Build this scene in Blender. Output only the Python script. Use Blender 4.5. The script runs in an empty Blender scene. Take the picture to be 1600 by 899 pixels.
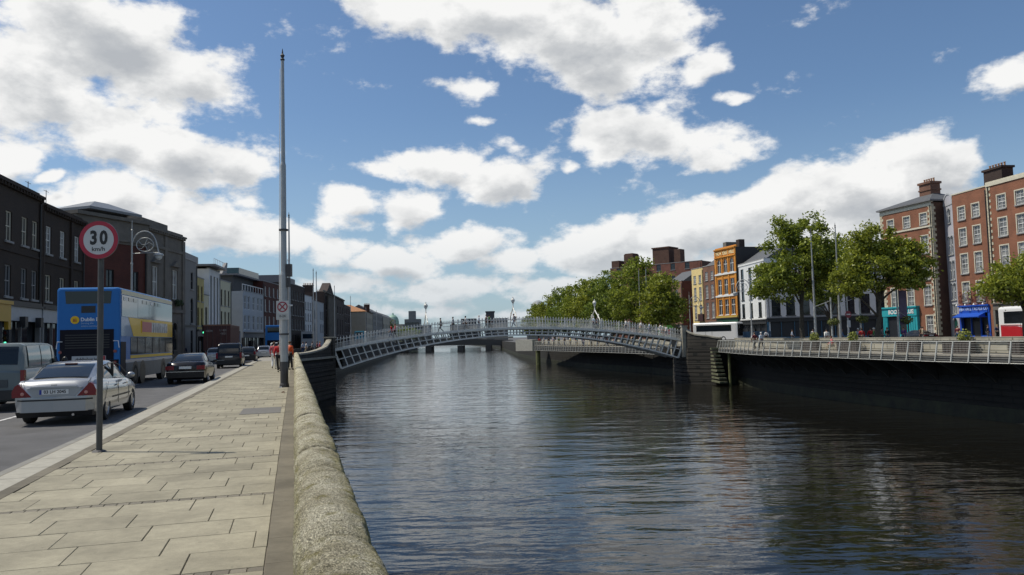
import bpy, bmesh, math, random
from mathutils import Vector, Matrix
random.seed(7)
C = bpy.context.scene
COL = C.collection
PI = math.pi
R = math.radians

# ------------------------------------------------------------------ camera
cam = bpy.data.objects.new('camera', bpy.data.cameras.new('camera'))
COL.objects.link(cam)
cam.data.sensor_width = 36; cam.data.lens = 27.0
cam.data.clip_start = 0.1; cam.data.clip_end = 8000
cam.matrix_world = Matrix.Translation((0, 0, 1.65)) @ Matrix.Rotation(R(93.70), 4, 'X') @ Matrix.Rotation(R(-1.44), 4, 'Z')
C.camera = cam
C.render.resolution_x, C.render.resolution_y = 1024, 575
C.render.engine = 'CYCLES'
C.view_settings.view_transform = 'Standard'; C.view_settings.look = 'None'
C.view_settings.exposure = -0.27; C.view_settings.gamma = 1
C.cycles.max_bounces = 6; C.cycles.transparent_max_bounces = 8
C.cycles.sample_clamp_indirect = 4

# ------------------------------------------------------------------ sun and sky
SUN = Vector((-2.15, 0.42, 3.65)).normalized()
sl = bpy.data.lights.new('sun', 'SUN'); sl.energy = 5.0; sl.angle = R(0.5); sl.color = (1, .93, .80)
so = bpy.data.objects.new('sun', sl); COL.objects.link(so)
so.rotation_euler = SUN.to_track_quat('Z', 'Y').to_euler()
so.location = (0, 0, 60)
W = bpy.data.worlds.new('World'); C.world = W; W.use_nodes = True
WT = W.node_tree; WT.nodes.clear()
def wn(t, tree=WT, **k):
    n = tree.nodes.new(t)
    for a, b in k.items(): setattr(n, a, b)
    return n
# clouds: (azimuth, elevation, half width, half height, tilt, weight), radians
CLOUDS = [(-0.513, 0.351, 0.177, 0.089, 0.0, 1.0),
 (-0.557, 0.291, 0.119, 0.087, 0.0, 1.0),
 (-0.432, 0.314, 0.115, 0.068, 0.0, 1.0),
 (-0.363, 0.335, 0.061, 0.039, 0.349, 0.55),
 (-0.418, 0.386, 0.062, 0.043, 0.0, 0.5),
 (-0.486, 0.24, 0.095, 0.058, 0.0, 0.9),
 (-0.438, 0.226, 0.145, 0.055, -0.14, 1.0),
 (-0.345, 0.221, 0.066, 0.037, 0.0, 0.9),
 (-0.588, 0.202, 0.038, 0.039, 0.0, 0.9),
 (-0.547, 0.193, 0.018, 0.013, 0.0, 0.7),
 (-0.479, 0.175, 0.081, 0.05, 0.0, 1),
 (-0.381, 0.146, 0.113, 0.056, -0.175, 1),
 (-0.299, 0.128, 0.102, 0.04, -0.14, 0.8),
 (-0.337, 0.171, 0.05, 0.026, 0.0, 0.6),
 (-0.213, 0.165, 0.076, 0.041, 0.0, 0.95),
 (-0.127, 0.164, 0.073, 0.039, 0.0, 0.95),
 (-0.089, 0.221, 0.102, 0.042, 0.087, 0.9),
 (-0.013, 0.201, 0.079, 0.051, 0.0, 0.95),
 (-0.172, 0.213, 0.082, 0.015, 0.0, 0.55),
 (-0.002, 0.247, 0.047, 0.021, 0.0, 0.6),
 (-0.143, 0.419, 0.128, 0.042, -0.175, 0.9),
 (-0.025, 0.409, 0.205, 0.061, -0.14, 1),
 (0.085, 0.375, 0.204, 0.079, -0.209, 1),
 (0.134, 0.338, 0.119, 0.055, -0.175, 1),
 (0.194, 0.383, 0.099, 0.073, 0.0, 0.95),
 (0.265, 0.331, 0.052, 0.032, 0.436, 0.75),
 (-0.06, 0.318, 0.051, 0.028, 0.175, 0.6),
 (-0.038, 0.285, 0.035, 0.011, 0.0, 0.45),
 (0.173, 0.258, 0.109, 0.055, -0.087, 0.9),
 (0.197, 0.244, 0.162, 0.044, -0.087, 0.85),
 (0.252, 0.224, 0.07, 0.029, 0.0, 0.8),
 (0.157, 0.279, 0.055, 0.037, 0.0, 0.7),
 (0.286, 0.285, 0.022, 0.01, 0.0, 0.6),
 (0.075, 0.211, 0.017, 0.013, 0.0, 0.5),
 (0.59, 0.27, 0.077, 0.033, 0.087, 0.8),
 (0.608, 0.282, 0.042, 0.023, 0.175, 0.5),
 (0.504, 0.179, 0.089, 0.061, -0.175, 1),
 (0.422, 0.162, 0.132, 0.068, 0.262, 1.05),
 (0.326, 0.144, 0.142, 0.062, 0.262, 1.05),
 (0.232, 0.13, 0.141, 0.059, 0.209, 1),
 (0.126, 0.114, 0.129, 0.046, 0.14, 0.95),
 (0.398, 0.107, 0.238, 0.06, 0.087, 0.9),
 (0.521, 0.13, 0.098, 0.065, 0.0, 0.9),
 (-0.066, 0.12, 0.112, 0.037, 0.0, 0.85),
 (-0.149, 0.096, 0.1, 0.033, 0.0, 0.85),
 (0.001, 0.097, 0.084, 0.032, 0.0, 0.8),
 (-0.237, 0.113, 0.079, 0.031, 0.0, 0.8),
 (-0.198, 0.072, 0.135, 0.024, 0.0, 0.65),
 (-0.083, 0.066, 0.139, 0.024, 0.0, 0.7),
 (0.042, 0.059, 0.112, 0.024, 0.0, 0.7),
 (-0.133, 0.038, 0.165, 0.015, 0.0, 0.5),
 (-0.001, 0.031, 0.168, 0.013, 0.0, 0.5),
 (0.101, 0.094, 0.102, 0.035, 0.0, 0.8),
 (-0.253, 0.052, 0.105, 0.016, 0.0, 0.5),
 (-0.675, 0.259, 0.112, 0.09, 0.0, 0.9),
 (-0.657, 0.145, 0.084, 0.052, 0.0, 0.8),
 (0.662, 0.16, 0.084, 0.052, 0.0, 0.8)]
def cloud_group():
    g = bpy.data.node_groups.new('cloud_field', 'ShaderNodeTree')
    g.interface.new_socket('P', in_out='INPUT', socket_type='NodeSocketVector')
    g.interface.new_socket('D', in_out='INPUT', socket_type='NodeSocketVector')
    g.interface.new_socket('V', in_out='OUTPUT', socket_type='NodeSocketFloat')
    gi = g.nodes.new('NodeGroupInput'); go = g.nodes.new('NodeGroupOutput'); L = g.links.new
    def m(op, a, b=None):
        n = g.nodes.new('ShaderNodeMath'); n.operation = op
        for i, v in enumerate((a, b)):
            if v is None: continue
            if isinstance(v, (int, float)): n.inputs[i].default_value = v
            else: L(v, n.inputs[i])
        return n.outputs[0]
    wz = g.nodes.new('ShaderNodeTexNoise'); wz.inputs['Scale'].default_value = 9; wz.inputs['Detail'].default_value = 3
    L(gi.outputs['D'], wz.inputs['Vector'])
    sub = g.nodes.new('ShaderNodeVectorMath'); sub.operation = 'SUBTRACT'; sub.inputs[1].default_value = (.5, .5, .5); L(wz.outputs['Color'], sub.inputs[0])
    sc = g.nodes.new('ShaderNodeVectorMath'); sc.operation = 'MULTIPLY_ADD'; sc.inputs[1].default_value = (.07, .045, 0)
    L(sub.outputs[0], sc.inputs[0]); L(gi.outputs['P'], sc.inputs[2])
    f = None
    for az, el, rx, ry, rot, wt in CLOUDS:
        mp = g.nodes.new('ShaderNodeMapping'); mp.vector_type = 'TEXTURE'
        mp.inputs['Location'].default_value = (az, el, 0); mp.inputs['Rotation'].default_value = (0, 0, rot)
        mp.inputs['Scale'].default_value = (rx, ry, 1); L(sc.outputs[0], mp.inputs['Vector'])
        gr = g.nodes.new('ShaderNodeTexGradient'); gr.gradient_type = 'SPHERICAL'; L(mp.outputs[0], gr.inputs[0])
        v = m('MULTIPLY', gr.outputs['Fac'], wt)
        f = v if f is None else m('MAXIMUM', f, v)
    # the same kind of broken cumulus everywhere the photograph does not look
    sp = g.nodes.new('ShaderNodeSeparateXYZ'); L(gi.outputs['P'], sp.inputs[0])
    out = m('MAXIMUM', m('SUBTRACT', m('ABSOLUTE', sp.outputs[0]), .62), m('SUBTRACT', sp.outputs[1], .46))
    out = m('MINIMUM', m('MAXIMUM', m('MULTIPLY', out, 8), 0), 1)
    lf = g.nodes.new('ShaderNodeTexNoise'); lf.inputs['Scale'].default_value = 2.6; lf.inputs['Detail'].default_value = 2; L(gi.outputs['D'], lf.inputs['Vector'])
    lo = m('MAXIMUM', m('MULTIPLY', m('SUBTRACT', lf.outputs['Fac'], .54), 5), 0)
    f = m('MAXIMUM', f, m('MULTIPLY', m('MINIMUM', lo, .9), out))
    n1 = g.nodes.new('ShaderNodeTexNoise'); n1.inputs['Scale'].default_value = 16; n1.inputs['Detail'].default_value = 10; n1.inputs['Roughness'].default_value = .60
    L(gi.outputs['D'], n1.inputs['Vector'])
    v = m('ADD', f, m('MULTIPLY', m('SUBTRACT', n1.outputs['Fac'], .5), 1.5))
    L(v, go.inputs[0])
    return g
CG = cloud_group()
def build_world():
    L = WT.links.new
    tc = wn('ShaderNodeTexCoord'); nz = wn('ShaderNodeVectorMath', operation='NORMALIZE'); L(tc.outputs['Generated'], nz.inputs[0])
    sp = wn('ShaderNodeSeparateXYZ'); L(nz.outputs[0], sp.inputs[0])
    az = wn('ShaderNodeMath', operation='ARCTAN2'); L(sp.outputs[0], az.inputs[0]); L(sp.outputs[1], az.inputs[1])
    el = wn('ShaderNodeMath', operation='ARCSINE'); L(sp.outputs[2], el.inputs[0])
    cb = wn('ShaderNodeCombineXYZ'); L(az.outputs[0], cb.inputs[0]); L(el.outputs[0], cb.inputs[1])
    # stretch small detail flatter toward the horizon
    a = wn('ShaderNodeVectorMath', operation='MULTIPLY'); a.inputs[1].default_value = (1, 1, 1.7); L(nz.outputs[0], a.inputs[0])
    g1 = wn('ShaderNodeGroup'); g1.node_tree = CG; L(cb.outputs[0], g1.inputs[0]); L(a.outputs[0], g1.inputs[1])
    o1 = wn('ShaderNodeVectorMath', operation='ADD'); o1.inputs[1].default_value = (-.012, .022, 0); L(cb.outputs[0], o1.inputs[0])
    o2 = wn('ShaderNodeVectorMath', operation='ADD'); o2.inputs[1].default_value = (-.012, 0, .030); L(a.outputs[0], o2.inputs[0])
    g2 = wn('ShaderNodeGroup'); g2.node_tree = CG; L(o1.outputs[0], g2.inputs[0]); L(o2.outputs[0], g2.inputs[1])
    def mr(src, a0, a1, b0, b1, smooth=True):
        n = wn('ShaderNodeMapRange', interpolation_type='SMOOTHSTEP' if smooth else 'LINEAR')
        n.inputs['From Min'].default_value = a0; n.inputs['From Max'].default_value = a1
        n.inputs['To Min'].default_value = b0; n.inputs['To Max'].default_value = b1; L(src, n.inputs['Value']); return n.outputs[0]
    cov = mr(g1.outputs[0], .15, .48, 0, 1)
    sh = mr(g2.outputs[0], .20, 1.25, 1.10, .04)
    nd = wn('ShaderNodeTexNoise'); nd.inputs['Scale'].default_value = 13; nd.inputs['Detail'].default_value = 7; L(a.outputs[0], nd.inputs['Vector'])
    nv = mr(nd.outputs['Fac'], .3, .7, -.30, .34, False)
    s2 = wn('ShaderNodeMath', operation='ADD', use_clamp=True); L(sh, s2.inputs[0]); L(nv, s2.inputs[1])
    cr = wn('ShaderNodeValToRGB'); L(s2.outputs[0], cr.inputs[0])
    cr.color_ramp.elements[0].color = (.56, .59, .63, 1); cr.color_ramp.elements[0].position = 0
    cr.color_ramp.elements[1].color = (1.12, 1.12, 1.11, 1); cr.color_ramp.elements[1].position = 1
    e = cr.color_ramp.elements.new(.42); e.color = (.74, .76, .78, 1)
    sky = wn('ShaderNodeTexSky', sky_type='NISHITA', sun_disc=False)
    sky.sun_elevation = math.asin(SUN.z); sky.sun_rotation = math.atan2(SUN.x, SUN.y)
    sky.altitude = 10; sky.air_density = 1.0; sky.dust_density = .6; sky.ozone_density = 1.6
    st = wn('ShaderNodeVectorMath', operation='SCALE'); st.inputs['Scale'].default_value = SKYK; L(sky.outputs[0], st.inputs[0])
    hz = wn('ShaderNodeMixRGB'); L(mr(el.outputs[0], -.02, .30, .60, 0), hz.inputs[0]); tn = wn('ShaderNodeVectorMath', operation='MULTIPLY'); tn.inputs[1].default_value = (.98, 1.12, 1.24); L(st.outputs[0], tn.inputs[0]); L(tn.outputs[0], hz.inputs[1]); hz.inputs[2].default_value = (.44, .61, .76, 1)
    far = wn('ShaderNodeMixRGB'); L(mr(el.outputs[0], .0, .16, .50, 0), far.inputs[0]); L(cr.outputs[0], far.inputs[1]); far.inputs[2].default_value = (.40, .52, .62, 1)
    mx = wn('ShaderNodeMixRGB'); L(cov, mx.inputs[0]); L(hz.outputs[0], mx.inputs[1]); L(far.outputs[0], mx.inputs[2])
    bs = wn('ShaderNodeVectorMath', operation='SCALE'); bs.inputs['Scale'].default_value = 1 / 0.1; L(mx.outputs[0], bs.inputs[0])
    bg = wn('ShaderNodeBackground'); bg.inputs[1].default_value = 0.1; L(bs.outputs[0], bg.inputs[0])
    ou = wn('ShaderNodeOutputWorld'); L(bg.outputs[0], ou.inputs[0])
SKYK = 0.10
build_world()
W.cycles.sampling_method = 'MANUAL'; W.cycles.sample_map_resolution = 512

# ------------------------------------------------------------------ materials
MATS = {}
def mat(name, col=(.5, .5, .5), rough=.6, rnd=False, metal=0, var=.12, nscale=3., bump=0, bscale=30., coat=0, emit=0, spec=.5, stretch=(1, 1, 1), dirt=None, alpha=None, trans=0):
    if name in MATS: return MATS[name]
    m = bpy.data.materials.new(name); m.use_nodes = True; t = m.node_tree; b = t.nodes['Principled BSDF']; L = t.links.new
    b.inputs['Roughness'].default_value = rough; b.inputs['Metallic'].default_value = metal
    b.inputs['Coat Weight'].default_value = coat; b.inputs['Specular IOR Level'].default_value = spec
    m.diffuse_color = (*col, 1)
    tc = t.nodes.new('ShaderNodeTexCoord'); mp = t.nodes.new('ShaderNodeMapping'); mp.inputs['Scale'].default_value = stretch
    L(tc.outputs['Object'], mp.inputs[0])
    if rnd:
        oi = t.nodes.new('ShaderNodeObjectInfo'); sm = t.nodes.new('ShaderNodeMath'); sm.operation = 'MULTIPLY'; sm.inputs[1].default_value = 57; L(oi.outputs['Random'], sm.inputs[0]); L(sm.outputs[0], mp.inputs['Location'])
    if var:
        n = t.nodes.new('ShaderNodeTexNoise'); n.inputs['Scale'].default_value = nscale; n.inputs['Detail'].default_value = 5; n.inputs['Roughness'].default_value = .6
        L(mp.outputs[0], n.inputs['Vector'])
        r = t.nodes.new('ShaderNodeValToRGB'); L(n.outputs['Fac'], r.inputs[0])
        r.color_ramp.elements[0].position = .3; r.color_ramp.elements[1].position = .72
        r.color_ramp.elements[0].color = (*[c * (1 - var) for c in (dirt or col)], 1) if not dirt else (*dirt, 1)
        r.color_ramp.elements[1].color = (*[min(1, c * (1 + var)) for c in col], 1)
        L(r.outputs[0], b.inputs['Base Color'])
    else: b.inputs['Base Color'].default_value = (*col, 1)
    if bump:
        n2 = t.nodes.new('ShaderNodeTexNoise'); n2.inputs['Scale'].default_value = bscale; n2.inputs['Detail'].default_value = 6
        L(mp.outputs[0], n2.inputs['Vector'])
        bp = t.nodes.new('ShaderNodeBump'); bp.inputs['Strength'].default_value = bump; bp.inputs['Distance'].default_value = .02
        L(n2.outputs['Fac'], bp.inputs['Height']); L(bp.outputs[0], b.inputs['Normal'])
    if emit: b.inputs['Emission Color'].default_value = (*col, 1); b.inputs['Emission Strength'].default_value = emit
    MATS[name] = m; return m
def brickmat(name, c1, c2, mortar, w=.225, h=.075, bump=.4):
    if name in MATS: return MATS[name]
    m = mat(name, c1); t = m.node_tree; b = t.nodes['Principled BSDF']; L = t.links.new
    tc = t.nodes.new('ShaderNodeTexCoord'); s = t.nodes.new('ShaderNodeSeparateXYZ'); L(tc.outputs['Object'], s.inputs[0])
    ad = t.nodes.new('ShaderNodeMath'); ad.operation = 'ADD'; L(s.outputs[0], ad.inputs[0]); L(s.outputs[1], ad.inputs[1])
    c = t.nodes.new('ShaderNodeCombineXYZ'); L(ad.outputs[0], c.inputs[0]); L(s.outputs[2], c.inputs[1])
    br = t.nodes.new('ShaderNodeTexBrick'); L(c.outputs[0], br.inputs['Vector'])
    br.inputs['Color1'].default_value = (*c1, 1); br.inputs['Color2'].default_value = (*c2, 1); br.inputs['Mortar'].default_value = (*mortar, 1)
    br.inputs['Scale'].default_value = 1; br.inputs['Brick Width'].default_value = w; br.inputs['Row Height'].default_value = h; br.inputs['Mortar Size'].default_value = h * .12
    n = t.nodes.new('ShaderNodeTexNoise'); n.inputs['Scale'].default_value = .6; n.inputs['Detail'].default_value = 6; L(tc.outputs['Object'], n.inputs['Vector'])
    r = t.nodes.new('ShaderNodeMapRange'); r.inputs['From Min'].default_value = .3; r.inputs['From Max'].default_value = .7; r.inputs['To Min'].default_value = .72; r.inputs['To Max'].default_value = 1.15; L(n.outputs['Fac'], r.inputs['Value'])
    v = t.nodes.new('ShaderNodeVectorMath'); v.operation = 'SCALE'; L(br.outputs['Color'], v.inputs[0]); L(r.outputs[0], v.inputs['Scale'])
    L(v.outputs[0], b.inputs['Base Color'])
    bp = t.nodes.new('ShaderNodeBump'); bp.inputs['Strength'].default_value = bump; bp.inputs['Distance'].default_value = .01; L(br.outputs['Fac'], bp.inputs['Height']); bp.invert = True; L(bp.outputs[0], b.inputs['Normal'])
    b.inputs['Roughness'].default_value = .85
    return m

# ------------------------------------------------------------------ mesh helpers
class MB:
    def __init__(s): s.v = []; s.f = []; s.m = []
    def face(s, pts, m=0):
        n = len(s.v); s.v += [tuple(p) for p in pts]; s.f.append(tuple(range(n, n + len(pts)))); s.m.append(m); return s
    def box(s, x0, x1, y0, y1, z0, z1, m=0):
        n = len(s.v)
        s.v += [(x0, y0, z0), (x1, y0, z0), (x1, y1, z0), (x0, y1, z0), (x0, y0, z1), (x1, y0, z1), (x1, y1, z1), (x0, y1, z1)]
        for q in ((0, 3, 2, 1), (4, 5, 6, 7), (0, 1, 5, 4), (1, 2, 6, 5), (2, 3, 7, 6), (3, 0, 4, 7)): s.f.append(tuple(n + i for i in q)); s.m.append(m)
        return s
    def prism(s, pts, d, m=0):   # polygon pts (3d, planar) extruded by vector d
        k = len(pts); n = len(s.v); d = Vector(d)
        s.v += [tuple(p) for p in pts] + [tuple(Vector(p) + d) for p in pts]
        s.f.append(tuple(range(n, n + k))[::-1]); s.m.append(m); s.f.append(tuple(range(n + k, n + 2 * k))); s.m.append(m)
        for i in range(k): j = (i + 1) % k; s.f.append((n + i, n + j, n + k + j, n + k + i)); s.m.append(m)
        return s
    def loft(s, rings, m=0, closed=True, caps=True):
        k = len(rings[0]); n = len(s.v)
        for r in rings: s.v += [tuple(p) for p in r]
        for a in range(len(rings) - 1):
            for i in range(k if closed else k - 1):
                j = (i + 1) % k; s.f.append((n + a * k + i, n + a * k + j, n + (a + 1) * k + j, n + (a + 1) * k + i)); s.m.append(m)
        if caps and closed:
            s.f.append(tuple(n + i for i in range(k))[::-1]); s.m.append(m)
            e = n + (len(rings) - 1) * k; s.f.append(tuple(e + i for i in range(k))); s.m.append(m)
        return s
    def tube(s, pts, rad, n=8, m=0):
        pts = [Vector(p) for p in pts]; rings = []
        if isinstance(rad, (int, float)): rad = [rad] * len(pts)
        for i, p in enumerate(pts):
            d = (pts[min(i + 1, len(pts) - 1)] - pts[max(i - 1, 0)]).normalized()
            a = d.orthogonal().normalized() if i == 0 else (a - d * a.dot(d)).normalized()
            b = d.cross(a)
            rings.append([p + (a * math.cos(t * 2 * PI / n) + b * math.sin(t * 2 * PI / n)) * rad[i] for t in range(n)])
        return s.loft(rings, m)
    def lathe(s, prof, n=16, c=(0, 0, 0), m=0, axis='z', caps=True):
        rings = []
        for r, z in prof:
            q = []
            for i in range(n):
                x, y = r * math.cos(i * 2 * PI / n), r * math.sin(i * 2 * PI / n)
                q.append((c[0] + x, c[1] + y, c[2] + z) if axis == 'z' else (c[0] + z, c[1] + x, c[2] + y) if axis == 'x' else (c[0] + y, c[1] + z, c[2] + x))
            rings.append(q)
        return s.loft(rings, m, caps=caps)
    def ball(s, c, r, n=10, k=6, m=0):
        rx, ry, rz = (r, r, r) if isinstance(r, (int, float)) else r
        rings = []
        for j in range(k + 1):
            a = -PI / 2 + PI * j / k; q = max(math.cos(a), .02)
            rings.append([(c[0] + rx * q * math.cos(i * 2 * PI / n), c[1] + ry * q * math.sin(i * 2 * PI / n), c[2] + rz * math.sin(a)) for i in range(n)])
        return s.loft(rings, m)
    def mesh(s, name, mats, smooth=False):
        me = bpy.data.meshes.new(name); me.from_pydata(s.v, [], s.f)
        for x in (mats if isinstance(mats, (list, tuple)) else [mats]): me.materials.append(x)
        if len(me.materials) > 1: me.polygons.foreach_set('material_index', s.m)
        if smooth: me.polygons.foreach_set('use_smooth', [True] * len(me.polygons))
        me.update(); return me
    def build(s, name, mats, parent=None, loc=None, rz=0, smooth=False):
        return obj(name, s.mesh(name, mats, smooth), parent, loc, rz)
def obj(name, me, parent=None, loc=None, rz=0, sc=None):
    o = bpy.data.objects.new(name, me); COL.objects.link(o); o.parent = parent
    if loc is not None: o.location = loc
    if rz: o.rotation_euler = (0, 0, rz)
    if sc: o.scale = sc
    return o
def tag(o, label, cat, group=None):
    o['label'] = label; o['category'] = cat
    if group: o['group'] = group
    return o
def thing(name, label, cat, loc=(0, 0, 0), rz=0, group=None):
    return tag(obj(name, None, None, loc, rz), label, cat, group)
def struct(o, kind='structure'): o['kind'] = kind; return o
def copy_tree(o, parent=None):
    c = o.copy(); COL.objects.link(c); c.parent = parent
    for ch in list(o.children): copy_tree(ch, c)
    return c
def text_mesh(s, size, mats, ext=.004, bold=0, sx=1, align='CENTER', name='lettering'):
    cu = bpy.data.curves.new('t', 'FONT'); cu.body = s; cu.size = size; cu.extrude = ext; cu.offset = bold; cu.align_x = align; cu.align_y = 'CENTER'; cu.resolution_u = 3
    o = bpy.data.objects.new('t', cu); COL.objects.link(o)
    dg = bpy.context.evaluated_depsgraph_get(); me = bpy.data.meshes.new_from_object(o.evaluated_get(dg))
    bpy.data.objects.remove(o); me.name = name
    for v in me.vertices: v.co = (v.co.x * sx, -v.co.z, v.co.y)      # upright, facing -y
    me.materials.clear(); me.materials.append(mats); return me
def apply_mods(o):
    dg = bpy.context.evaluated_depsgraph_get(); me = bpy.data.meshes.new_from_object(o.evaluated_get(dg)); o.modifiers.clear(); me.name = o.data.name; o.data = me
def lerp(a, b, t): return a + (b - a) * t
def interp(keys, y):
    if y <= keys[0][0]: return keys[0][1:]
    for a, b in zip(keys, keys[1:]):
        if y <= b[0]:
            t = (y - a[0]) / (b[0] - a[0]); return tuple(lerp(p, q, t) for p, q in zip(a[1:], b[1:]))
    return keys[-1][1:]

# near quay frame: the street runs along QU, the river lies to the right (QV)
QU = Vector((-.2741, .9617, 0)); QV = Vector((.9617, .2741, 0)); QA = math.atan2(.2741, .9617)
def Q(o, s, z=0): v = QU * s + QV * o; return (v.x, v.y, z)
WATER = -4.5
C.cycles.use_denoising = True

# ------------------------------------------------------------------ bank lines (metres, x right, y along the view)
LB = [Q(.41, -30)[:2], Q(.41, 0)[:2], Q(.41, 77)[:2], (-20.1, 86), (-20.6, 88), (-27.0, 92), (-30, 115), (-35.5, 150), (-43.5, 243), (-54, 350), (-66, 520), (-110, 900)]
RB = [(43, -30), (40, 0), (35.5, 30), (32.6, 43), (30.4, 52), (28.2, 65), (26.9, 72), (26.2, 80), (26.3, 91.2), (24.5, 91.4), (21.4, 94.0), (20.9, 99), (24.0, 104), (21.5, 120), (14.0, 142), (7.6, 178), (1.5, 250), (-5, 380), (-14, 520), (-60, 900)]
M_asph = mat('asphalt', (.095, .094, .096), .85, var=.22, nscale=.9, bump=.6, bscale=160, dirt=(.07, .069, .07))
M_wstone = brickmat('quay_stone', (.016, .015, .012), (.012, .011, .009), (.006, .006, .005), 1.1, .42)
M_slab = mat('slab', (.275, .252, .19), .8, var=.1, nscale=2.2, bump=.25, bscale=120)
M_gran = mat('granite_kerb', (.33, .315, .265), .8, var=.14, nscale=6, bump=.3, bscale=90)
M_strip = mat('brown_sett', (.175, .153, .118), .85, var=.16, nscale=9, bump=.4, bscale=60)
M_joint = mat('joint', (.15, .132, .10), .9)
M_pave = mat('far_paving', (.27, .255, .22), .85, var=.12, nscale=.8)

def sheet(name, pts, z, m, flip=False):
    mb = MB(); mb.face([(p[0], p[1], z) for p in pts]); o = mb.build(name, m)
    bm = bmesh.new(); bm.from_mesh(o.data); bmesh.ops.recalc_face_normals(bm, faces=bm.faces)
    for f in bm.faces:
        if f.normal.z < 0: f.normal_flip()
    bmesh.ops.triangulate(bm, faces=bm.faces); bm.to_mesh(o.data); bm.free(); return struct(o)
sheet('ground', LB + [(-900, 3500), (-3000, 3500), (-3000, -400), (40, -400)][:3] + [(-3000, -60), (LB[0][0], -60)], -.12, M_asph)
sheet('ground', RB[::-1] + [(38, -60), (3000, -60), (3000, 3500), (-200, 3500)], -.12, M_asph)
sheet('ground', [(-900, 3500), (-200, 3500), (-60, 900), (-110, 900)], -.124, M_asph)

# river
def water():
    m = bpy.data.materials.new('river_water'); m.use_nodes = True; t = m.node_tree; b = t.nodes['Principled BSDF']; L = t.links.new
    b.inputs['Base Color'].default_value = (.008, .0075, .0055, 1); b.inputs['Roughness'].default_value = .05; b.inputs['IOR'].default_value = 1.33
    tc = t.nodes.new('ShaderNodeTexCoord')
    def nz(sc, scale, det, rough=.55, rot=0, dist=0):
        mp = t.nodes.new('ShaderNodeMapping'); mp.inputs['Scale'].default_value = sc; mp.inputs['Rotation'].default_value = (0, 0, rot); L(tc.outputs['Object'], mp.inputs[0])
        n = t.nodes.new('ShaderNodeTexNoise'); n.inputs['Scale'].default_value = scale; n.inputs['Detail'].default_value = det; n.inputs['Roughness'].default_value = rough; n.inputs['Distortion'].default_value = dist
        L(mp.outputs[0], n.inputs['Vector']); return n.outputs['Fac']
    def bump(h, dist, strg, prev=None):
        bp = t.nodes.new('ShaderNodeBump'); bp.inputs['Distance'].default_value = dist; L(h, bp.inputs['Height'])
        if isinstance(strg, float): bp.inputs['Strength'].default_value = strg
        else: L(strg, bp.inputs['Strength'])
        if prev: L(prev, bp.inputs['Normal'])
        return bp.outputs[0]
    big = nz((.4, 1, 1), .5, 3, rot=.08); mid = nz((.5, 1, 1), 1.5, 3, .5, .12, .6); fine = nz((.6, 1, 1), 6, 3, .55, -.1)
    # calm and ruffled patches of the surface
    pat = nz((.5, .25, 1), .16, 3, rot=.2)
    mr = t.nodes.new('ShaderNodeMapRange'); mr.inputs['From Min'].default_value = .42; mr.inputs['From Max'].default_value = .62; mr.inputs['To Min'].default_value = .38; mr.inputs['To Max'].default_value = 1; L(pat, mr.inputs['Value'])
    n = bump(big, .24, .5); n = bump(mid, .055, .45, n); n = bump(fine, .009, mr.outputs[0], n)
    L(n, b.inputs['Normal'])
    mb = MB(); mb.face([(-400, -150, WATER), (150, -150, WATER), (150, 1300, WATER), (-400, 1300, WATER)])
    return struct(mb.build('river', m))
water()

# quay walls, one thing each; the stone of the wall face is laid in courses
def wallstrip(mb, path, z0, z1, m=0):
    u = 0
    for a, b in zip(path, path[1:]): mb.face([(a[0], a[1], z0), (b[0], b[1], z0), (b[0], b[1], z1), (a[0], a[1], z1)], m)
def offset(path, d):
    out = []
    for i, p in enumerate(path):
        a = Vector(path[max(i - 1, 0)]); b = Vector(path[min(i + 1, len(path) - 1)]); t = (b - a).normalized(); out.append((p[0] + t.y * d, p[1] - t.x * d))
    return out
def ribbon(mb, path, d0, d1, z0, z1, m=0):
    a, b = offset(path, d0), offset(path, d1)
    mb.loft([[(p[0], p[1], z0), (q[0], q[1], z0), (q[0], q[1], z1), (p[0], p[1], z1)] for p, q in zip(a, b)], m)
M_alg = mat('weedy_stone', (.022, .026, .012), .7, var=.4, nscale=1.2, dirt=(.008, .009, .006), bump=.5, bscale=8)
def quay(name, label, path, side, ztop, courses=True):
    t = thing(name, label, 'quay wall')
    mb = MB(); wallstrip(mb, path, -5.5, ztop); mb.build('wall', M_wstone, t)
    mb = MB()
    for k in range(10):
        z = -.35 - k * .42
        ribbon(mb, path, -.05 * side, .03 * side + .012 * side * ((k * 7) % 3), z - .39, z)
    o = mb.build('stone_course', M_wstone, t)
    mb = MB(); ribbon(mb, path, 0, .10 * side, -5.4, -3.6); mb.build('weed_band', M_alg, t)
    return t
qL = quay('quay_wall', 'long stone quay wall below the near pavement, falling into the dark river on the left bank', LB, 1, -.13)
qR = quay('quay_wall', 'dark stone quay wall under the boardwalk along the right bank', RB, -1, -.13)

# near pavement --------------------------------------------------------
def qface(mb, o0, o1, s0, s1, z, m=0): mb.face([Q(o0, s0, z), Q(o1, s0, z), Q(o1, s1, z), Q(o0, s1, z)], m)
def qbox(mb, o0, o1, s0, s1, z0, z1, m=0):
    n = len(mb.v)
    mb.v += [Q(o0, s0, z0), Q(o1, s0, z0), Q(o1, s1, z0), Q(o0, s1, z0), Q(o0, s0, z1), Q(o1, s0, z1), Q(o1, s1, z1), Q(o0, s1, z1)]
    for q in ((0, 3, 2, 1), (4, 5, 6, 7), (0, 1, 5, 4), (1, 2, 6, 5), (2, 3, 7, 6), (3, 0, 4, 7)): mb.f.append(tuple(n + i for i in q)); mb.m.append(m)
PAVE_END = 76
mb = MB(); qbox(mb, -3.75, 0, -8, PAVE_END, -.2, -.012); pav = struct(mb.build('pavement', M_joint))
sl_o0, sl_o1 = -3.14, -.22
slab_mb = MB()
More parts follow.
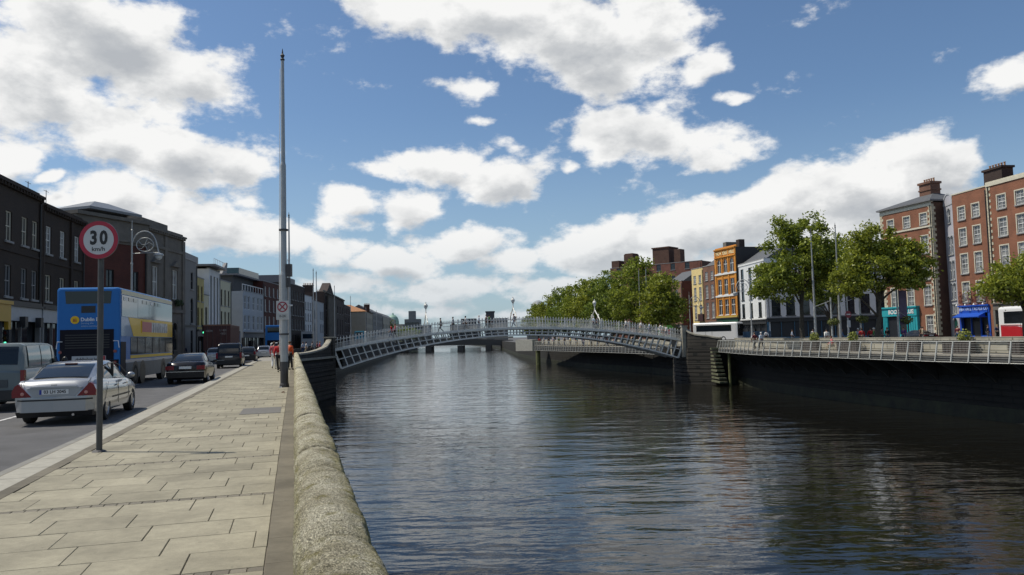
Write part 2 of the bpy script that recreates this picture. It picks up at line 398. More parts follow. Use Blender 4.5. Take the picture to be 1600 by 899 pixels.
def paving_mat(name, col, m_=None, stain=.75):
    m = bpy.data.materials.new(name); m.use_nodes = True; t = m.node_tree; b = t.nodes['Principled BSDF']; L = t.links.new
    b.inputs['Roughness'].default_value = .82; b.inputs['Specular IOR Level'].default_value = .3
    geo = t.nodes.new('ShaderNodeNewGeometry'); oi = t.nodes.new('ShaderNodeObjectInfo')
    def nz(sc, det, ro=.6, src=None):
        n = t.nodes.new('ShaderNodeTexNoise'); n.inputs['Scale'].default_value = sc; n.inputs['Detail'].default_value = det; n.inputs['Roughness'].default_value = ro; L(geo.outputs['Position'], n.inputs['Vector']); return n.outputs['Fac']
    def mr(f, a, b_, c, d):
        r = t.nodes.new('ShaderNodeMapRange'); r.inputs['From Min'].default_value = a; r.inputs['From Max'].default_value = b_; r.inputs['To Min'].default_value = c; r.inputs['To Max'].default_value = d; L(f, r.inputs['Value']); return r.outputs[0]
    def mul(a, b_):
        x = t.nodes.new('ShaderNodeMath'); x.operation = 'MULTIPLY'; L(a, x.inputs[0]); L(b_, x.inputs[1]); return x.outputs[0]
    f = mul(mr(oi.outputs['Random'], 0, 1, .88, 1.08), mr(nz(.9, 6, .65), .35, .62, stain, 1.08)); f = mul(f, mr(nz(9, 6, .7), .3, .7, .86, 1.12)); f = mul(f, mr(nz(140, 3, .7), .3, .7, .82, 1.18))
    vo = t.nodes.new('ShaderNodeTexVoronoi'); vo.inputs['Scale'].default_value = 5.5; L(geo.outputs['Position'], vo.inputs['Vector'])
    f = mul(f, mr(vo.outputs['Distance'], .05, .085, .72, 1))
    vo2 = t.nodes.new('ShaderNodeTexVoronoi'); vo2.inputs['Scale'].default_value = 2.1; L(geo.outputs['Position'], vo2.inputs['Vector']); f = mul(f, mr(vo2.outputs['Distance'], .02, .028, 1.5, 1))
    v = t.nodes.new('ShaderNodeVectorMath'); v.operation = 'SCALE'; v.inputs[0].default_value = col; L(f, v.inputs['Scale']); L(v.outputs[0], b.inputs['Base Color'])
    bp = t.nodes.new('ShaderNodeBump'); bp.inputs['Strength'].default_value = .35; bp.inputs['Distance'].default_value = .004; L(nz(90, 5, .7), bp.inputs['Height']); L(bp.outputs[0], b.inputs['Normal']); return m
def bevbox(mb, w, d, h, b=.006):
    mb.loft([[(0, 0, -h), (w, 0, -h), (w, d, -h), (0, d, -h)], [(0, 0, -b), (w, 0, -b), (w, d, -b), (0, d, -b)], [(b, b, 0), (w - b, b, 0), (w - b, d - b, 0), (b, d - b, 0)]])
bevbox(slab_mb, 1, 1, .05, .006); slab_me = slab_mb.mesh('slab', M_slab)
M_slab = paving_mat('slab_stone', (.30, .276, .205))
M_strip = paving_mat('brown_strip', (.165, .148, .112), stain=.7)
def slabmat(i):
    return M_slab
def slabmat_(i):
    f = [1, .93, 1.05, .96, 1.02, .88][i]; return mat('slab_%s' % 'abcdef'[i], (.275 * f, .252 * f, .19 * f * (1 + .04 * (i % 3))), .8, var=.1, nscale=2.2, bump=.25, bscale=120)
slab_mes = []
for i in range(6):
    me = slab_me.copy(); me.materials.clear(); me.materials.append(slabmat(i)); slab_mes.append(me)
sett_mes = []
for i in range(3):
    me = slab_me.copy(); me.name = 'sett'; me.materials.clear(); me.materials.append(mat('sett_' + 'abc'[i], tuple(c * [.95, .8, 1.1][i] for c in (.2, .18, .14)), .85, var=.15, nscale=9, bump=.4, bscale=70)); sett_mes.append(me)
nslab = 0; nsett = 0; s = 3.05; ci = 0; rest = MB()
rr = random.Random(3)
ccount = 0
while s < PAVE_END - .7:
    if ccount == 0:
        o = sl_o0; k = 0
        while o < sl_o1 - .02 and s < 22:
            w = min(.118, sl_o1 - o)
            e = obj('sett', sett_mes[rr.randrange(3)], pav, Q(o, s, rr.uniform(-.004, -.001)), QA, (w - .008, .10, 1)); o += .122; nsett += 1
        s += .112
    d = .572; off = [0, .235, .47][ci % 3] + rr.uniform(-.02, .02); o = sl_o0 - off; ci += 1
    while o < sl_o1 - .03:
        a = max(o, sl_o0); b = min(o + .705, sl_o1)
        if b - a > .05:
            if nslab < 290:
                z = rr.uniform(-.003, .001)
                e = obj('slab', slab_mes[rr.choice((0, 0, 1, 2, 3, 4, 4, 5)) ], pav, Q(a, s, z), QA, (b - a - .006, d - .006, 1)); nslab += 1
            else: qbox(rest, a, b - .008, s, s + d - .008, -.05, 0)
        o += .705
    s += d; ccount = (ccount + 1) % 5
struct(rest.build('far_slab', M_slab, pav), 'stuff')
struct(MB().face([Q(-3.75, 76, -.01), Q(.2, 76, -.01), (-20.9, 86.3, -.01), (-24.5, 91, -.01), (-27.2, 92.2, -.01), (-30.2, 115, -.01), (-33.6, 115, -.01), Q(-3.75, 100, -.01)]).build('pavement', M_pave))
# brown strips and kerb stones
nk = MB()
s = 1.5
for i in range(95):
    l = .78 + .0 * i
    e = MB(); qbox(e, -.215, -.004, s, s + l - .004, -.06, 0)
    if i < 40: e.build('edging_stone', M_strip, pav)
    else: nk.v, nk.f, nk.m = (lambda n: (nk.v + e.v, nk.f + [tuple(k + n for k in f) for f in e.f], nk.m + e.m))(len(nk.v))
    s += l
struct(nk.build('far_edging_stone', M_strip, pav), 'stuff')
nk = MB(); s = 5
for i in range(90):
    e = MB(); qbox(e, -3.31, -3.145, s, s + .796, -.06, .002)
    if i < 30: e.build('edging_stone', M_strip, pav)
    else: nk.v, nk.f, nk.m = (lambda n: (nk.v + e.v, nk.f + [tuple(k + n for k in f) for f in e.f], nk.m + e.m))(len(nk.v))
    s += .8
struct(nk.build('far_edging_stone', M_strip, pav), 'stuff')
kb = thing('kerb', 'pale granite kerb stones along the left edge of the near pavement', 'kerb')
kb['kind'] = 'structure'; del kb['label']; del kb['category']
s = 5
for i in range(78):
    e = MB()
    p = [(-3.315, -.3), (-3.315, .001), (-3.70, .001), (-3.735, -.03), (-3.75, -.3)]
    e.loft([[Q(o, s + .005, z) for o, z in p], [Q(o, s + .9, z) for o, z in p]]); e.build('kerb_stone', M_gran, kb); s += .91
# gutter of paler concrete beside the kerb
mb = MB(); qface(mb, -4.12, -3.74, 4, PAVE_END, -.116); struct(mb.build('gutter', mat('gutter', (.20, .195, .175), .85, var=.2, nscale=3, bump=.3)))
# lane line and road marks
M_line = mat('road_paint', (.62, .62, .6), .7, var=.2, nscale=6, dirt=(.3, .3, .3))
mb = MB()
for i in range(10):
    s0 = 4.0 + i * 8.0
    qface(mb, -7.15, -7.04, s0, s0 + 4, -.114)
struct(mb.build('lane_marking', M_line))
# covers
M_iron = mat('cast_iron', (.055, .055, .055), .5, metal=.4, var=.2, nscale=30, bump=.6, bscale=120)
def cover(name, label, o0, o1, s0, s1, z, m, grid=True):
    mb = MB(); qbox(mb, o0, o1, s0, s1, z - .03, z + .004)
    t = mb.build(name, m); tag(t, label, 'cover')
    if grid:
        g = MB(); n = int((o1 - o0) / .09)
        for i in range(n): qbox(g, o0 + .03 + i * .09, o0 + .08 + i * .09, s0 + .03, s1 - .03, z + .004, z + .010)
        g.build('tread', m, t)
    return t
cover('access_cover', 'dark rectangular cover set in the road beside the kerb, in front of the sign', -4.75, -4.05, 11.2, 11.85, -.114, M_iron)
cover('paving_panel', 'large grey rectangular service panel let into the pavement beyond the sign', -1.25, -.32, 19.2, 20.9, 0.0, mat('grey_panel', (.13, .125, .115), .8, var=.15, nscale=10), False)
cover('valve_cover', 'small iron cover plate near the left frame edge on the road surface', -6.3, -5.95, 10.6, 10.8, -.114, M_iron, False)

# parapet of rough granite coping stones ------------------------------------
def parapet_mat():
    m = bpy.data.materials.new('lichen_granite'); m.use_nodes = True; t = m.node_tree; b = t.nodes['Principled BSDF']; L = t.links.new
    b.inputs['Roughness'].default_value = .9; b.inputs['Specular IOR Level'].default_value = .25
    tc = t.nodes.new('ShaderNodeTexCoord'); geo = t.nodes.new('ShaderNodeNewGeometry')
    def nz(sc, det, ro=.6):
        n = t.nodes.new('ShaderNodeTexNoise'); n.inputs['Scale'].default_value = sc; n.inputs['Detail'].default_value = det; n.inputs['Roughness'].default_value = ro; L(geo.outputs['Position'], n.inputs['Vector']); return n.outputs['Fac']
    def ramp(f, stops):
        r = t.nodes.new('ShaderNodeValToRGB'); L(f, r.inputs[0]); e = r.color_ramp.elements
        e[0].position, e[0].color = stops[0][0], (*stops[0][1], 1); e[1].position, e[1].color = stops[-1][0], (*stops[-1][1], 1)
        for p, c in stops[1:-1]: x = e.new(p); x.color = (*c, 1)
        return r.outputs[0]
    def mix(f, a, bb, mode='MIX', fac=None):
        x = t.nodes.new('ShaderNodeMixRGB'); x.blend_type = mode
        if fac is not None: x.inputs[0].default_value = fac
        else: L(f, x.inputs[0])
        for i, v in ((1, a), (2, bb)):
            if isinstance(v, tuple): x.inputs[i].default_value = (*v, 1)
            else: L(v, x.inputs[i])
        return x.outputs[0]
    base = ramp(nz(3.2, 6), [(.3, (.25, .225, .15)), (.5, (.46, .43, .33)), (.7, (.62, .59, .48))])
    speck = ramp(nz(110, 4, .8), [(.38, (.12, .115, .09)), (.5, (.62, .61, .56)), (.60, (1.7, 1.68, 1.6))])
    c = mix(None, base, speck, 'MULTIPLY', .9)
    lich = ramp(nz(7, 7, .7), [(.54, (0, 0, 0)), (.66, (.8, .8, .8))])
    c = mix(lich, c, mix(None, (.20, .18, .055), speck, 'MULTIPLY', .5))
    # the damp, mossy outer flank
    att = t.nodes.new('ShaderNodeAttribute'); att.attribute_name = 'flank'
    sub = t.nodes.new('ShaderNodeMath'); sub.operation = 'MULTIPLY'; L(att.outputs['Fac'], sub.inputs[0])
    mm = ramp(nz(11, 5, .7), [(.35, (0, 0, 0)), (.6, (1, 1, 1))]); L(mm, sub.inputs[1])
    c = mix(sub.outputs[0], c, mix(None, (.24, .215, .05), speck, 'MULTIPLY', .6))
    ja = t.nodes.new('ShaderNodeAttribute'); ja.attribute_name = 'joint'; jp = t.nodes.new('ShaderNodeMath'); jp.operation = 'POWER'; L(ja.outputs['Fac'], jp.inputs[0]); jp.inputs[1].default_value = 1.0
    c = mix(jp.outputs[0], c, (.05, .045, .03))
    L(c, b.inputs['Base Color'])
    ad = t.nodes.new('ShaderNodeMath'); ad.operation = 'MULTIPLY_ADD'; L(nz(32, 8, .75), ad.inputs[0]); ad.inputs[1].default_value = 1.6; L(nz(150, 3, .8), ad.inputs[2])
    bp = t.nodes.new('ShaderNodeBump'); bp.inputs['Strength'].default_value = 1; bp.inputs['Distance'].default_value = .014; L(ad.outputs[0], bp.inputs['Height']); L(bp.outputs[0], b.inputs['Normal'])
    return m
M_cop = parapet_mat()
from mathutils import noise as mnoise
def coping(s0, s1, ns, nu, seed, nx=.45):
    prof = []
    for i in range(nu + 1):
        t = i / nu
        if t < .12: x, z = 0, lerp(.02, .50, t / .12)
        else:
            a = (t - .12) / .88 * PI * .97; k = .225
            x = k - k * math.cos(a) ** 1 if True else 0; z = .50 + .19 * math.sin(a) ** .7
            if x > .42: z -= (x - .42) * 2
        prof.append((x, z))
    prof = [(x * .89, z) for x, z in prof]; prof.append((.404, .30)); prof.append((.406, .0))
    rg = random.Random(seed); tilt = rg.uniform(-.012, .012); dz = rg.uniform(-.012, .012); dx = rg.uniform(-.006, .006)
    rings = []
    for j in range(ns + 1):
        s = lerp(s0 + .005, s1 - .005, j / ns); e = min(j, ns - j); ch = {0: .024, 1: .006, 2: .001}.get(e, 0) if ns > 8 else (.01 if e == 0 else 0)
        hump = .034 * math.sin(PI * j / ns)
        r = []
        for x, z in prof:
            p = Vector(Q(x, s, z)); n1 = mnoise.fractal(p * 5, 1, 2, 3) * .013 + mnoise.fractal(p * 22, 1, 2, 3) * .009
            zz = z; xx = x
            if z > .45: zz += dz + tilt * (j / ns - .5) * 2 + hump + n1 - ch
            xx += dx + (n1 * (x - .225) / .225) - ch * (x - .225) / .225
            r.append(Q(xx, s, zz))
        rings.append(r)
    mb = MB(); mb.loft(rings, closed=False); k = len(prof)
    mb.f.append(tuple(range(k))); mb.m.append(0); mb.f.append(tuple((len(rings) - 1) * k + i for i in range(k))[::-1]); mb.m.append(0)
    me = mb.mesh('coping_stone', M_cop, True)
    at = me.attributes.new('flank', 'FLOAT', 'POINT')
    jt = me.attributes.new('joint', 'FLOAT', 'POINT')
    for i in range(len(me.vertices)):
        jt.data[i].value = 1.0 if ns > 8 and (i // k in (0, ns)) else 0.0
        x = prof[i % k][0]; at.data[i].value = max(0, min(1, (x - .27) / .14)) + (max(0, .3 - s0 * 0) if x < .03 else 0)
    return me
pw = thing('parapet_wall', 'low rounded granite parapet wall with lichen running away along the river side of the pavement', 'wall')
s = 1.6; i = 0
while s < 77:
    l = 1.16 + .12 * math.sin(i * 2.3)
    hi = s < 9; md = s < 20
    me = coping(s, s + l, 46 if hi else 18 if md else 5, 34 if hi else 20 if md else 12, i)
    obj('coping_stone', me, pw); s += l; i += 1
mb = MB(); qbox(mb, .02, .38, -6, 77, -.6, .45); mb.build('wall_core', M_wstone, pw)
# weeds in the joint at the foot of the wall
# ------------------------------------------------------------------ buildings
M_glass = mat('window_glass', (.03, .034, .04), .06, var=.3, nscale=.9, spec=.6, rnd=True, dirt=(.006, .007, .01))
M_glassb = mat('blue_glass', (.06, .10, .12), .08, var=.3, nscale=.5, spec=.9)
M_curt = mat('net_curtain', (.26, .26, .245), .3, rnd=True, var=.5, nscale=1.1, dirt=(.03, .03, .035), spec=.8)
M_white = mat('white_paint', (.72, .72, .70), .5, var=.05)
M_cream = mat('cream_trim', (.58, .54, .43), .7, var=.1)
M_gtrim = mat('grey_trim', (.27, .27, .265), .7, var=.12)
M_dark = mat('dark_paint', (.022, .022, .024), .5, var=.1)
M_slate = mat('slate', (.085, .09, .098), .7, var=.2, nscale=4, bump=.4, bscale=12)
M_lead = mat('lead', (.17, .17, .18), .6, var=.12)
M_pot = mat('chimney_pot', (.40, .22, .12), .8, var=.2)
M_stone = mat('grey_limestone', (.15, .135, .115), .85, var=.22, nscale=1.1, bump=.3, bscale=14)
M_brown = brickmat('sooty_brick', (.042, .025, .015), (.032, .019, .012), (.03, .022, .016))
M_red = brickmat('red_brick', (.11, .028, .017), (.09, .023, .015), (.08, .035, .028))
M_rb2 = brickmat('orange_brick', (.255, .095, .050), (.215, .08, .042), (.24, .13, .08))
M_br3 = brickmat('brown_brick', (.20, .095, .06), (.17, .08, .05), (.16, .10, .08))
M_dbrick = brickmat('dark_brick', (.045, .027, .021), (.038, .022, .018), (.04, .03, .026))
M_rbdark = brickmat('side_brick', (.10, .045, .03), (.085, .04, .027), (.09, .055, .04))  # dark copy of the orange brick; a sunless side's shade is in the colour
M_quoin = mat('quoin_stone', (.52, .47, .35), .85, var=.2, nscale=2.5)
def plaster(name, c, v=.08): return mat(name, c, .75, var=v, nscale=.8, bump=.15, bscale=20)
P_grey = plaster('grey_render', (.19, .185, .175)); P_yel = plaster('yellow_render', (.44, .36, .13)); P_cream = plaster('cream_render', (.56, .52, .36))
P_white = plaster('white_render', (.66, .67, .67)); P_lg = plaster('pale_grey_render', (.40, .415, .43)); P_yr = plaster('lemon_render', (.72, .56, .25)); P_or = plaster('orange_render', (.60, .25, .035), .16)
P_lil = plaster('lilac_grey_render', (.42, .42, .46)); P_dk = plaster('charcoal_render', (.07, .072, .078)); P_tan = plaster('tan_render', (.36, .32, .25)); P_blk = plaster('shaded_side_render', (.028, .027, .028))  # the black render carries the shade of a sunless side wall
M_tile = mat('orange_tile', (.34, .16, .07), .8, var=.2, nscale=3)
WINC = {}
def window(w, h, kind, parent, x, y, z):
    """kind = (frame material, pane material, layout)"""
    key = (round(w, 2), round(h, 2), kind)
    if key not in WINC:
        fr, pa, lay = kind; f = MB(); p = MB(); t = .07
        arch = lay.startswith('arch')
        x0, x1 = -w / 2, w / 2
        f.box(x0, x0 + t, -.05, .05, 0, h); f.box(x1 - t, x1, -.05, .05, 0, h); f.box(x0 + t, x1 - t, -.05, .05, 0, t)
        if not arch: f.box(x0 + t, x1 - t, -.05, .05, h - t, h)
        if 'sash' in lay:
            f.box(x0 + t, x1 - t, -.045, .045, h * .5 - .035, h * .5 + .035)
            if 'six' in lay:
                f.box(-.018, .018, -.03, .03, t, h - t)
                for q in (.25, .75): f.box(x0 + t, x1 - t, -.03, .03, h * q - .018, h * q + .018)
            elif 'mid' in lay: f.box(-.03, .03, -.035, .035, t, h - t)
        if 'cross' in lay:
            f.box(-.05, .05, -.04, .04, t, h - .02); f.box(x0 + t, x1 - t, -.045, .045, h * .62 - .05, h * .62 + .05)
        if 'cols' in lay:
            for q in (-.17, .17): f.box(w * q - .03, w * q + .03, -.04, .04, t, h - t)
        if arch:
            r = w / 2; n = 8; q = []
            for i in range(n + 1): a = PI * i / n; q.append((r * math.cos(a), h - r + r * math.sin(a)))
            q2 = [((r - t) * math.cos(PI * i / n), h - r + (r - t) * math.sin(PI * i / n)) for i in range(n + 1)]
            for i in range(n): f.prism([(q[i][0], -.05, q[i][1]), (q[i + 1][0], -.05, q[i + 1][1]), (q2[i + 1][0], -.05, q2[i + 1][1]), (q2[i][0], -.05, q2[i][1])], (0, .1, 0))
            p.face([(x0 + .01, .02, .01), (x1 - .01, .02, .01), (x1 - .01, .02, h - r)] + [(a, .02, b) for a, b in q[1:-1]] + [(x0 + .01, .02, h - r)])
        else: p.face([(x0 + .01, .02, .01), (x1 - .01, .02, .01), (x1 - .01, .02, h - .01), (x0 + .01, .02, h - .01)])
        WINC[key] = (f.mesh('window', fr), p.mesh('pane', pa))
    a, b = WINC[key]; o = obj('window', a, parent, (x, y, z)); obj('pane', b, o); return o
def facade(mb, W_, z0, z1, holes, rev=.2, m=0, mr=0):
    xs = sorted({0, W_} | {round(h[0], 3) for h in holes} | {round(h[1], 3) for h in holes}); zs = sorted({z0, z1} | {round(h[2], 3) for h in holes} | {round(h[3], 3) for h in holes})
    for a, b in zip(xs, xs[1:]):
        for c, d in zip(zs, zs[1:]):
            cx, cz = (a + b) / 2, (c + d) / 2
            if any(h[0] < cx < h[1] and h[2] < cz < h[3] for h in holes): continue
            mb.face([(a, 0, c), (b, 0, c), (b, 0, d), (a, 0, d)], m)
    for h in holes:
        x0, x1, c, d = h[:4]
        if len(h) > 4 and h[4]:
            r = (x1 - x0) / 2; cx = (x0 + x1) / 2; n = 8; arc = [(cx + r * math.cos(PI * i / n), d - r + r * math.sin(PI * i / n)) for i in range(n + 1)]
            mb.face([(x1, 0, d - r)] + [(x1, 0, d)] + [(cx, 0, d)] + [(p[0], 0, p[1]) for p in arc[1:n // 2]][::-1], m)
            mb.face([(x0, 0, d - r)] + [(p[0], 0, p[1]) for p in arc[n // 2 + 1:-1]][::-1] + [(cx, 0, d), (x0, 0, d)], m)
            for p, q in zip(arc, arc[1:]): mb.face([(p[0], 0, p[1]), (q[0], 0, q[1]), (q[0], rev, q[1]), (p[0], rev, p[1])], mr)
            d2 = d - r
        else:
            d2 = d; mb.face([(x0, 0, d), (x1, 0, d), (x1, rev, d), (x0, rev, d)], mr)
        mb.face([(x0, 0, c), (x0, 0, d2), (x0, rev, d2), (x0, rev, c)], mr); mb.face([(x1, 0, c), (x1, rev, c), (x1, rev, d2), (x1, 0, d2)], mr)
        mb.face([(x0, 0, c), (x0, rev, c), (x1, rev, c), (x1, 0, c)], mr)
def building(name, label, A, B, H, D, wall, rows, wins, ww, kind=None, sill=M_gtrim, surround=None, cornice=None, roof='flat', chim=(), quoins=(), shop=None, base=-.12, side=None, strings=(), cat='building', group=None, piers=(), parapet=.0):
    """rows: (z0, z1[, layout]) ; wins: centre positions as fractions of the front"""
    A = Vector((*A, 0)); B = Vector((*B, 0)); d = B - A; Wd = d.length; rz = math.atan2(d.y, d.x)
    t = thing(name, label, cat, (A.x, A.y, 0), rz, group)
    kind = kind or (M_white, M_curt, 'sash six')
    holes = []; wl = []
    for r in rows:
        a, b = r[0], r[1]; k = r[2] if len(r) > 2 and r[2] else kind; w2 = r[3] if len(r) > 3 else ww; wf = r[4] if len(r) > 4 else wins
        for f in wf: holes.append((f * Wd - w2 / 2, f * Wd + w2 / 2, a, b, k[2].startswith('arch'))); wl.append((f * Wd, a, w2, b - a, k))
    mb = MB(); zs = shop['top'] if shop else base
    if shop: facade(mb, Wd, shop['top'], H, holes)
    else: facade(mb, Wd, base, H, holes)
    sm = 1 if side else 0
    zb = base
    mb.face([(0, 0, zb), (0, 0, H), (0, D, H), (0, D, zb)], sm); mb.face([(Wd, 0, zb), (Wd, D, zb), (Wd, D, H), (Wd, 0, H)], sm)
    mb.face([(0, D, zb), (0, D, H), (Wd, D, H), (Wd, D, zb)], sm); mb.face([(0, 0, H - .01), (Wd, 0, H - .01), (Wd, D, H - .01), (0, D, H - .01)], sm)
    wo = mb.build('wall', [wall, side or wall], t)
    wobj = []
    for cx, a, w2, h, k in wl:
        o = window(w2, h, k, t, cx, .13, a); wobj.append(o)
        if sill:
            skey = ('sill', round(w2, 2), sill.name)
            if skey not in WINC: s_ = MB(); s_.box(-w2 / 2 - .12, w2 / 2 + .12, -.25, -.02, -.14, 0); WINC[skey] = s_.mesh('sill', sill)
            obj('sill', WINC[skey], o)
    if surround:
        for (cx0, a0, w2, h, k), wo_ in zip(wl, wobj):
            s_ = MB(); cx = 0; a = 0
            e = .13; s_.box(cx - w2 / 2 - e, cx - w2 / 2, -.04, .02, a, a + h); s_.box(cx + w2 / 2, cx + w2 / 2 + e, -.04, .02, a, a + h)
            if not k[2].startswith('arch'): s_.box(cx - w2 / 2 - e, cx + w2 / 2 + e, -.045, .02, a + h, a + h + e)
            else:
                r = w2 / 2; n = 8
                for i in range(n):
                    q = [((r + j * e) * math.cos(PI * (i + ii) / n), (r + j * e) * math.sin(PI * (i + ii) / n)) for j, ii in ((0, 0), (1, 0), (1, 1), (0, 1))]
                    s_.prism([(cx + x, -.04, a + h - r + z) for x, z in q], (0, .06, 0))
            s_.build('window_surround', surround, wo_, (0, -.13, 0))
    for z, hh, pr, m in strings: MB().box(-.01, Wd + .01, -pr, .01, z, z + hh).build('string_course', m, t)
    for f, w_ in piers: MB().box(f * Wd - w_ / 2, f * Wd + w_ / 2, -.14, .012, zs, H - .3).build('pier', wall, t)
    if cornice:
        c = MB(); c.box(-.05, Wd + .05, -.32, .02, H - .02, H + .16); c.box(-.03, Wd + .03, -.2, .015, H - .22, H - .02)
        n = int(Wd / .5)
        for i in range(n): c.box(i * Wd / n + .1, i * Wd / n + .28, -.28, -.2, H - .17, H - .02)
        c.box(.0, Wd, .1, .4, H + .0, H + .45); c.build('cornice', cornice, t)
    else:
        c = MB(); c.box(-.03, Wd + .03, -.06, .3, H, H + .14); c.build('coping', M_gtrim if not surround else surround, t)
    rf = t
    if roof == 'pitch':
        r = MB(); h2 = min(D, 9) * .3; r.prism([(0.05, .35, H), (.05, min(D, 9), H), (.05, min(D, 9) / 2, H + h2)], (Wd - .1, 0, 0)); rf = r.build('roof', M_slate, t)
    elif roof == 'hip':
        r = MB(); h2 = 2.2; a = [(-.1, -.1, H + .1), (Wd + .1, -.1, H + .1), (Wd + .1, D, H + .1), (-.1, D, H + .1)]; q = min(Wd, D) * .4
        b = [(q, q, H + h2), (Wd - q, q, H + h2), (Wd - q, D - q, H + h2), (q, D - q, H + h2)]; r.loft([a, b]); rf = r.build('roof', M_slate, t)
    elif roof == 'box':
        rf = MB().box(Wd * .15, Wd * .9, 1.5, D * .8, H, H + 1.6).build('roof', M_lead, t)
    for f, y, w_, dd, h in chim:
        c = MB(); x = f * Wd; c.box(x - w_ / 2, x + w_ / 2, y, y + dd, H - .5, H + h); c.box(x - w_ / 2 - .1, x + w_ / 2 + .1, y - .1, y + dd + .1, H + h, H + h + .22); c.box(x - w_ / 2 - .06, x + w_ / 2 + .06, y - .06, y + dd + .06, H + h - .5, H + h - .38)
        ch = c.build('chimney', M_br3 if wall in (M_rb2, M_br3) else M_dbrick, rf)
        np_ = max(2, int(max(w_, dd) / .38))
        for i in range(np_):
            if w_ > dd: px, py = x - w_ / 2 + (i + .5) * w_ / np_, y + dd / 2
            else: px, py = x, y + (i + .5) * dd / np_
            if 'pot' not in WINC: WINC['pot'] = MB().lathe([(.13, 0), (.11, .1), (.10, .4), (.14, .42), (.13, .5), (.08, .5)], 8).mesh('chimney_pot', M_pot)
            obj('chimney_pot', WINC['pot'], rf, (px, py, H + h + .22))
    for e in quoins:
        q = MB(); n = int((H - max(zs, .5)) / .36)
        for i in range(n):
            z = max(zs, .5) + i * .36; w_ = .62 if i % 2 else .38
            if e == 0: q.box(-.03, w_, -.035, .01, z + .01, z + .35); q.box(-.035, -.002, .012, w_ if not i % 2 else .4, z + .01, z + .35)
            elif e == 1: q.box(Wd - w_, Wd + .03, -.035, .01, z + .01, z + .35); q.box(Wd + .002, Wd + .035, .012, .38 if i % 2 else .62, z + .01, z + .35)
        struct(q.build('quoin_stones', M_quoin, t), 'stuff')
    if shop: shopfront(t, Wd, shop)
    if Wd > 5 and H > 10:
        for f in ((.02, .985) if Wd > 12 else (.985,)): MB().tube([(f * Wd, -.09, H - .4), (f * Wd, -.09, max(zs, 0) + .1)], .055, 6).build('downpipe', M_dark if wall is not P_white else M_gtrim, t)
    if roof in ('pitch', 'flat') and Wd > 4 and chim:
        for q in range(2): MB().tube([(Wd * (.3 + .4 * q), 2, H - .1), (Wd * (.3 + .4 * q), 2, H + 2.4)], .03, 4).tube([(Wd * (.3 + .4 * q) - .5, 2, H + 2.3), (Wd * (.3 + .4 * q) + .5, 2, H + 2.3)], .02, 4).build('aerial', M_lead, t)
    return t, Wd, rz
def shopfront(t, Wd, s):
    """recessed glass, door, stall riser, pilasters, fascia"""
    top, fh = s['top'], s.get('fh', .8); fm = s['m']; im = s.get('im', fm); zb = -.12; x0, x1 = s.get('x', (0, Wd))
    w = MB()
    if x0 > .02: w.box(0, x0, -.0, .3, zb, top)
    if x1 < Wd - .02: w.box(x1, Wd, 0, .3, zb, top)
    if w.v: w.build('ground_wall', s.get('wall', fm), t)
    MB().box(x0 + .02, x1 - .02, -.14, .25, top - fh, top - .002).build('fascia', s.get('fm', fm), t)
    MB().box(x0 - .05, x1 + .05, -.3, -.142, top - .12, top + .05).build('shop_cornice', fm, t)
    n = s.get('n', max(2, int((x1 - x0) / 1.8)))
    for i in range(n + 1):
        x = lerp(x0 + .15, x1 - .15, i / n); wd = .16 if i in (0, n) else .05
        MB().box(x - wd, x + wd, -.12 if i in (0, n) else .02, .2, zb, top - fh).build('pilaster', im, t)
    MB().box(x0 + .1, x1 - .1, .05, .22, zb, .5).build('stall_riser', im, t)
    MB().face([(x0 + .05, .3, zb), (x1 - .05, .3, zb), (x1 - .05, .3, top), (x0 + .05, .3, top)]).build('shop_window', s.get('g', M_glass), t)
    dx = lerp(x0, x1, s.get('door', .5)); dm = MB(); dm.box(dx - .5, dx + .5, .0, .21, zb, 2.15); dm.build('door', s.get('dm', M_dark), t)

dark_sash = (M_white, M_glass, 'sash mid'); dkf = (M_dark, M_glass, 'sash'); curt = (M_white, M_curt, 'sash six'); modern = (M_gtrim, M_glassb, 'cols')
greyf = (M_gtrim, M_glass, 'sash mid')
LG = 'terraced buildings along the left quay'; RG = 'terraced buildings along the right quay'
# ---- left bank, nearest first
yel_shop = mat('mustard_paint', (.50, .29, .02), .45, var=.05); wh_fascia = mat('pale_fascia', (.42, .43, .44), .5, var=.08)
t, w_, rz_ = building('corner_building', 'soot-brown brick building with a mustard shopfront at the left frame edge', (-30.6, 38), (-34.72, 56.35), 12.7, 11, M_brown,
    [(5.2, 7.3, greyf), (8.9, 10.9, (M_cream, M_glass, 'sash mid'))], [.1, .25, .4, .56, .70, .84, .94], 1.0, sill=M_gtrim, cornice=M_brown, chim=[(.62, 3, 1.0, 2.2, 1.3)], strings=[(8.2, .14, .08, M_brown), (4.75, .2, .16, M_dark)],
    shop=dict(top=4.7, fh=1.1, m=M_dark, fm=wh_fascia, im=P_grey, n=6, door=.8), piers=[(0, .4), (.48, .4), (1, .4)], group=LG)
yb = MB(); yb.box(w_ * .4, w_ * .685, -.34, -.145, 3.5, 4.75); yb.box(w_ * .4, w_ * .69, -.45, -.2, 4.62, 4.85)
for f in (.42, .55, .672): yb.box(w_ * f - .2, w_ * f + .2, -.36, -.1, -.12, 3.5)
yb.build('mustard_shopfront', yel_shop, t)
for f in (.1, .3, .8, .95): MB().box(f * w_ - .25, f * w_ + .25, -.5, -.14, 3.2, 3.9).build('bracket_sign', M_dark, t)
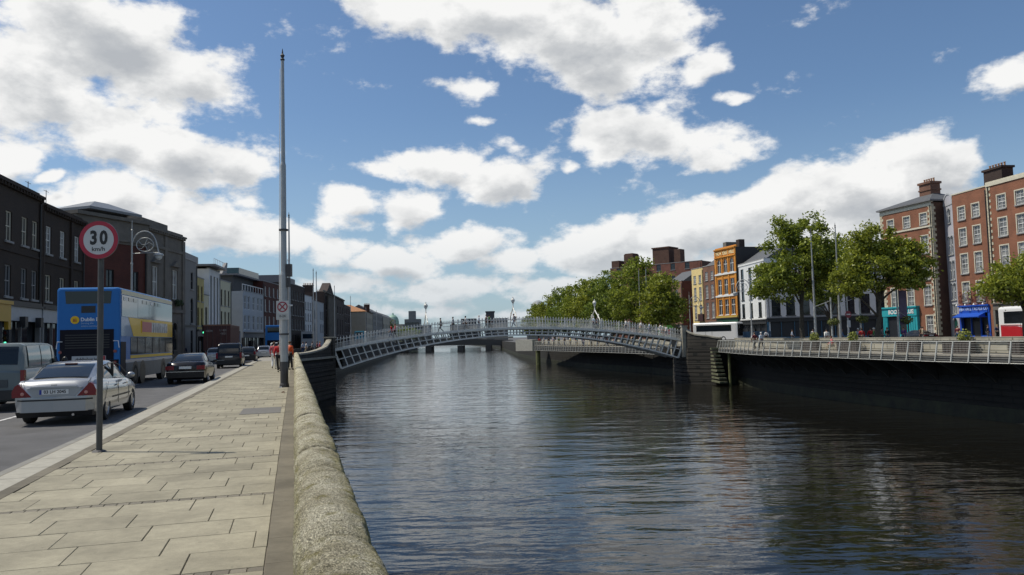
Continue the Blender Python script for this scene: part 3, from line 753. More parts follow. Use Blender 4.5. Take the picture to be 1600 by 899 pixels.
t, w_, rz_ = building('brick_building', 'dark brown brick terrace with white sash windows and a pale blank shop fascia', (-34.72, 56.5), (-36.4, 65), 12.2, 11, M_brown,
    [(5.2, 7.2, (M_cream, M_glass, 'sash mid')), (8.8, 10.9, curt)], [.14, .46, .82], 1.05, cornice=M_brown, strings=[(8.1, .14, .08, M_brown), (4.75, .2, .16, M_dark)], chim=[(.15, 2, .9, 1.6, 1.1), (.75, 4, .9, 1.6, 1.0)],
    shop=dict(top=4.7, fh=1.1, m=M_dark, fm=wh_fascia, im=P_grey, n=4, door=.75), piers=[(.66, .4), (.01, .3)], group=LG)
# concave red brick link under a stone entablature
t, w_, rz_ = building('brick_building', 'red brick building with tall narrow windows between the brown terrace and the stone bank', (-37.0, 65.2), (-34.6, 72.4), 11.2, 9, M_red,
    [(2.4, 4.6, dkf, 1.0, [.25, .5]), (5.6, 8.6, (M_dark, M_glass, 'sash mid'), .9, [.45, .82]), (5.2, 6.6, (M_white, M_curt, 'sash'), .7, [.18])], [], 1, side=M_red, strings=[(4.9, .25, .1, M_tile), (11.0, .2, .1, M_stone)], group=LG)
MB().box(-.4, w_ + .05, -.25, 5, 11.22, 13.1).build('entablature', M_stone, t); MB().box(-.5, w_ + .1, -.5, 5, 13.1, 13.4).build('cornice', M_stone, t)
lan = MB(); lan.loft([[(4.6, 4, 13.2), (13, 4, 13.2), (13, 11, 13.2), (4.6, 11, 13.2)], [(7, 6, 15.0), (11, 6, 15.0), (11, 9, 15.0), (7, 9, 15.0)]]); lan.build('roof', M_slate, t)
lan = MB(); lan.box(5.8, 12.2, 5, 10, 14.9, 15.15); lan.loft([[(5.8, 5, 15.15), (12.2, 5, 15.15), (12.2, 10, 15.15), (5.8, 10, 15.15)], [(8.2, 7, 16.1), (9.8, 7, 16.1), (9.8, 8, 16.1), (8.2, 8, 16.1)]]); lan.build('roof_lantern', mat('lantern_glass', (.17, .18, .19), .4), t)
t, w_, rz_ = building('bank_building', 'grey limestone bank with a heavy cornice, pilasters and hanging flower boxes', (-34.6, 72.4), (-34.7, 81), 12.9, 12, M_stone,
    [(1.2, 4.0, (M_dark, M_glass, 'arch sash')), (6.4, 9.4, (M_white, M_curt, 'sash mid'))], [.22, .74], 1.25, sill=M_stone, surround=M_stone, cornice=M_stone, strings=[(5.0, .35, .2, M_stone), (11.2, .3, .12, M_stone)], piers=[(.03, .6), (.48, .6), (.97, .6)], group=LG)
MB().box(-.1, w_ * .62, .3, 2, 13.2, 13.9).build('parapet_block', M_stone, t)
for f in (.22, .74): MB().prism([(f * w_ - 1.0, -.28, 9.7), (f * w_ + 1.0, -.28, 9.7), (f * w_, -.28, 10.35)], (0, .3, 0)).build('pediment', M_stone, t)
M_leafd = mat('box_foliage', (.035, .06, .02), .7, var=.5, nscale=12)
def leafball(mb, c, r, n, size, rg, m=0):
    for i in range(n):
        d = Vector((rg.gauss(0, 1), rg.gauss(0, 1), rg.gauss(0, 1))).normalized() * rg.uniform(.55, 1) ; p = Vector(c) + Vector((d.x * r[0], d.y * r[1], d.z * r[2]))
        a = Vector((rg.gauss(0, 1), rg.gauss(0, 1), rg.gauss(0, 1))).normalized(); b = a.cross(d + Vector((.1, 0, 0))).normalized()
        s_ = size * rg.uniform(.6, 1.2); mb.face([p - a * s_, p + b * s_ * .6, p + a * s_, p - b * s_ * .6], m)
for f in (.22, .74):
    l = MB(); leafball(l, (f * w_, -.45, 6.0), (.75, .4, .45), 260, .1, random.Random(int(f * 99))); l.build('flower_box', M_leafd, t)
building('townhouse', 'plain grey rendered building with two arched openings, right of the stone bank', (-36.6, 83), (-37.9, 92), 11.5, 9, P_grey, [(.6, 3.4, dkf), (4.2, 7.2, (M_dark, M_glass, 'arch sash'), 1.2), (8.2, 10.2, dkf)], [.36, .78], 1.0, strings=[(3.8, .2, .1, M_stone)], group=LG)
building('townhouse', 'narrow mustard-yellow house next to the plain grey one', (-37.9, 92), (-38.6, 96), 9.8, 9, P_yel, [(4.0, 6.2, dkf), (7.0, 8.9, dkf)], [.26, .74], .85, shop=dict(top=3.5, m=M_dark, n=2), group=LG)
building('townhouse', 'low cream two-storey building squeezed beside the yellow house', (-38.6, 96), (-38.8, 98), 7.9, 9, P_cream, [(4.2, 6.4, dkf)], [.5], .8, shop=dict(top=3.5, m=M_dark, n=2), group=LG)
t, w_, rz_ = building('office_building', 'modern white building with tall dark glazed strips and a thin overhanging roof', (-38.75, 98), (-39.7, 104), 11.4, 9, P_white, [(.4, 10.6, modern, 1.05)], [.2, .5, .8], 1.0, sill=None, group=LG)
MB().box(-.6, w_ + .4, -.9, 6, 11.7, 11.95).build('roof_canopy', M_lead, t); MB().box(-1.5, w_ + 1, 3, 9, 11.96, 13.6).build('penthouse', M_lead, t)
r_ = MB()
for i in range(7): r_.tube([(i * w_ / 6, -.6, 11.95), (i * w_ / 6, -.6, 12.75)], .025, 5)
r_.tube([(0, -.6, 12.7), (w_, -.6, 12.7)], .03, 5); r_.build('roof_railing', M_white, t)
building('townhouse', 'cream three-storey building with green planting between first-floor windows', (-39.7, 104), (-40.4, 110), 10.4, 9, P_cream, [(4.0, 6.2, dkf), (7.0, 9.2, dkf)], [.18, .5, .82], .85, shop=dict(top=3.5, m=M_dark, n=3), group=LG)
t, w_, rz_ = building('hotel_building', 'pale grey and white block with a setback top storey and wide window bays', (-40.4, 115), (-41.2, 127), 9.6, 12, P_lg, [(3.8, 6.0, (M_white, M_glass, 'sash mid')), (6.9, 9.0, (M_white, M_glass, 'sash mid'))], [.1, .27, .5, .72, .9], 1.4, sill=None, shop=dict(top=3.4, m=M_dark, fm=P_grey, n=5), group=LG)
MB().box(.3, w_ - .3, 1.6, 9, 9.7, 12.0).build('setback_storey', P_dk, t); MB().box(-.3, w_ + .2, .6, 10, 12.0, 12.25).build('roof_canopy', M_lead, t)
MB().prism([(-.2, 3, 12.25), (2.0, 3, 12.25), (2.6, 3, 14.1), (2.0, 3, 14.1)], (0, .4, 0)).build('roof_fin', M_lead, t)
g = MB()
for i in range(9): g.box(i * w_ / 8 - .04, i * w_ / 8 + .04, .05, .12, 9.74, 10.7)
g.box(0, w_, .06, .1, 10.6, 10.7); g.build('balustrade', M_white, t)
t, w_, rz_ = building('brick_building', 'deep red brick block with white-framed windows behind the near flagpole', (-41.3, 127), (-42.0, 141), 12.0, 12, M_red, [(1, 3, dkf), (4.2, 6.2, curt), (7, 9, curt), (9.6, 11.2, curt)], [.12, .3, .5, .7, .88], 1.0, group=LG)
MB().box(-3, w_ * .6, 3, 11, 12.1, 14.0).build('glass_penthouse', mat('teal_glass', (.04, .08, .09), .2), t)
building('brick_building', 'tall dark brick terrace just right of the near flagpole', (-42.3, 143), (-43.4, 160), 13.0, 11, M_dbrick, [(4.2, 6.2, greyf), (7, 9, greyf), (10, 11.8, greyf), (.5, 3.2, dkf)], [.08, .22, .36, .5, .64, .78, .92], 1.0, roof='box', group=LG)
building('townhouse', 'white four-storey building with small dark windows beyond the dark brick terrace', (-43.4, 160), (-43.9, 168), 11.5, 9, P_white, [(3.8, 5.4, dkf), (6.2, 7.8, dkf), (8.6, 10.2, dkf), (.5, 3, dkf)], [.2, .5, .8], .9, group=LG)
t, w_, rz_ = building('office_building', 'white rendered building with a tall arched entrance bay', (-43.9, 168), (-45.5, 185), 10.8, 10, P_lg, [(4, 5.8, dkf), (7, 8.8, dkf)], [.08, .22, .7, .84, .94], .9, group=LG)
t, w_, rz_ = building('church_building', 'sooty columned building with a stepped parapet among the far left terraces', (-45.5, 186), (-50.5, 230), 13.8, 14, M_dbrick, [(3.5, 8.0, dkf), (9.5, 11.5, dkf)], [.06, .2, .34, .48, .62, .76, .9], 1.4, chim=[(.05, 3, 1.2, 2.4, 1.6), (.6, 3, 1.2, 2.4, 1.6)], cornice=M_stone, group=LG)
MB().prism([(2, -.3, 14.0), (16, -.3, 14.0), (9, -.3, 16.6)], (0, 2, 0)).build('pediment', M_dbrick, t)
c = MB()
for i in range(6): c.lathe([(.55, .3), (.5, .6), (.42, 12.5), (.6, 13)], 10, (2.6 + i * 2.5, -.6, 0))
c.build('columns', M_stone, t)
building('brick_building', 'brown brick terrace in front of the orange tiled roof', (-51.6, 233), (-54.5, 258), 13, 12, M_dbrick, [(1, 3, dkf), (4.5, 6.5, dkf), (7.5, 9.3, dkf), (10.3, 12, dkf)], [.1, .3, .5, .7, .9], 1.2, roof='pitch', chim=[(.9, 3, 1, 2, 2)], group=LG)
t, w_, rz_ = building('townhouse', 'tan building with an orange tiled hipped roof far along the left quay', (-50.0, 262), (-52.5, 288), 11.5, 14, P_tan, [(1, 3, dkf), (4.2, 6.2, dkf), (7.6, 9.6, dkf)], [.1, .3, .5, .7, .9], 1.2, side=P_tan, chim=[(.95, 1, 1, 2, 3.4)], group=LG)
MB().loft([[(-.4, -.4, 11.7), (w_ + .4, -.4, 11.7), (w_ + .4, 14.4, 11.7), (-.4, 14.4, 11.7)], [(6, 6, 14.3), (w_ - 6, 6, 14.3), (w_ - 6, 8, 14.3), (6, 8, 14.3)]]).build('tiled_roof', M_tile, t)
building('townhouse', 'grey rendered terrace beyond the orange roofed building', (-54.0, 292), (-58.5, 345), 12.8, 12, P_grey, [(1, 3, dkf), (4.2, 6.2, dkf), (7.4, 9.2, dkf), (10, 11.6, dkf)], [.06, .16, .26, .36, .46, .56, .66, .76, .86, .95], 1.3, roof='pitch', group=LG)
building('townhouse', 'farthest cream terrace where the left quay bends out of sight', (-58.7, 346), (-64.0, 420), 12.5, 12, P_tan, [(1, 3, dkf), (4.2, 6.2, dkf), (7.4, 9.2, dkf)], [.06, .16, .26, .36, .46, .56, .66, .76, .86, .95], 1.5, roof='pitch', group=LG)

# ---- right bank
blue = mat('royal_blue', (.012, .075, .42), .4, var=.04); teal = mat('teal_paint', (.03, .33, .37), .4, var=.05); M_open = mat('shop_interior', (.012, .014, .018), .5, var=.3, nscale=4)
RA, RBb = (52.85, 109), (55.25, 100)
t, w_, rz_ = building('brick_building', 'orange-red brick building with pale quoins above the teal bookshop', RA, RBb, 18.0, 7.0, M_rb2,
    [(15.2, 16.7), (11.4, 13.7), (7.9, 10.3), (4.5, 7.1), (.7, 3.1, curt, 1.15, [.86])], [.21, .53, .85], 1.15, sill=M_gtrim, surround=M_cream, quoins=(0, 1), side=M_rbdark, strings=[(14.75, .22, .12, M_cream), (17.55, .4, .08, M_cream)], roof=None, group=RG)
MB().box(-.3, w_ + .3, -.4, 7.3, 18.15, 18.35).build('eaves', M_lead, t)
r = MB(); r.loft([[(-.3, -.4, 18.35), (w_ + .3, -.4, 18.35), (w_ + .3, 7.3, 18.35), (-.3, 7.3, 18.35)], [(5, 2.9, 19.7), (w_ - 2.6, 2.9, 19.7), (w_ - 2.6, 4.2, 19.7), (5, 4.2, 19.7)]]); rf = r.build('roof', M_slate, t)
c = MB(); c.box(w_ - 4.6, w_ - 2.6, 2.6, 4.2, 18.6, 21.1); c.box(w_ - 4.75, w_ - 2.45, 2.45, 4.35, 21.1, 21.4); c.box(w_ - 4.7, w_ - 2.5, 2.5, 4.3, 20.2, 20.4); c.build('chimney', M_br3, rf)
for i in range(5): obj('chimney_pot', WINC['pot'] if 'pot' in WINC else MB().box(0, 1, 0, 1, 0, 1).mesh('pot', M_pot), rf, (w_ - 4.4 + i * .4, 3.4, 21.4))
# teal bookshop front (a part of the building)
s_ = MB(); sx1 = w_ * .67
s_.box(-.05, .75, -.4, .05, -.12, 3.6); s_.box(sx1 - 1.5, sx1, -.4, .05, -.12, 3.6); s_.box(-.1, sx1 + .05, -.5, .05, 3.2, 4.3); s_.box(-.2, sx1 + .15, -.65, .05, 4.3, 4.5); s_.box(sx1 - 3.4, sx1 - 1.5, -.3, .04, -.12, .7); s_.box(sx1 - 3.45, sx1 - 3.33, -.3, .04, .7, 3.2); s_.box(sx1 - 2.0, sx1 - 1.9, -.3, .04, .7, 3.2); s_.box(sx1 - 3.4, sx1 - 1.5, -.3, .04, 2.6, 2.75)
for x in (.05, .3, .55): s_.box(x, x + .1, -.46, -.4, -.12, 3.2)
for x in (sx1 - 1.3, sx1 - .9, sx1 - .5): s_.box(x, x + .12, -.46, -.4, -.12, 3.2)
sf = s_.build('teal_shopfront', teal, t); MB().box(.75, sx1 - 1.5, -.2, -.01, -.12, 3.2).build('shop_opening', M_open, t)
l = obj('lettering', text_mesh('BOOK VALUE', .78, M_white, .02, .018, .98), sf, ((.95 + sx1) / 2 - .1, -.53, 3.75))
# narrow pale house
t, w_, rz_ = building('narrow_house', 'narrow lilac-grey house with round-arched windows and a curved gable', (57.19, 100.5), (56.70, 97.5), 17.3, 7, P_lil,
    [(15.0, 16.9, (M_white, M_glass, 'arch sash'), .9, [.5]), (10.9, 13.3, (M_white, M_glass, 'arch sash'), .75, [.34, .66]), (7.6, 10.1, (M_white, M_glass, 'arch sash'), .75, [.34, .66]), (5.0, 7.2, (M_white, M_glass, 'arch sash'), .75, [.34, .66]), (3.2, 4.5, (M_white, M_glass, 'arch'), .5, [.3, .5, .7]), (-.1, 2.7, (M_gtrim, mat('green_door', (.01, .06, .05), .4), 'arch'), 1.5, [.5])], [], 1, surround=P_lg, group=RG)
g = MB(); g.prism([(w_ / 2 + 1.3 * math.cos(PI * i / 12), -.05, 17.4 + 1.35 * math.sin(PI * i / 12)) for i in range(13)], (0, .4, 0)); g.build('gable', P_lil, t)
g = MB()
for i in range(12):
    a, b = PI * i / 12, PI * (i + 1) / 12; g.prism([(w_ / 2 + rr_ * math.cos(q), -.12, 17.4 + rr_ * math.sin(q)) for rr_, q in ((1.3, a), (1.5, a), (1.5, b), (1.3, b))], (0, .5, 0))
g.build('gable_moulding', P_lg, t)
t, w_, rz_ = building('brick_building', 'orange-red brick building with four storeys of paired sashes above the blue shop', (55.87, 96.3), (56.57, 90.4), 18.1, 9, M_rb2,
    [(14.8, 16.4), (11.6, 13.7), (8.1, 10.5), (4.6, 7.0)], [.27, .68], 1.2, surround=M_cream, roof=None, shop=dict(top=4.1, m=blue, fm=blue, n=3, g=M_open, door=.55, x=(.25, 5.4), wall=M_rb2, fh=.9), group=RG)
c = MB(); c.box(2.6, 5.6, 2.5, 4.0, 17.9, 20.5); c.box(2.45, 5.75, 2.35, 4.15, 20.5, 20.75); ch = c.build('chimney', M_dbrick, t)
for i in range(6): obj('chimney_pot', WINC['pot'], t, (2.9 + i * .48, 3.2, 20.75))
b_ = MB(); b_.box(.3, 5.0, -1.2, -.15, 2.62, 2.72); b_.prism([(.3, -.15, 3.2), (.3, -1.2, 2.72), (.3, -1.2, 2.62), (.3, -.15, 2.62)], (4.4, 0, 0)); b_.build('awning', blue, t)
M_ltb = mat('pale_blue_letters', (.38, .48, .72), .5)
obj('lettering', text_mesh('A HALL TACKLE CO', .52, M_ltb, .02, .01, .92), t, (3.05, -.17, 3.66))
MB().lathe([(.28, 0), (.28, .03), (.2, .03), (.2, .045)], 16, (.62, -.19, 3.68), axis='y').build('emblem', M_ltb, t)
for i in range(4): MB().tube([(.5 + i * 1.5, -.1, 4.3), (.5 + i * 1.5, -.6, 4.35), (.5 + i * 1.5, -.62, 4.15)], [.03, .03, .13], 8).build('sign_lamp', M_white, t)
for f in (.27, .68):
    for dx_ in (-.75, .75): fl = MB(); leafball(fl, (f * w_ + dx_, -.3, 5.2), (.25, .25, .9), 120, .09, random.Random(5 + int(dx_ * 4))); struct(fl.build('window_flowers', mat('red_flowers', (.22, .03, .05), .7, var=.6, nscale=14, dirt=(.04, .06, .02)), t), 'stuff')
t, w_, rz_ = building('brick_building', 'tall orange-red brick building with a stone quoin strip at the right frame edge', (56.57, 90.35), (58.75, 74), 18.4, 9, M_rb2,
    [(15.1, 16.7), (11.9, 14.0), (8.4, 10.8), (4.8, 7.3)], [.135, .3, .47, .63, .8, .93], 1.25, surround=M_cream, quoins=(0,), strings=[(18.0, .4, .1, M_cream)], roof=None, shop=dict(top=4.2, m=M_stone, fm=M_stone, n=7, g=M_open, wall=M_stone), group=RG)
c = MB(); c.box(4.2, 7.6, 2.5, 4.2, 18.2, 20.9); c.box(4.05, 7.75, 2.35, 4.35, 20.9, 21.2); ch = c.build('chimney', M_dbrick, t)
for i in range(6): obj('chimney_pot', WINC['pot'], t, (4.5 + i * .52, 3.3, 21.2))
# far group
t, w_, rz_ = building('pub_building', 'bright white rendered corner building with dark windows, right of the orange one', (44.45, 150), (45.25, 137), 14.6, 10, P_white,
    [(11.4, 13.6, dkf), (7.6, 11.0, dkf), (4.2, 6.9, dkf)], [.14, .45, .78], 1.5, sill=M_dark, shop=dict(top=3.7, m=M_dark, n=4, g=M_open), strings=[(3.75, .25, .12, M_white), (14.2, .3, .1, M_white)], roof='pitch', group=RG)
t, w_, rz_ = building('long_building', 'long pale building with a dark awning and shopfronts behind the trees', (45.25, 136.9), (64.75, 131.4), 11.6, 12, plaster('shaded_render', (.46, .46, .47)),
    [(4.3, 7.6, dkf)], [.08, .2, .32, .44, .56, .68, .8, .92], 1.5, sill=M_dark, shop=dict(top=3.8, m=M_dark, im=mat('hoarding_blue', (.03, .10, .17), .5, var=.3), n=9, g=M_open, fh=.6), roof='pitch', strings=[(3.85, .2, .35, M_lead)], group=RG)
fr = M_white
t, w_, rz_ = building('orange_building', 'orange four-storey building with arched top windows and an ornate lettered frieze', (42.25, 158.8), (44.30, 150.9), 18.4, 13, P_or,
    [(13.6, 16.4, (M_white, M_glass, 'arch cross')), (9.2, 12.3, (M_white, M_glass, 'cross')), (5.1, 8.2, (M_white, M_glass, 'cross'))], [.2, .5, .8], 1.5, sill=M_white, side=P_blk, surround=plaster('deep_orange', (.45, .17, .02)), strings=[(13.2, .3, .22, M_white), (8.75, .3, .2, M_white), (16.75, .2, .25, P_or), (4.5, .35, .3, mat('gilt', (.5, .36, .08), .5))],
    cornice=P_or, piers=[(.03, .5), (.35, .3), (.65, .3), (.97, .5)], shop=dict(top=4.4, m=M_dark, fm=mat('dark_green', (.02, .08, .05), .5), n=3, fh=1.7, g=M_open), roof='flat', group=RG)
obj('lettering', text_mesh('THE WOOLLEN MILLS', .95, mat('gold_letters', (.85, .72, .42), .6), .03, .02, .78), t, (w_ / 2, -.06, 17.55))
MB().box(w_ - 1.4, w_ - .2, 1, 2.2, 18.4, 19.9).build('roof_urn', M_dbrick, t)
MB().box(.0, 1.3, 2, 5, 18, 20.2).build('chimney', M_stone, t)
building('brick_building', 'brown brick house between the orange building and the lemon-yellow one', (40.95, 163.9), (42.20, 158.9), 15.6, 9, M_br3, [(12.6, 14.4), (8.8, 11.6), (4.6, 7.9)], [.27, .73], 1.15, surround=None, roof='pitch', chim=[(.85, 2, 1, 2, 2.2)], shop=dict(top=3.6, m=M_dark, n=2, g=M_open), group=RG)
t, w_, rz_ = building('townhouse', 'lemon-yellow rendered house with grey sash windows beside the brown brick one', (39.65, 168.9), (40.90, 164), 15.5, 9, P_yr, [(12.3, 14.0), (8.6, 11.4), (4.4, 7.6)], [.27, .73], 1.15, shop=dict(top=3.6, m=M_dark, n=2, g=M_open), roof=None, group=RG)
MB().box(w_ * .55, w_ * .98, -.35, -.02, 4.0, 5.6).build('hanging_sign', mat('maroon', (.05, .02, .02), .5), t)
t, w_, rz_ = building('brick_building', 'brick corner building with slate roof and shaded red side wall left of the yellow house', (36.75, 184), (38.75, 175), 13.5, 9, brickmat('buff_brick', (.24, .13, .08), (.2, .11, .07), (.2, .14, .1)), [(9, 11.6, (M_white, M_glass, 'sash mid')), (4.6, 7.6, (M_white, M_glass, 'arch sash'))], [.25, .7], 1.2, side=brickmat('shaded_red_brick', (.13, .035, .022), (.11, .03, .02), (.1, .04, .03)), roof='pitch', shop=dict(top=3.6, m=M_dark, n=3, g=M_open), group=RG)  # dark side wall: the missing sun is put into the brick colour
t, w_, rz_ = building('warehouse', 'big red-brick warehouse with stepped parapets rising behind the riverside trees', (33.75, 262), (59.75, 240), 24.2, 25, brickmat('warehouse_brick', (.20, .075, .05), (.17, .06, .04), (.15, .08, .06)), [(18, 20, dkf), (22, 24, dkf)], [.1, .25, .4, .55, .7, .85], 1.6, side=M_rbdark, group=RG)
b_ = MB(); b_.box(0, 3, 1, 6, 24.2, 26.8); b_.box(5, 8.5, 1, 5, 24.2, 28.6); b_.box(5.2, 8.3, 1.2, 4.8, 28.6, 28.9); b_.box(15.5, 21.5, 2, 8, 24.2, 29.6); b_.box(15.2, 21.8, 1.8, 8.2, 29.6, 30.0); b_.box(23.4, 25.6, 2, 5, 24.2, 28.8); b_.build('parapet_block', M_rbdark, t)

# ---- far skyline
t = thing('dome_building', 'building with a pale green copper dome far off on the left bank', 'building', (-95, 600, 0))
MB().box(-9, 9, 0, 18, -.1, 14).build('wall', P_tan, t); MB().lathe([(4.8, 14), (4.8, 16), (4.5, 17.8), (3.6, 19.8), (2.2, 21.2), (.8, 21.8), (.5, 23), (.1, 23.3)], 20, (0, 9, 0)).build('dome', mat('copper_green', (.22, .36, .30), .6), t)
t = thing('concrete_tower', 'stepped grey concrete office tower on the skyline left of the bridge lamps', 'building', (-80, 610, 0))
b_ = MB(); b_.box(-6, 6, 0, 12, -.1, 18); b_.box(-3, 2, 2, 10, 18, 24.5); b_.box(2, 14, 3, 12, -.1, 13); b_.build('wall', mat('far_concrete', (.17, .18, .18), .8), t)
w2 = MB()
for i in range(4): w2.box(-5.4, 5.4, -.15, 0.02, 3 + i * 3.6, 4.6 + i * 3.6)
w2.build('window_band', M_glass, t)
t = thing('far_terrace', 'low dark skyline building between the pedestrians at the top of the bridge', 'building', (-36, 560, 0))
b_ = MB(); b_.box(-10, 12, 0, 14, -.1, 12); b_.box(-2, 9, 2, 10, 12, 16); b_.build('wall', P_dk, t)
t = thing('slim_tower', 'slim dark chimney tower rising above the middle of the bridge', 'tower', (-16.5, 560, 0))
MB().box(-3, 3, 0, 6, -.1, 20).build('shaft', P_dk, t); MB().box(-3.4, 3.4, -.4, 6.4, 20, 21).build('cap', P_dk, t)
t = thing('far_block', 'small pale concrete block on the horizon behind the bridge centre', 'building', (-9, 590, 0))
MB().box(-5, 5, 0, 10, -.1, 16.5).build('wall', P_grey, t)
t = thing('domed_courthouse', 'grey domed building seen faintly past the left end of the tree row', 'building', (17, 500, 0))
MB().box(-8, 8, 0, 16, -.1, 15).build('wall', P_grey, t); MB().lathe([(5, 15), (5, 19.5), (5.1, 20), (4.6, 22.4), (3.2, 24.4), (1, 25.5), (.1, 25.6)], 28, (0, 8, 0)).build('dome', mat('dome_lead', (.28, .30, .31), .6), t)
# ------------------------------------------------------------------ the iron footbridge
M_iron_w = mat('bridge_paint', (.74, .73, .67), .5, var=.18, nscale=5, bump=.15, bscale=50)
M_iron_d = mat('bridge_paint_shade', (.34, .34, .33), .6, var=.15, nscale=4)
M_deck = mat('bridge_deck', (.16, .155, .145), .85, var=.15)
L0 = Vector((-20.1, 86.4, 0)); R0 = Vector((21.0, 95.2, 0)); E_ = (R0 - L0).normalized(); N_ = Vector((-E_.y, E_.x, 0)); SP = (R0 - L0).length; BW = 3.7
bridge = thing('iron_footbridge', 'pale grey cast iron arched footbridge with lattice ribs and spiked railings spanning the river', 'bridge', tuple(L0), math.atan2(E_.y, E_.x))
zd = lambda s: .62 + 1.98 * 4 * s * (1 - s)
zs_ = lambda s: -1.38 + 3.28 * 4 * s * (1 - s)
def topp(s): return Vector((s * SP, 0, zd(s)))
def botp(s): return Vector((.75 + s * (SP - 1.5), 0, zs_(s)))
def strip(name, f, w, h, y, m, n=44, s0=0, s1=1, dz=0):
    rings = []
    for i in range(n + 1):
        p = f(lerp(s0, s1, i / n)); rings.append([(p.x, y - w / 2, p.z + dz - h / 2), (p.x, y + w / 2, p.z + dz - h / 2), (p.x, y + w / 2, p.z + dz + h / 2), (p.x, y - w / 2, p.z + dz + h / 2)])
    return MB().loft(rings).build(name, m, bridge)
NP = 54
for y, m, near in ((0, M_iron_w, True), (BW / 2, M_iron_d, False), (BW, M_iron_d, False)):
    strip('upper_chord', topp, .16, .17, y, m); strip('lower_chord', botp, .2, .16, y, m)
    strip('middle_chord', lambda s: (topp(s) + botp(s)) / 2, .10, .09, y, m)
    al = MB()
    for i in range(NP + 1):
        s = i / NP; a, b = topp(s), botp(s); a.y = b.y = y; w_ = .06 if 0 < i < NP else .12; d = Vector((w_, 0, 0))
        pts = [a - d, a + d, b + d, b - d]; pts = [(p.x, y - .05, p.z) for p in pts]
        if near: MB().prism(pts, (0, .1, 0)).build('lattice_strut', m, bridge)
        else: al.prism(pts, (0, .1, 0))
    if not near: struct(al.build('inner_lattice_struts', m, bridge), 'stuff')
for i in range(1, 12):
    s = i / 12; p = botp(s); MB().tube([(p.x, 0, p.z), (p.x, BW, p.z)], .06, 6).build('cross_brace', M_iron_d, bridge)
rings = []
for i in range(45):
    p = topp(i / 44); rings.append([(p.x, -.12, p.z), (p.x, BW + .12, p.z), (p.x, BW + .12, p.z + .12), (p.x, -.12, p.z + .12)])
MB().loft(rings).build('deck', M_deck, bridge)
for y in (-.15, BW + .15): strip('deck_fascia', topp, .06, .2, y, M_iron_w, dz=.08)
# railings: tall spiked balusters, three rails, shorter infill bars
bal = MB(); bal.box(-.022, .022, -.018, .018, 0, 1.14); bal.loft([[(-.022, -.018, 1.14), (.022, -.018, 1.14), (.022, .018, 1.14), (-.022, .018, 1.14)], [(-.055, -.03, 1.2), (.055, -.03, 1.2), (.055, .03, 1.2), (-.055, .03, 1.2)], [(-.004, -.004, 1.37), (.004, -.004, 1.37), (.004, .004, 1.37), (-.004, .004, 1.37)]])
bal_me = bal.mesh('baluster', M_iron_w)
NB = 122
for y in (-.05, BW + .05):
    inf = MB()
    for i in range(NB + 1):
        s = i / NB; p = topp(s); obj('baluster', bal_me, bridge, (p.x, y, p.z + .1))
        if i < NB:
            for q in (1 / 3, 2 / 3): p = topp((i + q) / NB); inf.box(p.x - .014, p.x + .014, y - .012, y + .012, p.z + .15, p.z + .72)
    struct(inf.build('infill_bars', M_iron_w, bridge), 'stuff')
    for dz, h in ((1.18, .055), (.8, .045), (.24, .05)): strip('handrail' if dz > 1 else 'rail', topp, .05, h, y, M_iron_w, dz=dz)
    for i in range(13):
        p = topp(i / 12); b = MB(); b.box(-.045, .045, -.045, .045, 0, 1.32); b.ball((0, 0, 1.38), .07, 8, 5); b.build('railing_post', M_iron_w, bridge, (p.x, y, p.z + .08))
M_lampglass = mat('lamp_glass', (.55, .58, .58), .15, var=.05)
for s, lab in ((.25, 'ornate white lamp on a double curved hoop over the left part of the footbridge'), (.5, 'ornate white lamp on a curved hoop over the crown of the footbridge'), (.745, 'ornate white lamp on a curved hoop in front of the dense riverside trees')):
    p = topp(s); w0 = bridge.matrix_world
    wp = L0 + E_ * p.x
    t = thing('bridge_lamp', lab, 'lamp', (wp.x, wp.y, p.z + .1), math.atan2(E_.y, E_.x), 'hoop lamps on the footbridge')
    for sg in (0, 1):
        pts = []
        for k in range(15):
            a = k / 14; z = lerp(1.1, 2.55, a); yy = (BW / 2) * (a ** 1.5 * .55 + .45 * math.sin(a * PI / 2) ** 2.2); yy = min(yy, BW / 2)
            pts.append((0, yy if sg == 0 else BW - yy, z + .0))
        MB().tube([(0, pts[0][1], .0)] + pts, [.06] * 16, 8).build('hoop_arm', M_iron_w, t)
        sc = [(0, (.55 if sg == 0 else BW - .55) + .22 * math.cos(a * .5) * (1 if sg == 0 else -1), 1.75 + .22 * math.sin(a * .5)) for a in range(13)]
        MB().tube(sc, .03, 6).build('scroll', M_iron_w, t)
    MB().lathe([(.05, 2.5), (.09, 2.6), (.05, 2.7), (.05, 2.95), (.12, 3.0), (.10, 3.04)], 10, (0, BW / 2, 0)).build('stem', M_iron_w, t)
    ln = MB().lathe([(.10, 3.04), (.23, 3.3), (.24, 3.42), (.2, 3.46)], 8, (0, BW / 2, 0)).build('lantern', M_lampglass, t)
    MB().lathe([(.25, 3.44), (.15, 3.6), (.06, 3.66), (.07, 3.74), (.01, 3.86)], 8, (0, BW / 2, 0)).build('cap', M_iron_w, ln)

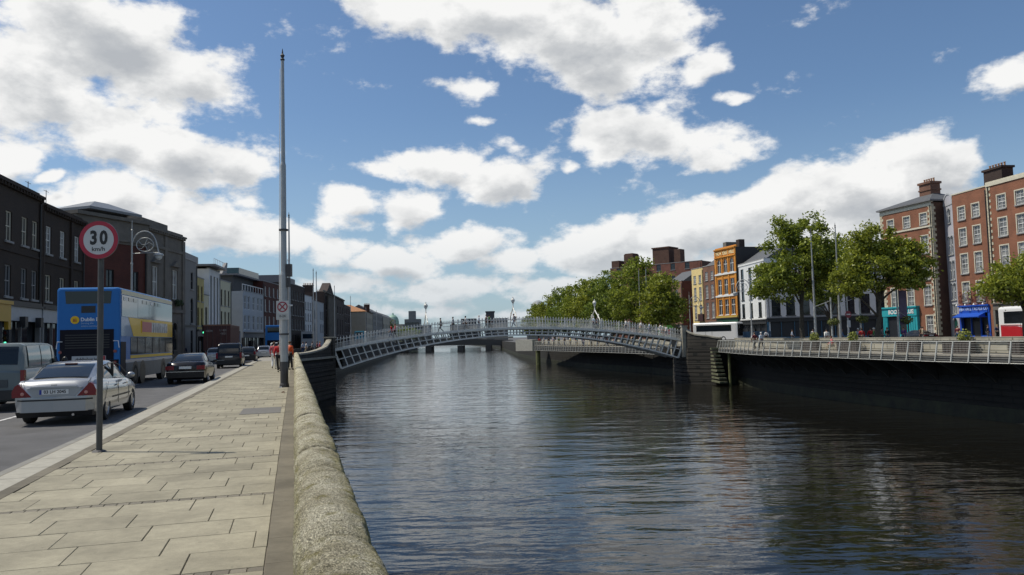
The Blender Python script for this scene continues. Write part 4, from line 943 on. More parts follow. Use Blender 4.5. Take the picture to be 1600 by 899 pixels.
# abutments ---------------------------------------------------------------
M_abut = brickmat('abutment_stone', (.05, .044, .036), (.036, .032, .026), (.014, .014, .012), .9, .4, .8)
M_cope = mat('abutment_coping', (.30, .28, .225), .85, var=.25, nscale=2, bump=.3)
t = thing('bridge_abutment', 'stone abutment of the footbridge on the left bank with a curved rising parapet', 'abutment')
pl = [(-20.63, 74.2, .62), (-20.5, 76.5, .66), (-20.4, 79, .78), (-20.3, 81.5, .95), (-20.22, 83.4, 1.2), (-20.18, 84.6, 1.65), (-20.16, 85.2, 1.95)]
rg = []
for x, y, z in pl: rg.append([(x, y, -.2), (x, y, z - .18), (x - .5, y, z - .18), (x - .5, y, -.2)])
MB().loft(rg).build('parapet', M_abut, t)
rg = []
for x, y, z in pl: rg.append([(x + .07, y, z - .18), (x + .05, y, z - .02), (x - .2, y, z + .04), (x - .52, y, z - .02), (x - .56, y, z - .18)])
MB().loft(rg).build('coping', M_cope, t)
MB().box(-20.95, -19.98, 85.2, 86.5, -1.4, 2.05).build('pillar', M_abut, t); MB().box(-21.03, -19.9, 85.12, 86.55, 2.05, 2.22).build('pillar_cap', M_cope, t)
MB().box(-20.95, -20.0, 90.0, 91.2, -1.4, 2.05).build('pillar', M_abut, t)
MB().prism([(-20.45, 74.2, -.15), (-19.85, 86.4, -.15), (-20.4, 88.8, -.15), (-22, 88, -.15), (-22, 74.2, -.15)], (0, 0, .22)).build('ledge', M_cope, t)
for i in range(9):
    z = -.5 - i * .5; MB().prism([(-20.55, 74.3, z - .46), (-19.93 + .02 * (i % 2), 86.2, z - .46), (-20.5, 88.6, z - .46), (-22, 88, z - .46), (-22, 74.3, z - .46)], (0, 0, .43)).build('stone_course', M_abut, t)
# deck approach
MB().prism([(-20.9, 86.5, -.1), (-20.05, 86.45, -.1), (-20.9, 90.1, -.1), (-24.5, 91, -.1), (-24.5, 86, -.1)], (0, 0, .6)).build('approach_slab', M_deck, t)
t = thing('bridge_abutment', 'stone abutment of the footbridge on the right bank beside the landing steps', 'abutment')
def wall_along(name, pts, th, m, t, z0, dz=0, ov=0):
    rg = []
    for i, (x, y, z) in enumerate(pts):
        a = Vector(pts[max(i - 1, 0)][:2]); b = Vector(pts[min(i + 1, len(pts) - 1)][:2]); d = (b - a).normalized(); nx, ny = -d.y, d.x
        rg.append([(x - nx * ov, y - ny * ov, z0 if z0 is not None else z - .16), (x - nx * ov, y - ny * ov, z + dz), (x + nx * (th + ov), y + ny * (th + ov), z + dz), (x + nx * (th + ov), y + ny * (th + ov), z0 if z0 is not None else z - .16)])
    return MB().loft(rg).build(name, m, t)
pr_ = [(21.15, 94.3, 1.9), (21.5, 93.9, 1.55), (22.1, 93.4, 1.3), (23.2, 92.5, 1.15), (24.1, 91.75, .92), (24.6, 91.4, .88)]
wall_along('parapet', pr_, .45, M_abut, t, -.2); wall_along('coping', [(x, y, z + .16) for x, y, z in pr_], .45, M_cope, t, None, 0, .06)
MB().box(20.72, 21.35, 94.3, 95.2, -1.3, 2.4).build('pillar', M_cope, t); MB().box(20.66, 21.42, 94.24, 95.26, 2.4, 2.55).build('pillar_cap', M_cope, t)
MB().box(20.3, 20.95, 98.9, 99.7, -1.3, 2.3).build('pillar', M_cope, t)
for i in range(9):
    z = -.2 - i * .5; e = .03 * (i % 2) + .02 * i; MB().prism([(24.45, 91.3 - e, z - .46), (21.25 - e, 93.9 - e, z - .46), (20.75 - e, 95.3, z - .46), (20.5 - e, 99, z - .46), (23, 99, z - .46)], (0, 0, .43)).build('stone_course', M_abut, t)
M_step = mat('weedy_step', (.15, .145, .10), .8, var=.5, nscale=3, dirt=(.035, .05, .012))
t = thing('landing_steps', 'worn weedy stone landing steps dropping to the water between abutment and boardwalk', 'steps')
for i in range(10):
    MB().box(23.35 + .02 * (i % 3), 24.25, 91.2 - .34 * i - .2, 91.6, -.2 - i * .42 - .2, -.2 - i * .42).build('step', M_step, t)
t = MB().lathe([(.17, -5), (.17, -.9), (.15, -.6)], 8, (24.75, 88.6, 0)).build('mooring_pile', mat('pile_weed', (.14, .15, .06), .8, var=.5, nscale=3)); tag(t, 'green weedy timber pile standing in the water at the start of the boardwalk', 'pile')

# right parapet -------------------------------------------------------------
M_rpar = brickmat('parapet_limestone', (.40, .375, .30), (.34, .32, .26), (.2, .19, .15), 1.3, .42, .3)
def catmull(pts, step=1.0):
    P = [Vector(p) for p in pts]; P = [P[0] * 2 - P[1]] + P + [P[-1] * 2 - P[-2]]; out = []
    for i in range(1, len(P) - 2):
        n = max(1, int((P[i + 1] - P[i]).length / step))
        for k in range(n):
            t = k / n; a, b, c, d = P[i - 1:i + 3]
            out.append(.5 * ((2 * b) + (c - a) * t + (2 * a - 5 * b + 4 * c - d) * t * t + (3 * b - a - 3 * c + d) * t ** 3))
    out.append(P[-2]); return out
RBP = [(24.7, 91.5), (26.25, 91.2), (26.2, 80), (26.9, 72), (28.2, 65), (30.4, 52), (32.6, 43), (35.5, 30), (40, 0), (43, -30)]
t = thing('quay_parapet', 'sunlit pale stone parapet along the right quay behind the boardwalk railing', 'wall')
wall_along('wall', [(x + .02, y, .70) for x, y in RBP], .4, M_rpar, t, -.6)
s_ = 0
RC = catmull(RBP[1:7], .5)
# coping stones laid one after another
def resample(pts, d):
    out = [pts[0]]; acc = 0
    for a, b in zip(pts, pts[1:]):
        L_ = (b - a).length; k = d - acc
        while k <= L_: out.append(a + (b - a) * (k / L_)); k += d
        acc = L_ - (k - d)
    return out
cs = resample([Vector((p.x, p.y)) for p in RC], 1.5)
for a, b in zip(cs, cs[1:]):
    d = (b - a).normalized(); n = Vector((-d.y, d.x)); a2, b2 = a + d * .01, b - d * .01
    MB().prism([(a2.x - n.x * .1, a2.y - n.y * .1, .70), (b2.x - n.x * .1, b2.y - n.y * .1, .70), (b2.x + n.x * .5, b2.y + n.y * .5, .70), (a2.x + n.x * .5, a2.y + n.y * .5, .70)], (0, 0, .2)).build('coping_stone', M_rpar, t)
wall_along('coping', [(x - .05, y, .9) for x, y in RBP[6:]], .55, M_rpar, t, .7)

# boardwalk ------------------------------------------------------------------
M_steel = mat('rail_steel', (.50, .50, .46), .45, metal=.3, var=.1); M_board = mat('deck_boards', (.27, .25, .21), .8, var=.25, nscale=5); M_bwd = mat('deck_steel', (.04, .04, .039), .6, var=.2)
def boardwalk(name, label, path, zt=.65, zdeck=-.2, zb=-.68, spacing=1.35, inner=None, wires=9, brackets=True, wireR=.012):
    t = thing(name, label, 'boardwalk'); pts = [Vector((p.x, p.y)) for p in catmull(path, .8)]
    rg = []
    for i, p in enumerate(pts):
        a = pts[max(i - 1, 0)]; b = pts[min(i + 1, len(pts) - 1)]; d = (b - a).normalized(); n = Vector((-d.y, d.x))
        rg.append([(p.x, p.y, zdeck - .1), (p.x, p.y, zdeck), (p.x + n.x * 2.3, p.y + n.y * 2.3, zdeck), (p.x + n.x * 2.3, p.y + n.y * 2.3, zdeck - .1)])
    MB().loft(rg).build('deck', M_board, t)
    rg2 = []
    for r in rg: x, y = r[0][:2]; n = Vector((r[2][0] - x, r[2][1] - y)).normalized(); rg2.append([(x - n.x * .02, y - n.y * .02, zb + .05), (x - n.x * .02, y - n.y * .02, zdeck - .1), (x + n.x * .1, y + n.y * .1, zdeck - .1), (x + n.x * .1, y + n.y * .1, zb + .05)])
    MB().loft(rg2).build('edge_beam', M_bwd, t)
    ps = resample(pts, spacing); pm = None
    for k in range(wires + 1):
        q = k / wires; z = lerp(zb, zt, q); ln = []
        for i, p in enumerate(pts):
            a = pts[max(i - 1, 0)]; b = pts[min(i + 1, len(pts) - 1)]; d = (b - a).normalized(); n = Vector((-d.y, d.x)); off = lerp(-.14, .12, q); ln.append((p.x + n.x * off, p.y + n.y * off, z))
        MB().tube(ln, .035 if k == wires else .03 if k == 0 else wireR, 6 if k in (0, wires) else 4).build('top_rail' if k == wires else 'wire', M_steel, t)
    for i, p in enumerate(ps):
        j = min(i, len(ps) - 2); d = (ps[j + 1] - ps[j]).normalized(); n = Vector((-d.y, d.x)); rz = math.atan2(d.y, d.x)
        if pm is None: pb = MB(); pb.prism([(-.035, -.2, zb), (-.035, -.1, zb), (-.035, .15, zt + .03), (-.035, .08, zt + .03)], (.07, 0, 0)); pm = pb.mesh('post', M_steel)
        obj('post', pm, t, (p.x, p.y, 0), rz)
        if brackets and i % 2 == 0: MB().prism([(-.06, -.05, zb), (-.06, 2.2, zb), (-.06, 2.3, zb - 1.5), (-.06, 1.9, zb - 1.1)], (.12, 0, 0)).build('bracket', M_bwd, t, (p.x, p.y, 0), rz)
    return t
boardwalk('boardwalk', 'riverside boardwalk with raked steel railing posts and wires along the right bank', [(24.25, 91.6), (23.85, 82), (24.1, 73.5), (26.0, 63.5), (27.5, 55), (28.85, 49), (30.4, 44.5), (33.1, 31), (36.5, 10)])
boardwalk('boardwalk', 'second boardwalk seen through and below the arch of the footbridge', [(4.6, 168), (7.2, 158), (11.5, 142), (16.5, 126), (19.2, 116), (20.5, 110)][::1], zt=.6, zdeck=-.3, zb=-1.4, spacing=1.9, wires=5, brackets=False, wireR=.02) if False else None
bw2 = boardwalk('boardwalk', 'second boardwalk seen below the arch of the footbridge, with close pale railing posts', [(4.6, 168), (7.4, 157), (11.2, 143), (15.8, 128), (19.0, 116), (20.6, 108)], zt=.6, zdeck=-.3, zb=-1.3, spacing=1.35, wires=6, brackets=False, wireR=.02)
t = MB().prism([(.5, 174, -1.5), (4.2, 171, -1.5), (6.5, 176, -1.5), (2, 182, -1.5)], (0, 0, 2.5)).build('concrete_pier', mat('pale_concrete', (.45, .44, .38), .8, var=.15)); tag(t, 'pale concrete block at the end of the far boardwalk seen under the arch', 'concrete block')
t = MB().lathe([(.5, -5.2), (.5, -1.3)], 8, (5.3, 167.5, 0)).build('boardwalk_pile', mat('pile_weed', (.14, .15, .06))); tag(t, 'weedy pile carrying the near end of the far boardwalk', 'pile')
# planters and benches behind the rail
M_box = mat('planter_steel', (.055, .045, .04), .6, var=.2); M_fl = mat('planter_foliage', (.22, .22, .03), .7, var=.4, nscale=10, dirt=(.08, .12, .02))
for (x, y, l, lab) in ((26.55, 68.3, 2.6, 'dark boardwalk planter with yellow-green bush, between the first tree and the left tall pole'), (27.75, 63.3, 2.6, 'dark boardwalk planter with yellow-green bush, between the two tall poles'), (29.1, 56.2, 2.2, 'dark empty bench block on the boardwalk below the bookshop'), (30.0, 51.6, 2.4, 'dark boardwalk planter with yellow-green bush in front of the green arched door'), (31.2, 47.4, .9, 'small dark bin on the boardwalk near the right frame edge')):
    t = thing('boardwalk_planter', lab, 'planter' if 'bush' in lab else 'bench' if 'bench' in lab else 'bin', (x, y, -.2), math.atan2(-1, .19), 'dark blocks standing on the boardwalk')
    b = MB(); b.box(-l / 2, l / 2, -.5, .0, .0, .82); b.box(-l / 2 - .03, l / 2 + .03, -.53, .03, .76, .84); b.build('body', M_box, t)
    for q in range(int(l / .3)): MB().box(-l / 2 + .05 + q * .3, -l / 2 + .27 + q * .3, -.53, -.501, .06, .72).build('panel', M_box, t)
    if 'bush' in lab: l_ = MB(); leafball(l_, (.4, -.1, 1.15), (.5, .4, .5), 420, .08, random.Random(int(x * 9))); l_.build('bush', M_fl, t)

# parapets past the bridge and a far flat bridge
t = thing('quay_parapet', 'low grey stone parapet continuing along the left bank beyond the footbridge', 'wall')
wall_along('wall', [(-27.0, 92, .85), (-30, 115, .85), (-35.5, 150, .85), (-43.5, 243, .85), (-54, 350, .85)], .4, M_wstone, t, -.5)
t = thing('quay_parapet', 'stone parapet along the right bank beyond the footbridge', 'wall')
wall_along('wall', [(1.5, 250, .8), (7.6, 178, .8), (14.0, 142, .8), (21.5, 120, .8), (24.0, 104, .8)][::1], .4, M_rpar, t, -.5)
t = thing('road_bridge', 'low flat dark bridge on squat piers far upriver, seen under the footbridge', 'bridge', (-62, 392, 0))
b_ = MB(); n = 12; rg = []
for i in range(n + 1):
    q = i / n; x = q * 62; zt = .2 + 1.2 * 4 * q * (1 - q); rg.append([(x, 0, zt - 2.9 - .2), (x, 14, zt - 3.1), (x, 14, zt), (x, 0, zt)])
MB().loft(rg).build('deck', mat('dark_bridge_stone', (.09, .085, .075), .8, var=.2), t)
for x in (4, 17.2, 33.5, 47.8): MB().box(x, x + 3, -.5, 14.5, -5.2, -2.0).build('pier', mat('dark_bridge_stone', (.09, .085, .075)), t)
for k in range(2): MB().box(0, 62, .1 + k * 13.5, .3 + k * 13.5, 1.2, 2.1).build('parapet', M_cope, t)
# ------------------------------------------------------------------ vehicles (local: x right, y forward, rear bumper at y = 0)
M_tyre = mat('tyre', (.018, .018, .018), .85, var=.1); M_rim = mat('alloy', (.45, .45, .46), .3, metal=.8, var=.05); M_trim = mat('black_trim', (.015, .015, .016), .5, var=0)
M_cglass = mat('car_glass', (.010, .013, .015), .05, var=0, spec=.55); M_redl = mat('tail_lens', (.17, .005, .010), .15, var=0, coat=.6); M_wlens = mat('clear_lens', (.6, .6, .6), .15, var=0, coat=.5); M_plate = mat('plate_white', (.66, .66, .64), .4, var=0); M_ink = mat('ink', (.02, .02, .02), .6, var=0); M_chr = mat('chrome', (.6, .6, .6), .15, metal=1, var=0)
def paint(name, c, metal=.5): return mat(name, c, .32, metal=metal, var=.03, coat=.8)
P_silver = paint('silver_paint', (.35, .36, .37), .6); P_black = mat('black_paint', (.006, .006, .008), .22, metal=0, var=0, spec=.35, coat=.15); P_dgrey = mat('dark_grey_paint', (.014, .015, .018), .25, var=0, spec=.35, coat=.2); P_vanb = mat('pale_blue_van_paint', (.115, .145, .15), .4, var=.05, coat=.3); P_wv = paint('white_van_paint', (.6, .6, .59), 0); P_silver2 = paint('grey_silver_paint', (.34, .35, .35), .5)
def smooth_keys(keys, n):
    y0, y1 = keys[0][0], keys[-1][0]; K = [keys[0]] + list(keys) + [keys[-1]]; out = []
    for i in range(n + 1):
        y = lerp(y0, y1, i / n)
        for j in range(1, len(K) - 2):
            if y <= K[j + 1][0] + 1e-9: break
        a, b, c, d = K[j - 1:j + 3]; h = c[0] - b[0]; t = (y - b[0]) / h; r = [y]
        for q in range(1, len(b)):
            m0 = (c[q] - a[q]) / max(c[0] - a[0], 1e-6) * h; m1 = (d[q] - b[q]) / max(d[0] - b[0], 1e-6) * h
            r.append((2 * t ** 3 - 3 * t * t + 1) * b[q] + (t ** 3 - 2 * t * t + t) * m0 + (-2 * t ** 3 + 3 * t * t) * c[q] + (t ** 3 - t * t) * m1)
        out.append(tuple(r))
    return out
def wheel(r, w, parent, x, y, hub=M_rim, spokes=8):
    t = MB().lathe([(r * .6, -w / 2), (r * .93, -w / 2), (r, -w * .32), (r, w * .32), (r * .93, w / 2), (r * .6, w / 2)], 28, (0, 0, 0), axis='x', caps=False)
    wl = t.build('wheel', M_tyre, parent, (x, y, r), smooth=False)
    sg = 1 if x > 0 else -1; f = MB(); f.lathe([(r * .62, sg * w * .30), (r * .66, sg * w * .47), (r * .60, sg * w * .48), (r * .57, sg * w * .32)], 24, axis='x')
    f.lathe([(.01, sg * w * .2), (r * .6, sg * w * .2), (r * .6, sg * w * .16), (.01, sg * w * .16)], 20, axis='x', m=1)
    for i in range(spokes):
        a = i * 2 * PI / spokes; c, s_ = math.cos(a), math.sin(a); hw = r * .085
        pts = [(sg * w * .3, q * c - e * s_ * hw, q * s_ + e * c * hw) for q, e in ((r * .1, -1), (r * .6, -1.1), (r * .6, 1.1), (r * .1, 1))]; f.prism(pts, (sg * w * .1, 0, 0))
    f.lathe([(.01, sg * w * .44), (r * .14, sg * w * .43), (r * .16, sg * w * .3)], 12, axis='x')
    f.build('rim', [hub, M_trim], wl)
def car(name, label, loc, rz, L, keys, ghs, pm, r=.31, wb=(1.0, 3.72), track=None, side=((.2, .93),), rearwin=(.1, .9), plate='', kind='saloon', lights='tri', group='vehicles on the left quay', cat='car', glass=M_cglass, sideglass=True, detail=True):
    t = thing(name, label, cat, (loc[0], loc[1], -.12), rz, group)
    st = smooth_keys(keys, 40); rings = []
    for y, w, zb, zs in st:
        h = [(.0, zb), (.8 * w, zb), (w * .95, zb + .07), (w, lerp(zb, zs, .42)), (w * 1.0, lerp(zb, zs, .62)), (w * .97, zs - .07), (w * .90, zs), (w * .45, zs + .022)]
        rings.append([(x, y, z) for x, z in h] + [(0, y, zs + .03)] + [(-x, y, z) for x, z in h[:0:-1]])
    b = MB().loft(rings); body = b.build('body', [pm, M_trim], t, smooth=True)
    if detail:
        cm = MB()
        for yy in wb:
            for sg in (-1, 1): cm.lathe([(r * 1.17, -.17), (r * 1.17, .3)], 28, (sg * (keys[len(keys) // 2][1] - .06) - (.065), yy, r), axis='x')
        cu = MB()
        for yy in wb:
            for sg in (-1, 1):
                x0, x1 = (keys[len(keys) // 2][1] - .26, keys[len(keys) // 2][1] + .2); x0, x1 = (x0, x1) if sg > 0 else (-x1, -x0)
                cu.lathe([(r * 1.16, x0), (r * 1.16, x1)], 28, (0, yy, r), axis='x', m=1)
        c = cu.build('cutter', [pm, M_trim]); md = body.modifiers.new('b', 'BOOLEAN'); md.object = c; md.operation = 'DIFFERENCE'; md.solver = 'EXACT'
        apply_mods(body); bpy.data.objects.remove(c)
        es = body.modifiers.new('e', 'EDGE_SPLIT'); es.split_angle = R(38); apply_mods(body)
    # greenhouse
    gs = smooth_keys(ghs, 36)
    def gp(y, x, off=0):   # point on roof-like top surface
        wbs, wt, zt = interp(gs, y); return (x * wt, y, zt + .016 * (1 - x * x) + off)
    rings = []
    for y, wbs, wt, zt in gs:
        zs = interp(st, y)[2] - .02; zz = max(zt, zs + .01)
        h = [(wbs, zs), (lerp(wbs, wt, .55) + .015, lerp(zs, zz, .55)), (wt + .01, max(zs + .005, zz - .045)), (wt * .9, zz), (wt * .45, zz + .012)]
        rings.append([(x, y, z) for x, z in h] + [(0, y, zz + .016)] + [(-x, y, z) for x, z in h[::-1]])
    g = MB().loft(rings, closed=True); cab = g.build('roof', pm, t, smooth=True)
    es = cab.modifiers.new('e', 'EDGE_SPLIT'); es.split_angle = R(40); apply_mods(cab)
    # rear window and windscreen as patches on the top surface
    ny = 8
    def patch(y0, y1, k0, k1, nm, off=.012):
        rw = []
        for i in range(ny + 1):
            y = lerp(y0, y1, i / ny); k = lerp(k0, k1, i / ny); wbs, wt, zt = interp(gs, y); row = []
            for j in range(9):
                u = (j / 4 - 1) * k; zz = zt + .016 * (1 - u * u * 1.2); row.append((u * wt, y - (off if y < L / 2 else -off) * .8, zz + off * .7))
            rw.append(row)
        return MB().loft(rw, closed=False).build(nm, glass, t, smooth=True)
    yr0, yr1, yf0, yf1 = ghs[0][0], None, None, ghs[-1][0]
    patch(rearwin[0], rearwin[1], rearwin[2], rearwin[3], 'rear_window')
    patch(ghs[-1][0] - .12, ghs[-1][0] - .75, .93, .93, 'windscreen')
    for y0, y1 in side:
        for sg in (-1, 1):
            rw = []
            for i in range(9):
                y = lerp(y0, y1, i / 8); wbs, wt, zt = interp(gs, y); zs = interp(st, y)[2] + .015; zz = zt - .075
                row = []
                for j in range(5):
                    v = j / 4; z = lerp(zs, max(zs + .01, zz), v); zfull = (z - (zs - .035)) / max(.05, (zt - .045) - (zs - .035)); x = lerp(wbs, wt + .01, zfull) + .022 * math.sin(PI * min(1, max(0, zfull))) + .012
                    row.append((sg * x, y, z))
                rw.append(row)
            MB().loft(rw, closed=False).build('side_window', glass if sideglass else pm, t, smooth=True)
    W_ = max(k[1] for k in keys)
    for yy in wb:
        for sg in (-1, 1): wheel(r, .2, t, sg * (W_ - .115), yy)
    return t
def rear_solid(t, name, pts, y, d, m, parent=None):   # polygon in x-z extruded forward
    return MB().prism([(x, y, z) for x, z in pts], (0, d, 0)).build(name, m, parent or t)
# --- silver saloon, the nearest car
SK = [(0, .70, .34, .80), (.05, .80, .27, .87), (.16, .855, .21, 1.0), (.5, .895, .19, 1.035), (1.1, .905, .19, 1.0), (2.4, .905, .19, .955), (3.4, .895, .19, .915), (4.15, .86, .21, .81), (4.55, .78, .25, .69), (4.72, .62, .33, .60)]
SG_ = [(.42, .73, .66, 1.045), (.85, .745, .62, 1.21), (1.3, .76, .59, 1.36), (1.9, .77, .585, 1.425), (2.6, .77, .58, 1.425), (3.05, .765, .575, 1.33), (3.9, .735, .62, .93)]
silver = car('saloon_car', 'silver four-door saloon seen from behind, nearest car beside the kerb', (-10.63, 17.85), .257, 4.72, SK, SG_, P_silver, r=.315, wb=(.98, 3.74), side=((1.05, 1.98), (2.06, 3.15)), rearwin=(.50, 1.33, .90, .90))
for sg in (-1, 1):
    rear_solid(silver, 'tail_light', [(sg * .47, .665), (sg * .87, .665), (sg * .875, .80), (sg * .82, .92), (sg * .74, .975)], -.01, .24, M_redl)
    MB().ball((sg * .66, -.012, .745), (.04, .015, .04), 10, 6).build('reflector', mat('amber_lens', (.55, .25, .2), .2, var=0), silver)
    m_ = MB(); m_.ball((sg * .99, 3.02, 1.02), (.10, .07, .075), 10, 6); m_.box(min(sg * .86, sg * .95), max(sg * .86, sg * .95), 3.0, 3.05, .97, 1.0); m_.build('wing_mirror', P_silver, silver)
    for yy in (2.02, 3.2): MB().box(min(sg * .9, sg * .909), max(sg * .9, sg * .909), yy, yy + .012, .35, .93).build('door_seam', M_trim, silver)
    for yy in (1.75, 2.75): MB().box(min(sg * .9, sg * .93), max(sg * .9, sg * .93), yy, yy + .2, .80, .835).build('door_handle', P_silver, silver)
    MB().box(min(sg * .9, sg * .915), max(sg * .9, sg * .915), 1.4, 3.3, .52, .56).build('rubbing_strip', M_trim, silver)
bp_ = MB(); bp_.loft([[( -.80, .10, z), (-.66, -.045, z), (0, -.075, z), (.66, -.045, z), (.80, .10, z), (.84, .45, z), (-.84, .45, z)] for z in (.32, .36, .58, .64)]); bo = bp_.build('bumper', P_silver, silver)
MB().loft([[(-.83, .12, z), (-.67, -.058, z), (0, -.088, z), (.67, -.058, z), (.83, .12, z), (.86, .45, z), (-.86, .45, z)] for z in (.575, .61)]).build('bumper_strip', M_trim, silver)
rear_solid(silver, 'plate_recess', [(-.44, .665), (.44, .665), (.58, .87), (-.58, .87)], -.02, .1, mat('silver_shade_panel', (.34, .35, .36), .4, metal=.5, var=0))
rear_solid(silver, 'grab_bar', [(-.5, .865), (.5, .865), (.47, .905), (-.47, .905)], -.06, .1, P_silver)
pl_ = rear_solid(silver, 'number_plate', [(-.3, .72), (.3, .72), (.3, .83), (-.3, .83)], -.04, .03, M_plate)
rear_solid(silver, 'blue_band', [(-.3, .721), (-.255, .721), (-.255, .829), (-.3, .829)], -.043, .01, mat('euro_blue', (.02, .04, .3), .5, var=0), pl_)
obj('lettering', text_mesh('03 LH 2045', .105, M_ink, .002, .002, .93), pl_, (.022, -.0425, .775))
rear_solid(silver, 'badge', [(-.06, .915), (.06, .915), (.06, .945), (-.06, .945)], -.05, .02, M_chr)
rear_solid(silver, 'high_brake_light', [(-.14, 1.385), (.14, 1.385), (.14, 1.405), (-.14, 1.405)], 1.25, .05, M_redl)
for sg in (-.45, .45):
    hs = MB(); hs.loft([[(sg - .2, 1.9, .95), (sg + .2, 1.9, .95), (sg + .2, 2.05, .95), (sg - .2, 2.05, .95)], [(sg - .17, 1.75, 1.28), (sg + .17, 1.75, 1.28), (sg + .17, 1.85, 1.28), (sg - .17, 1.85, 1.28)]]); hs.build('seat', M_trim, silver)
MB().tube([(.4, .1, .24), (.4, -.04, .24)], .03, 10).build('exhaust', M_chr, silver)
MB().loft([[(-.78, .06, .20), (.78, .06, .20), (.8, .5, .20), (-.8, .5, .20)], [(-.8, -.0, .33), (.8, -.0, .33), (.82, .5, .33), (-.82, .5, .33)]]).build('valance', M_trim, silver)

MB().tube([(-.60, -.012, .66), (-.66, .0, .80), (-.70, .06, .99), (-.68, .3, 1.055), (-.66, .44, 1.07)], .006, 4).tube([(.60, -.012, .66), (.66, .0, .80), (.70, .06, .99), (.68, .3, 1.055), (.66, .44, 1.07)], .006, 4).build('boot_seam', M_trim, silver)
for sg in (-1, 1):
    MB().tube([(sg * .9, 1.0, .93), (sg * .915, .75, .62), (sg * .90, .62, .42)], .005, 4).build('wing_seam', M_trim, silver)
    MB().tube([(sg * .775, 1.05, 1.04), (sg * .70, 1.4, 1.30), (sg * .665, 2.0, 1.385), (sg * .66, 2.6, 1.375), (sg * .70, 3.05, 1.28), (sg * .78, 3.5, 1.05)], .011, 5).build('window_trim', M_trim, silver)
    MB().box(sg * .745 - .03, sg * .745 + .03, 2.0, 2.07, 1.03, 1.37).build('door_pillar', M_trim, silver)
MB().tube([(-.58, .46, 1.075), (.58, .46, 1.075)], .010, 5).build('rear_window_seal', M_trim, silver)
MB().box(-.14, .14, -.062, -.05, .60, .615).build('bumper_joint', M_trim, silver)
def lights_plate(t, w, z0, z1, xin, y, plz, pw=.52, m=M_redl, pl=True):
    for sg in (-1, 1): rear_solid(t, 'tail_light', [(sg * xin, z0), (sg * w, z0), (sg * w, z1), (sg * xin, z1)], y, .16, m)
    if pl: rear_solid(t, 'number_plate', [(-pw / 2, plz), (pw / 2, plz), (pw / 2, plz + .11), (-pw / 2, plz + .11)], -.05, .03, M_plate)
BK = [(0, .66, .32, .82), (.06, .78, .26, .9), (.2, .84, .2, .99), (.7, .88, .19, 1.0), (2.3, .885, .19, .94), (3.4, .87, .19, .88), (4.2, .82, .22, .76), (4.5, .62, .32, .62)]
BG = [(.6, .70, .64, 1.0), (1.0, .735, .6, 1.18), (1.5, .75, .575, 1.33), (2.1, .755, .57, 1.385), (2.6, .75, .565, 1.37), (3.0, .745, .57, 1.26), (3.7, .71, .6, .90)]
t = car('saloon_car', 'black saloon with a sloping rear window, second car from the camera in the kerb lane', (-15.0, 35.2), .268, 4.5, BK, BG, P_black, side=((1.2, 2.1), (2.18, 3.0)), rearwin=(.66, 1.5, .9, .9), wb=(.95, 3.6))
lights_plate(t, .84, .66, .84, .48, -.02, .70); rear_solid(t, 'bumper', [(-.8, .3), (.8, .3), (.82, .56), (-.82, .56)], -.05, .35, P_black); rear_solid(t, 'bumper_chrome', [(-.82, .56), (.82, .56), (.82, .585), (-.82, .585)], -.06, .3, M_chr)
for sg in (-1, 1): MB().ball((sg * .97, 2.95, .98), (.1, .07, .07), 8, 5).build('wing_mirror', P_black, t)
# people mover (van-like), hatchbacks
VK = [(0, .80, .34, .95), (.06, .88, .26, 1.08), (.25, .90, .22, 1.12), (2.2, .905, .22, 1.08), (3.3, .89, .22, 1.0), (3.95, .84, .25, .85), (4.2, .68, .34, .7)]
VG = [(.08, .83, .74, 1.12), (.16, .83, .76, 1.5), (.32, .83, .745, 1.78), (.7, .83, .74, 1.83), (2.0, .82, .72, 1.83), (2.6, .81, .70, 1.72), (3.4, .78, .68, 1.06)]
t = car('people_mover', 'tall black van-like car with roof rails between the black saloon and the dark hatchback', (-21.0, 56.8), .27, 4.2, VK, VG, P_black, side=((.45, 1.3), (1.38, 2.3), (2.38, 2.9)), rearwin=(.10, .30, .9, .88), wb=(.75, 3.4), cat='car')
lights_plate(t, .9, .75, 1.15, .76, -.03, .80); rear_solid(t, 'bumper', [(-.85, .3), (.85, .3), (.87, .6), (-.87, .6)], -.06, .3, P_dgrey); rear_solid(t, 'bumper_chrome', [(-.85, .6), (-.3, .6), (-.3, .63), (-.85, .63)], -.07, .2, M_chr)
for sg in (-1, 1): MB().tube([(sg * .68, .5, 1.86), (sg * .66, 2.4, 1.85)], .02, 5).build('roof_rail', M_chr, t)
HK = [(0, .74, .32, .85), (.06, .82, .26, .95), (.25, .85, .2, .98), (1.9, .86, .19, .93), (2.8, .85, .19, .88), (3.6, .78, .24, .75), (3.9, .6, .32, .62)]
HG = [(.1, .78, .68, .98), (.25, .78, .66, 1.2), (.55, .78, .64, 1.42), (1.1, .78, .62, 1.48), (1.8, .77, .6, 1.46), (2.3, .76, .6, 1.32), (3.0, .73, .62, .90)]
def hatch(label, loc, pm, sc=1, grp='vehicles on the left quay', rz=.27):
    t = car('hatchback_car', label, loc, rz, 3.9, HK, HG, pm, r=.3, side=((.55, 1.35), (1.42, 2.35)), rearwin=(.13, .5, .88, .88), wb=(.65, 3.15)); lights_plate(t, .84, .78, 1.05, .66, -.01, .62); rear_solid(t, 'bumper', [(-.8, .28), (.8, .28), (.82, .55), (-.82, .55)], -.05, .3, pm); return t
hatch('dark grey hatchback just ahead of the tall black van-like car', (-25.15, 72.5), P_dgrey)
hatch('small silver hatchback farthest ahead in the kerb lane, before the white van', (-29.7, 91.5), P_silver)
t = hatch('silver estate car in the far lane half hidden behind the tall black van-like car', (-27.95, 72.0), P_silver2)
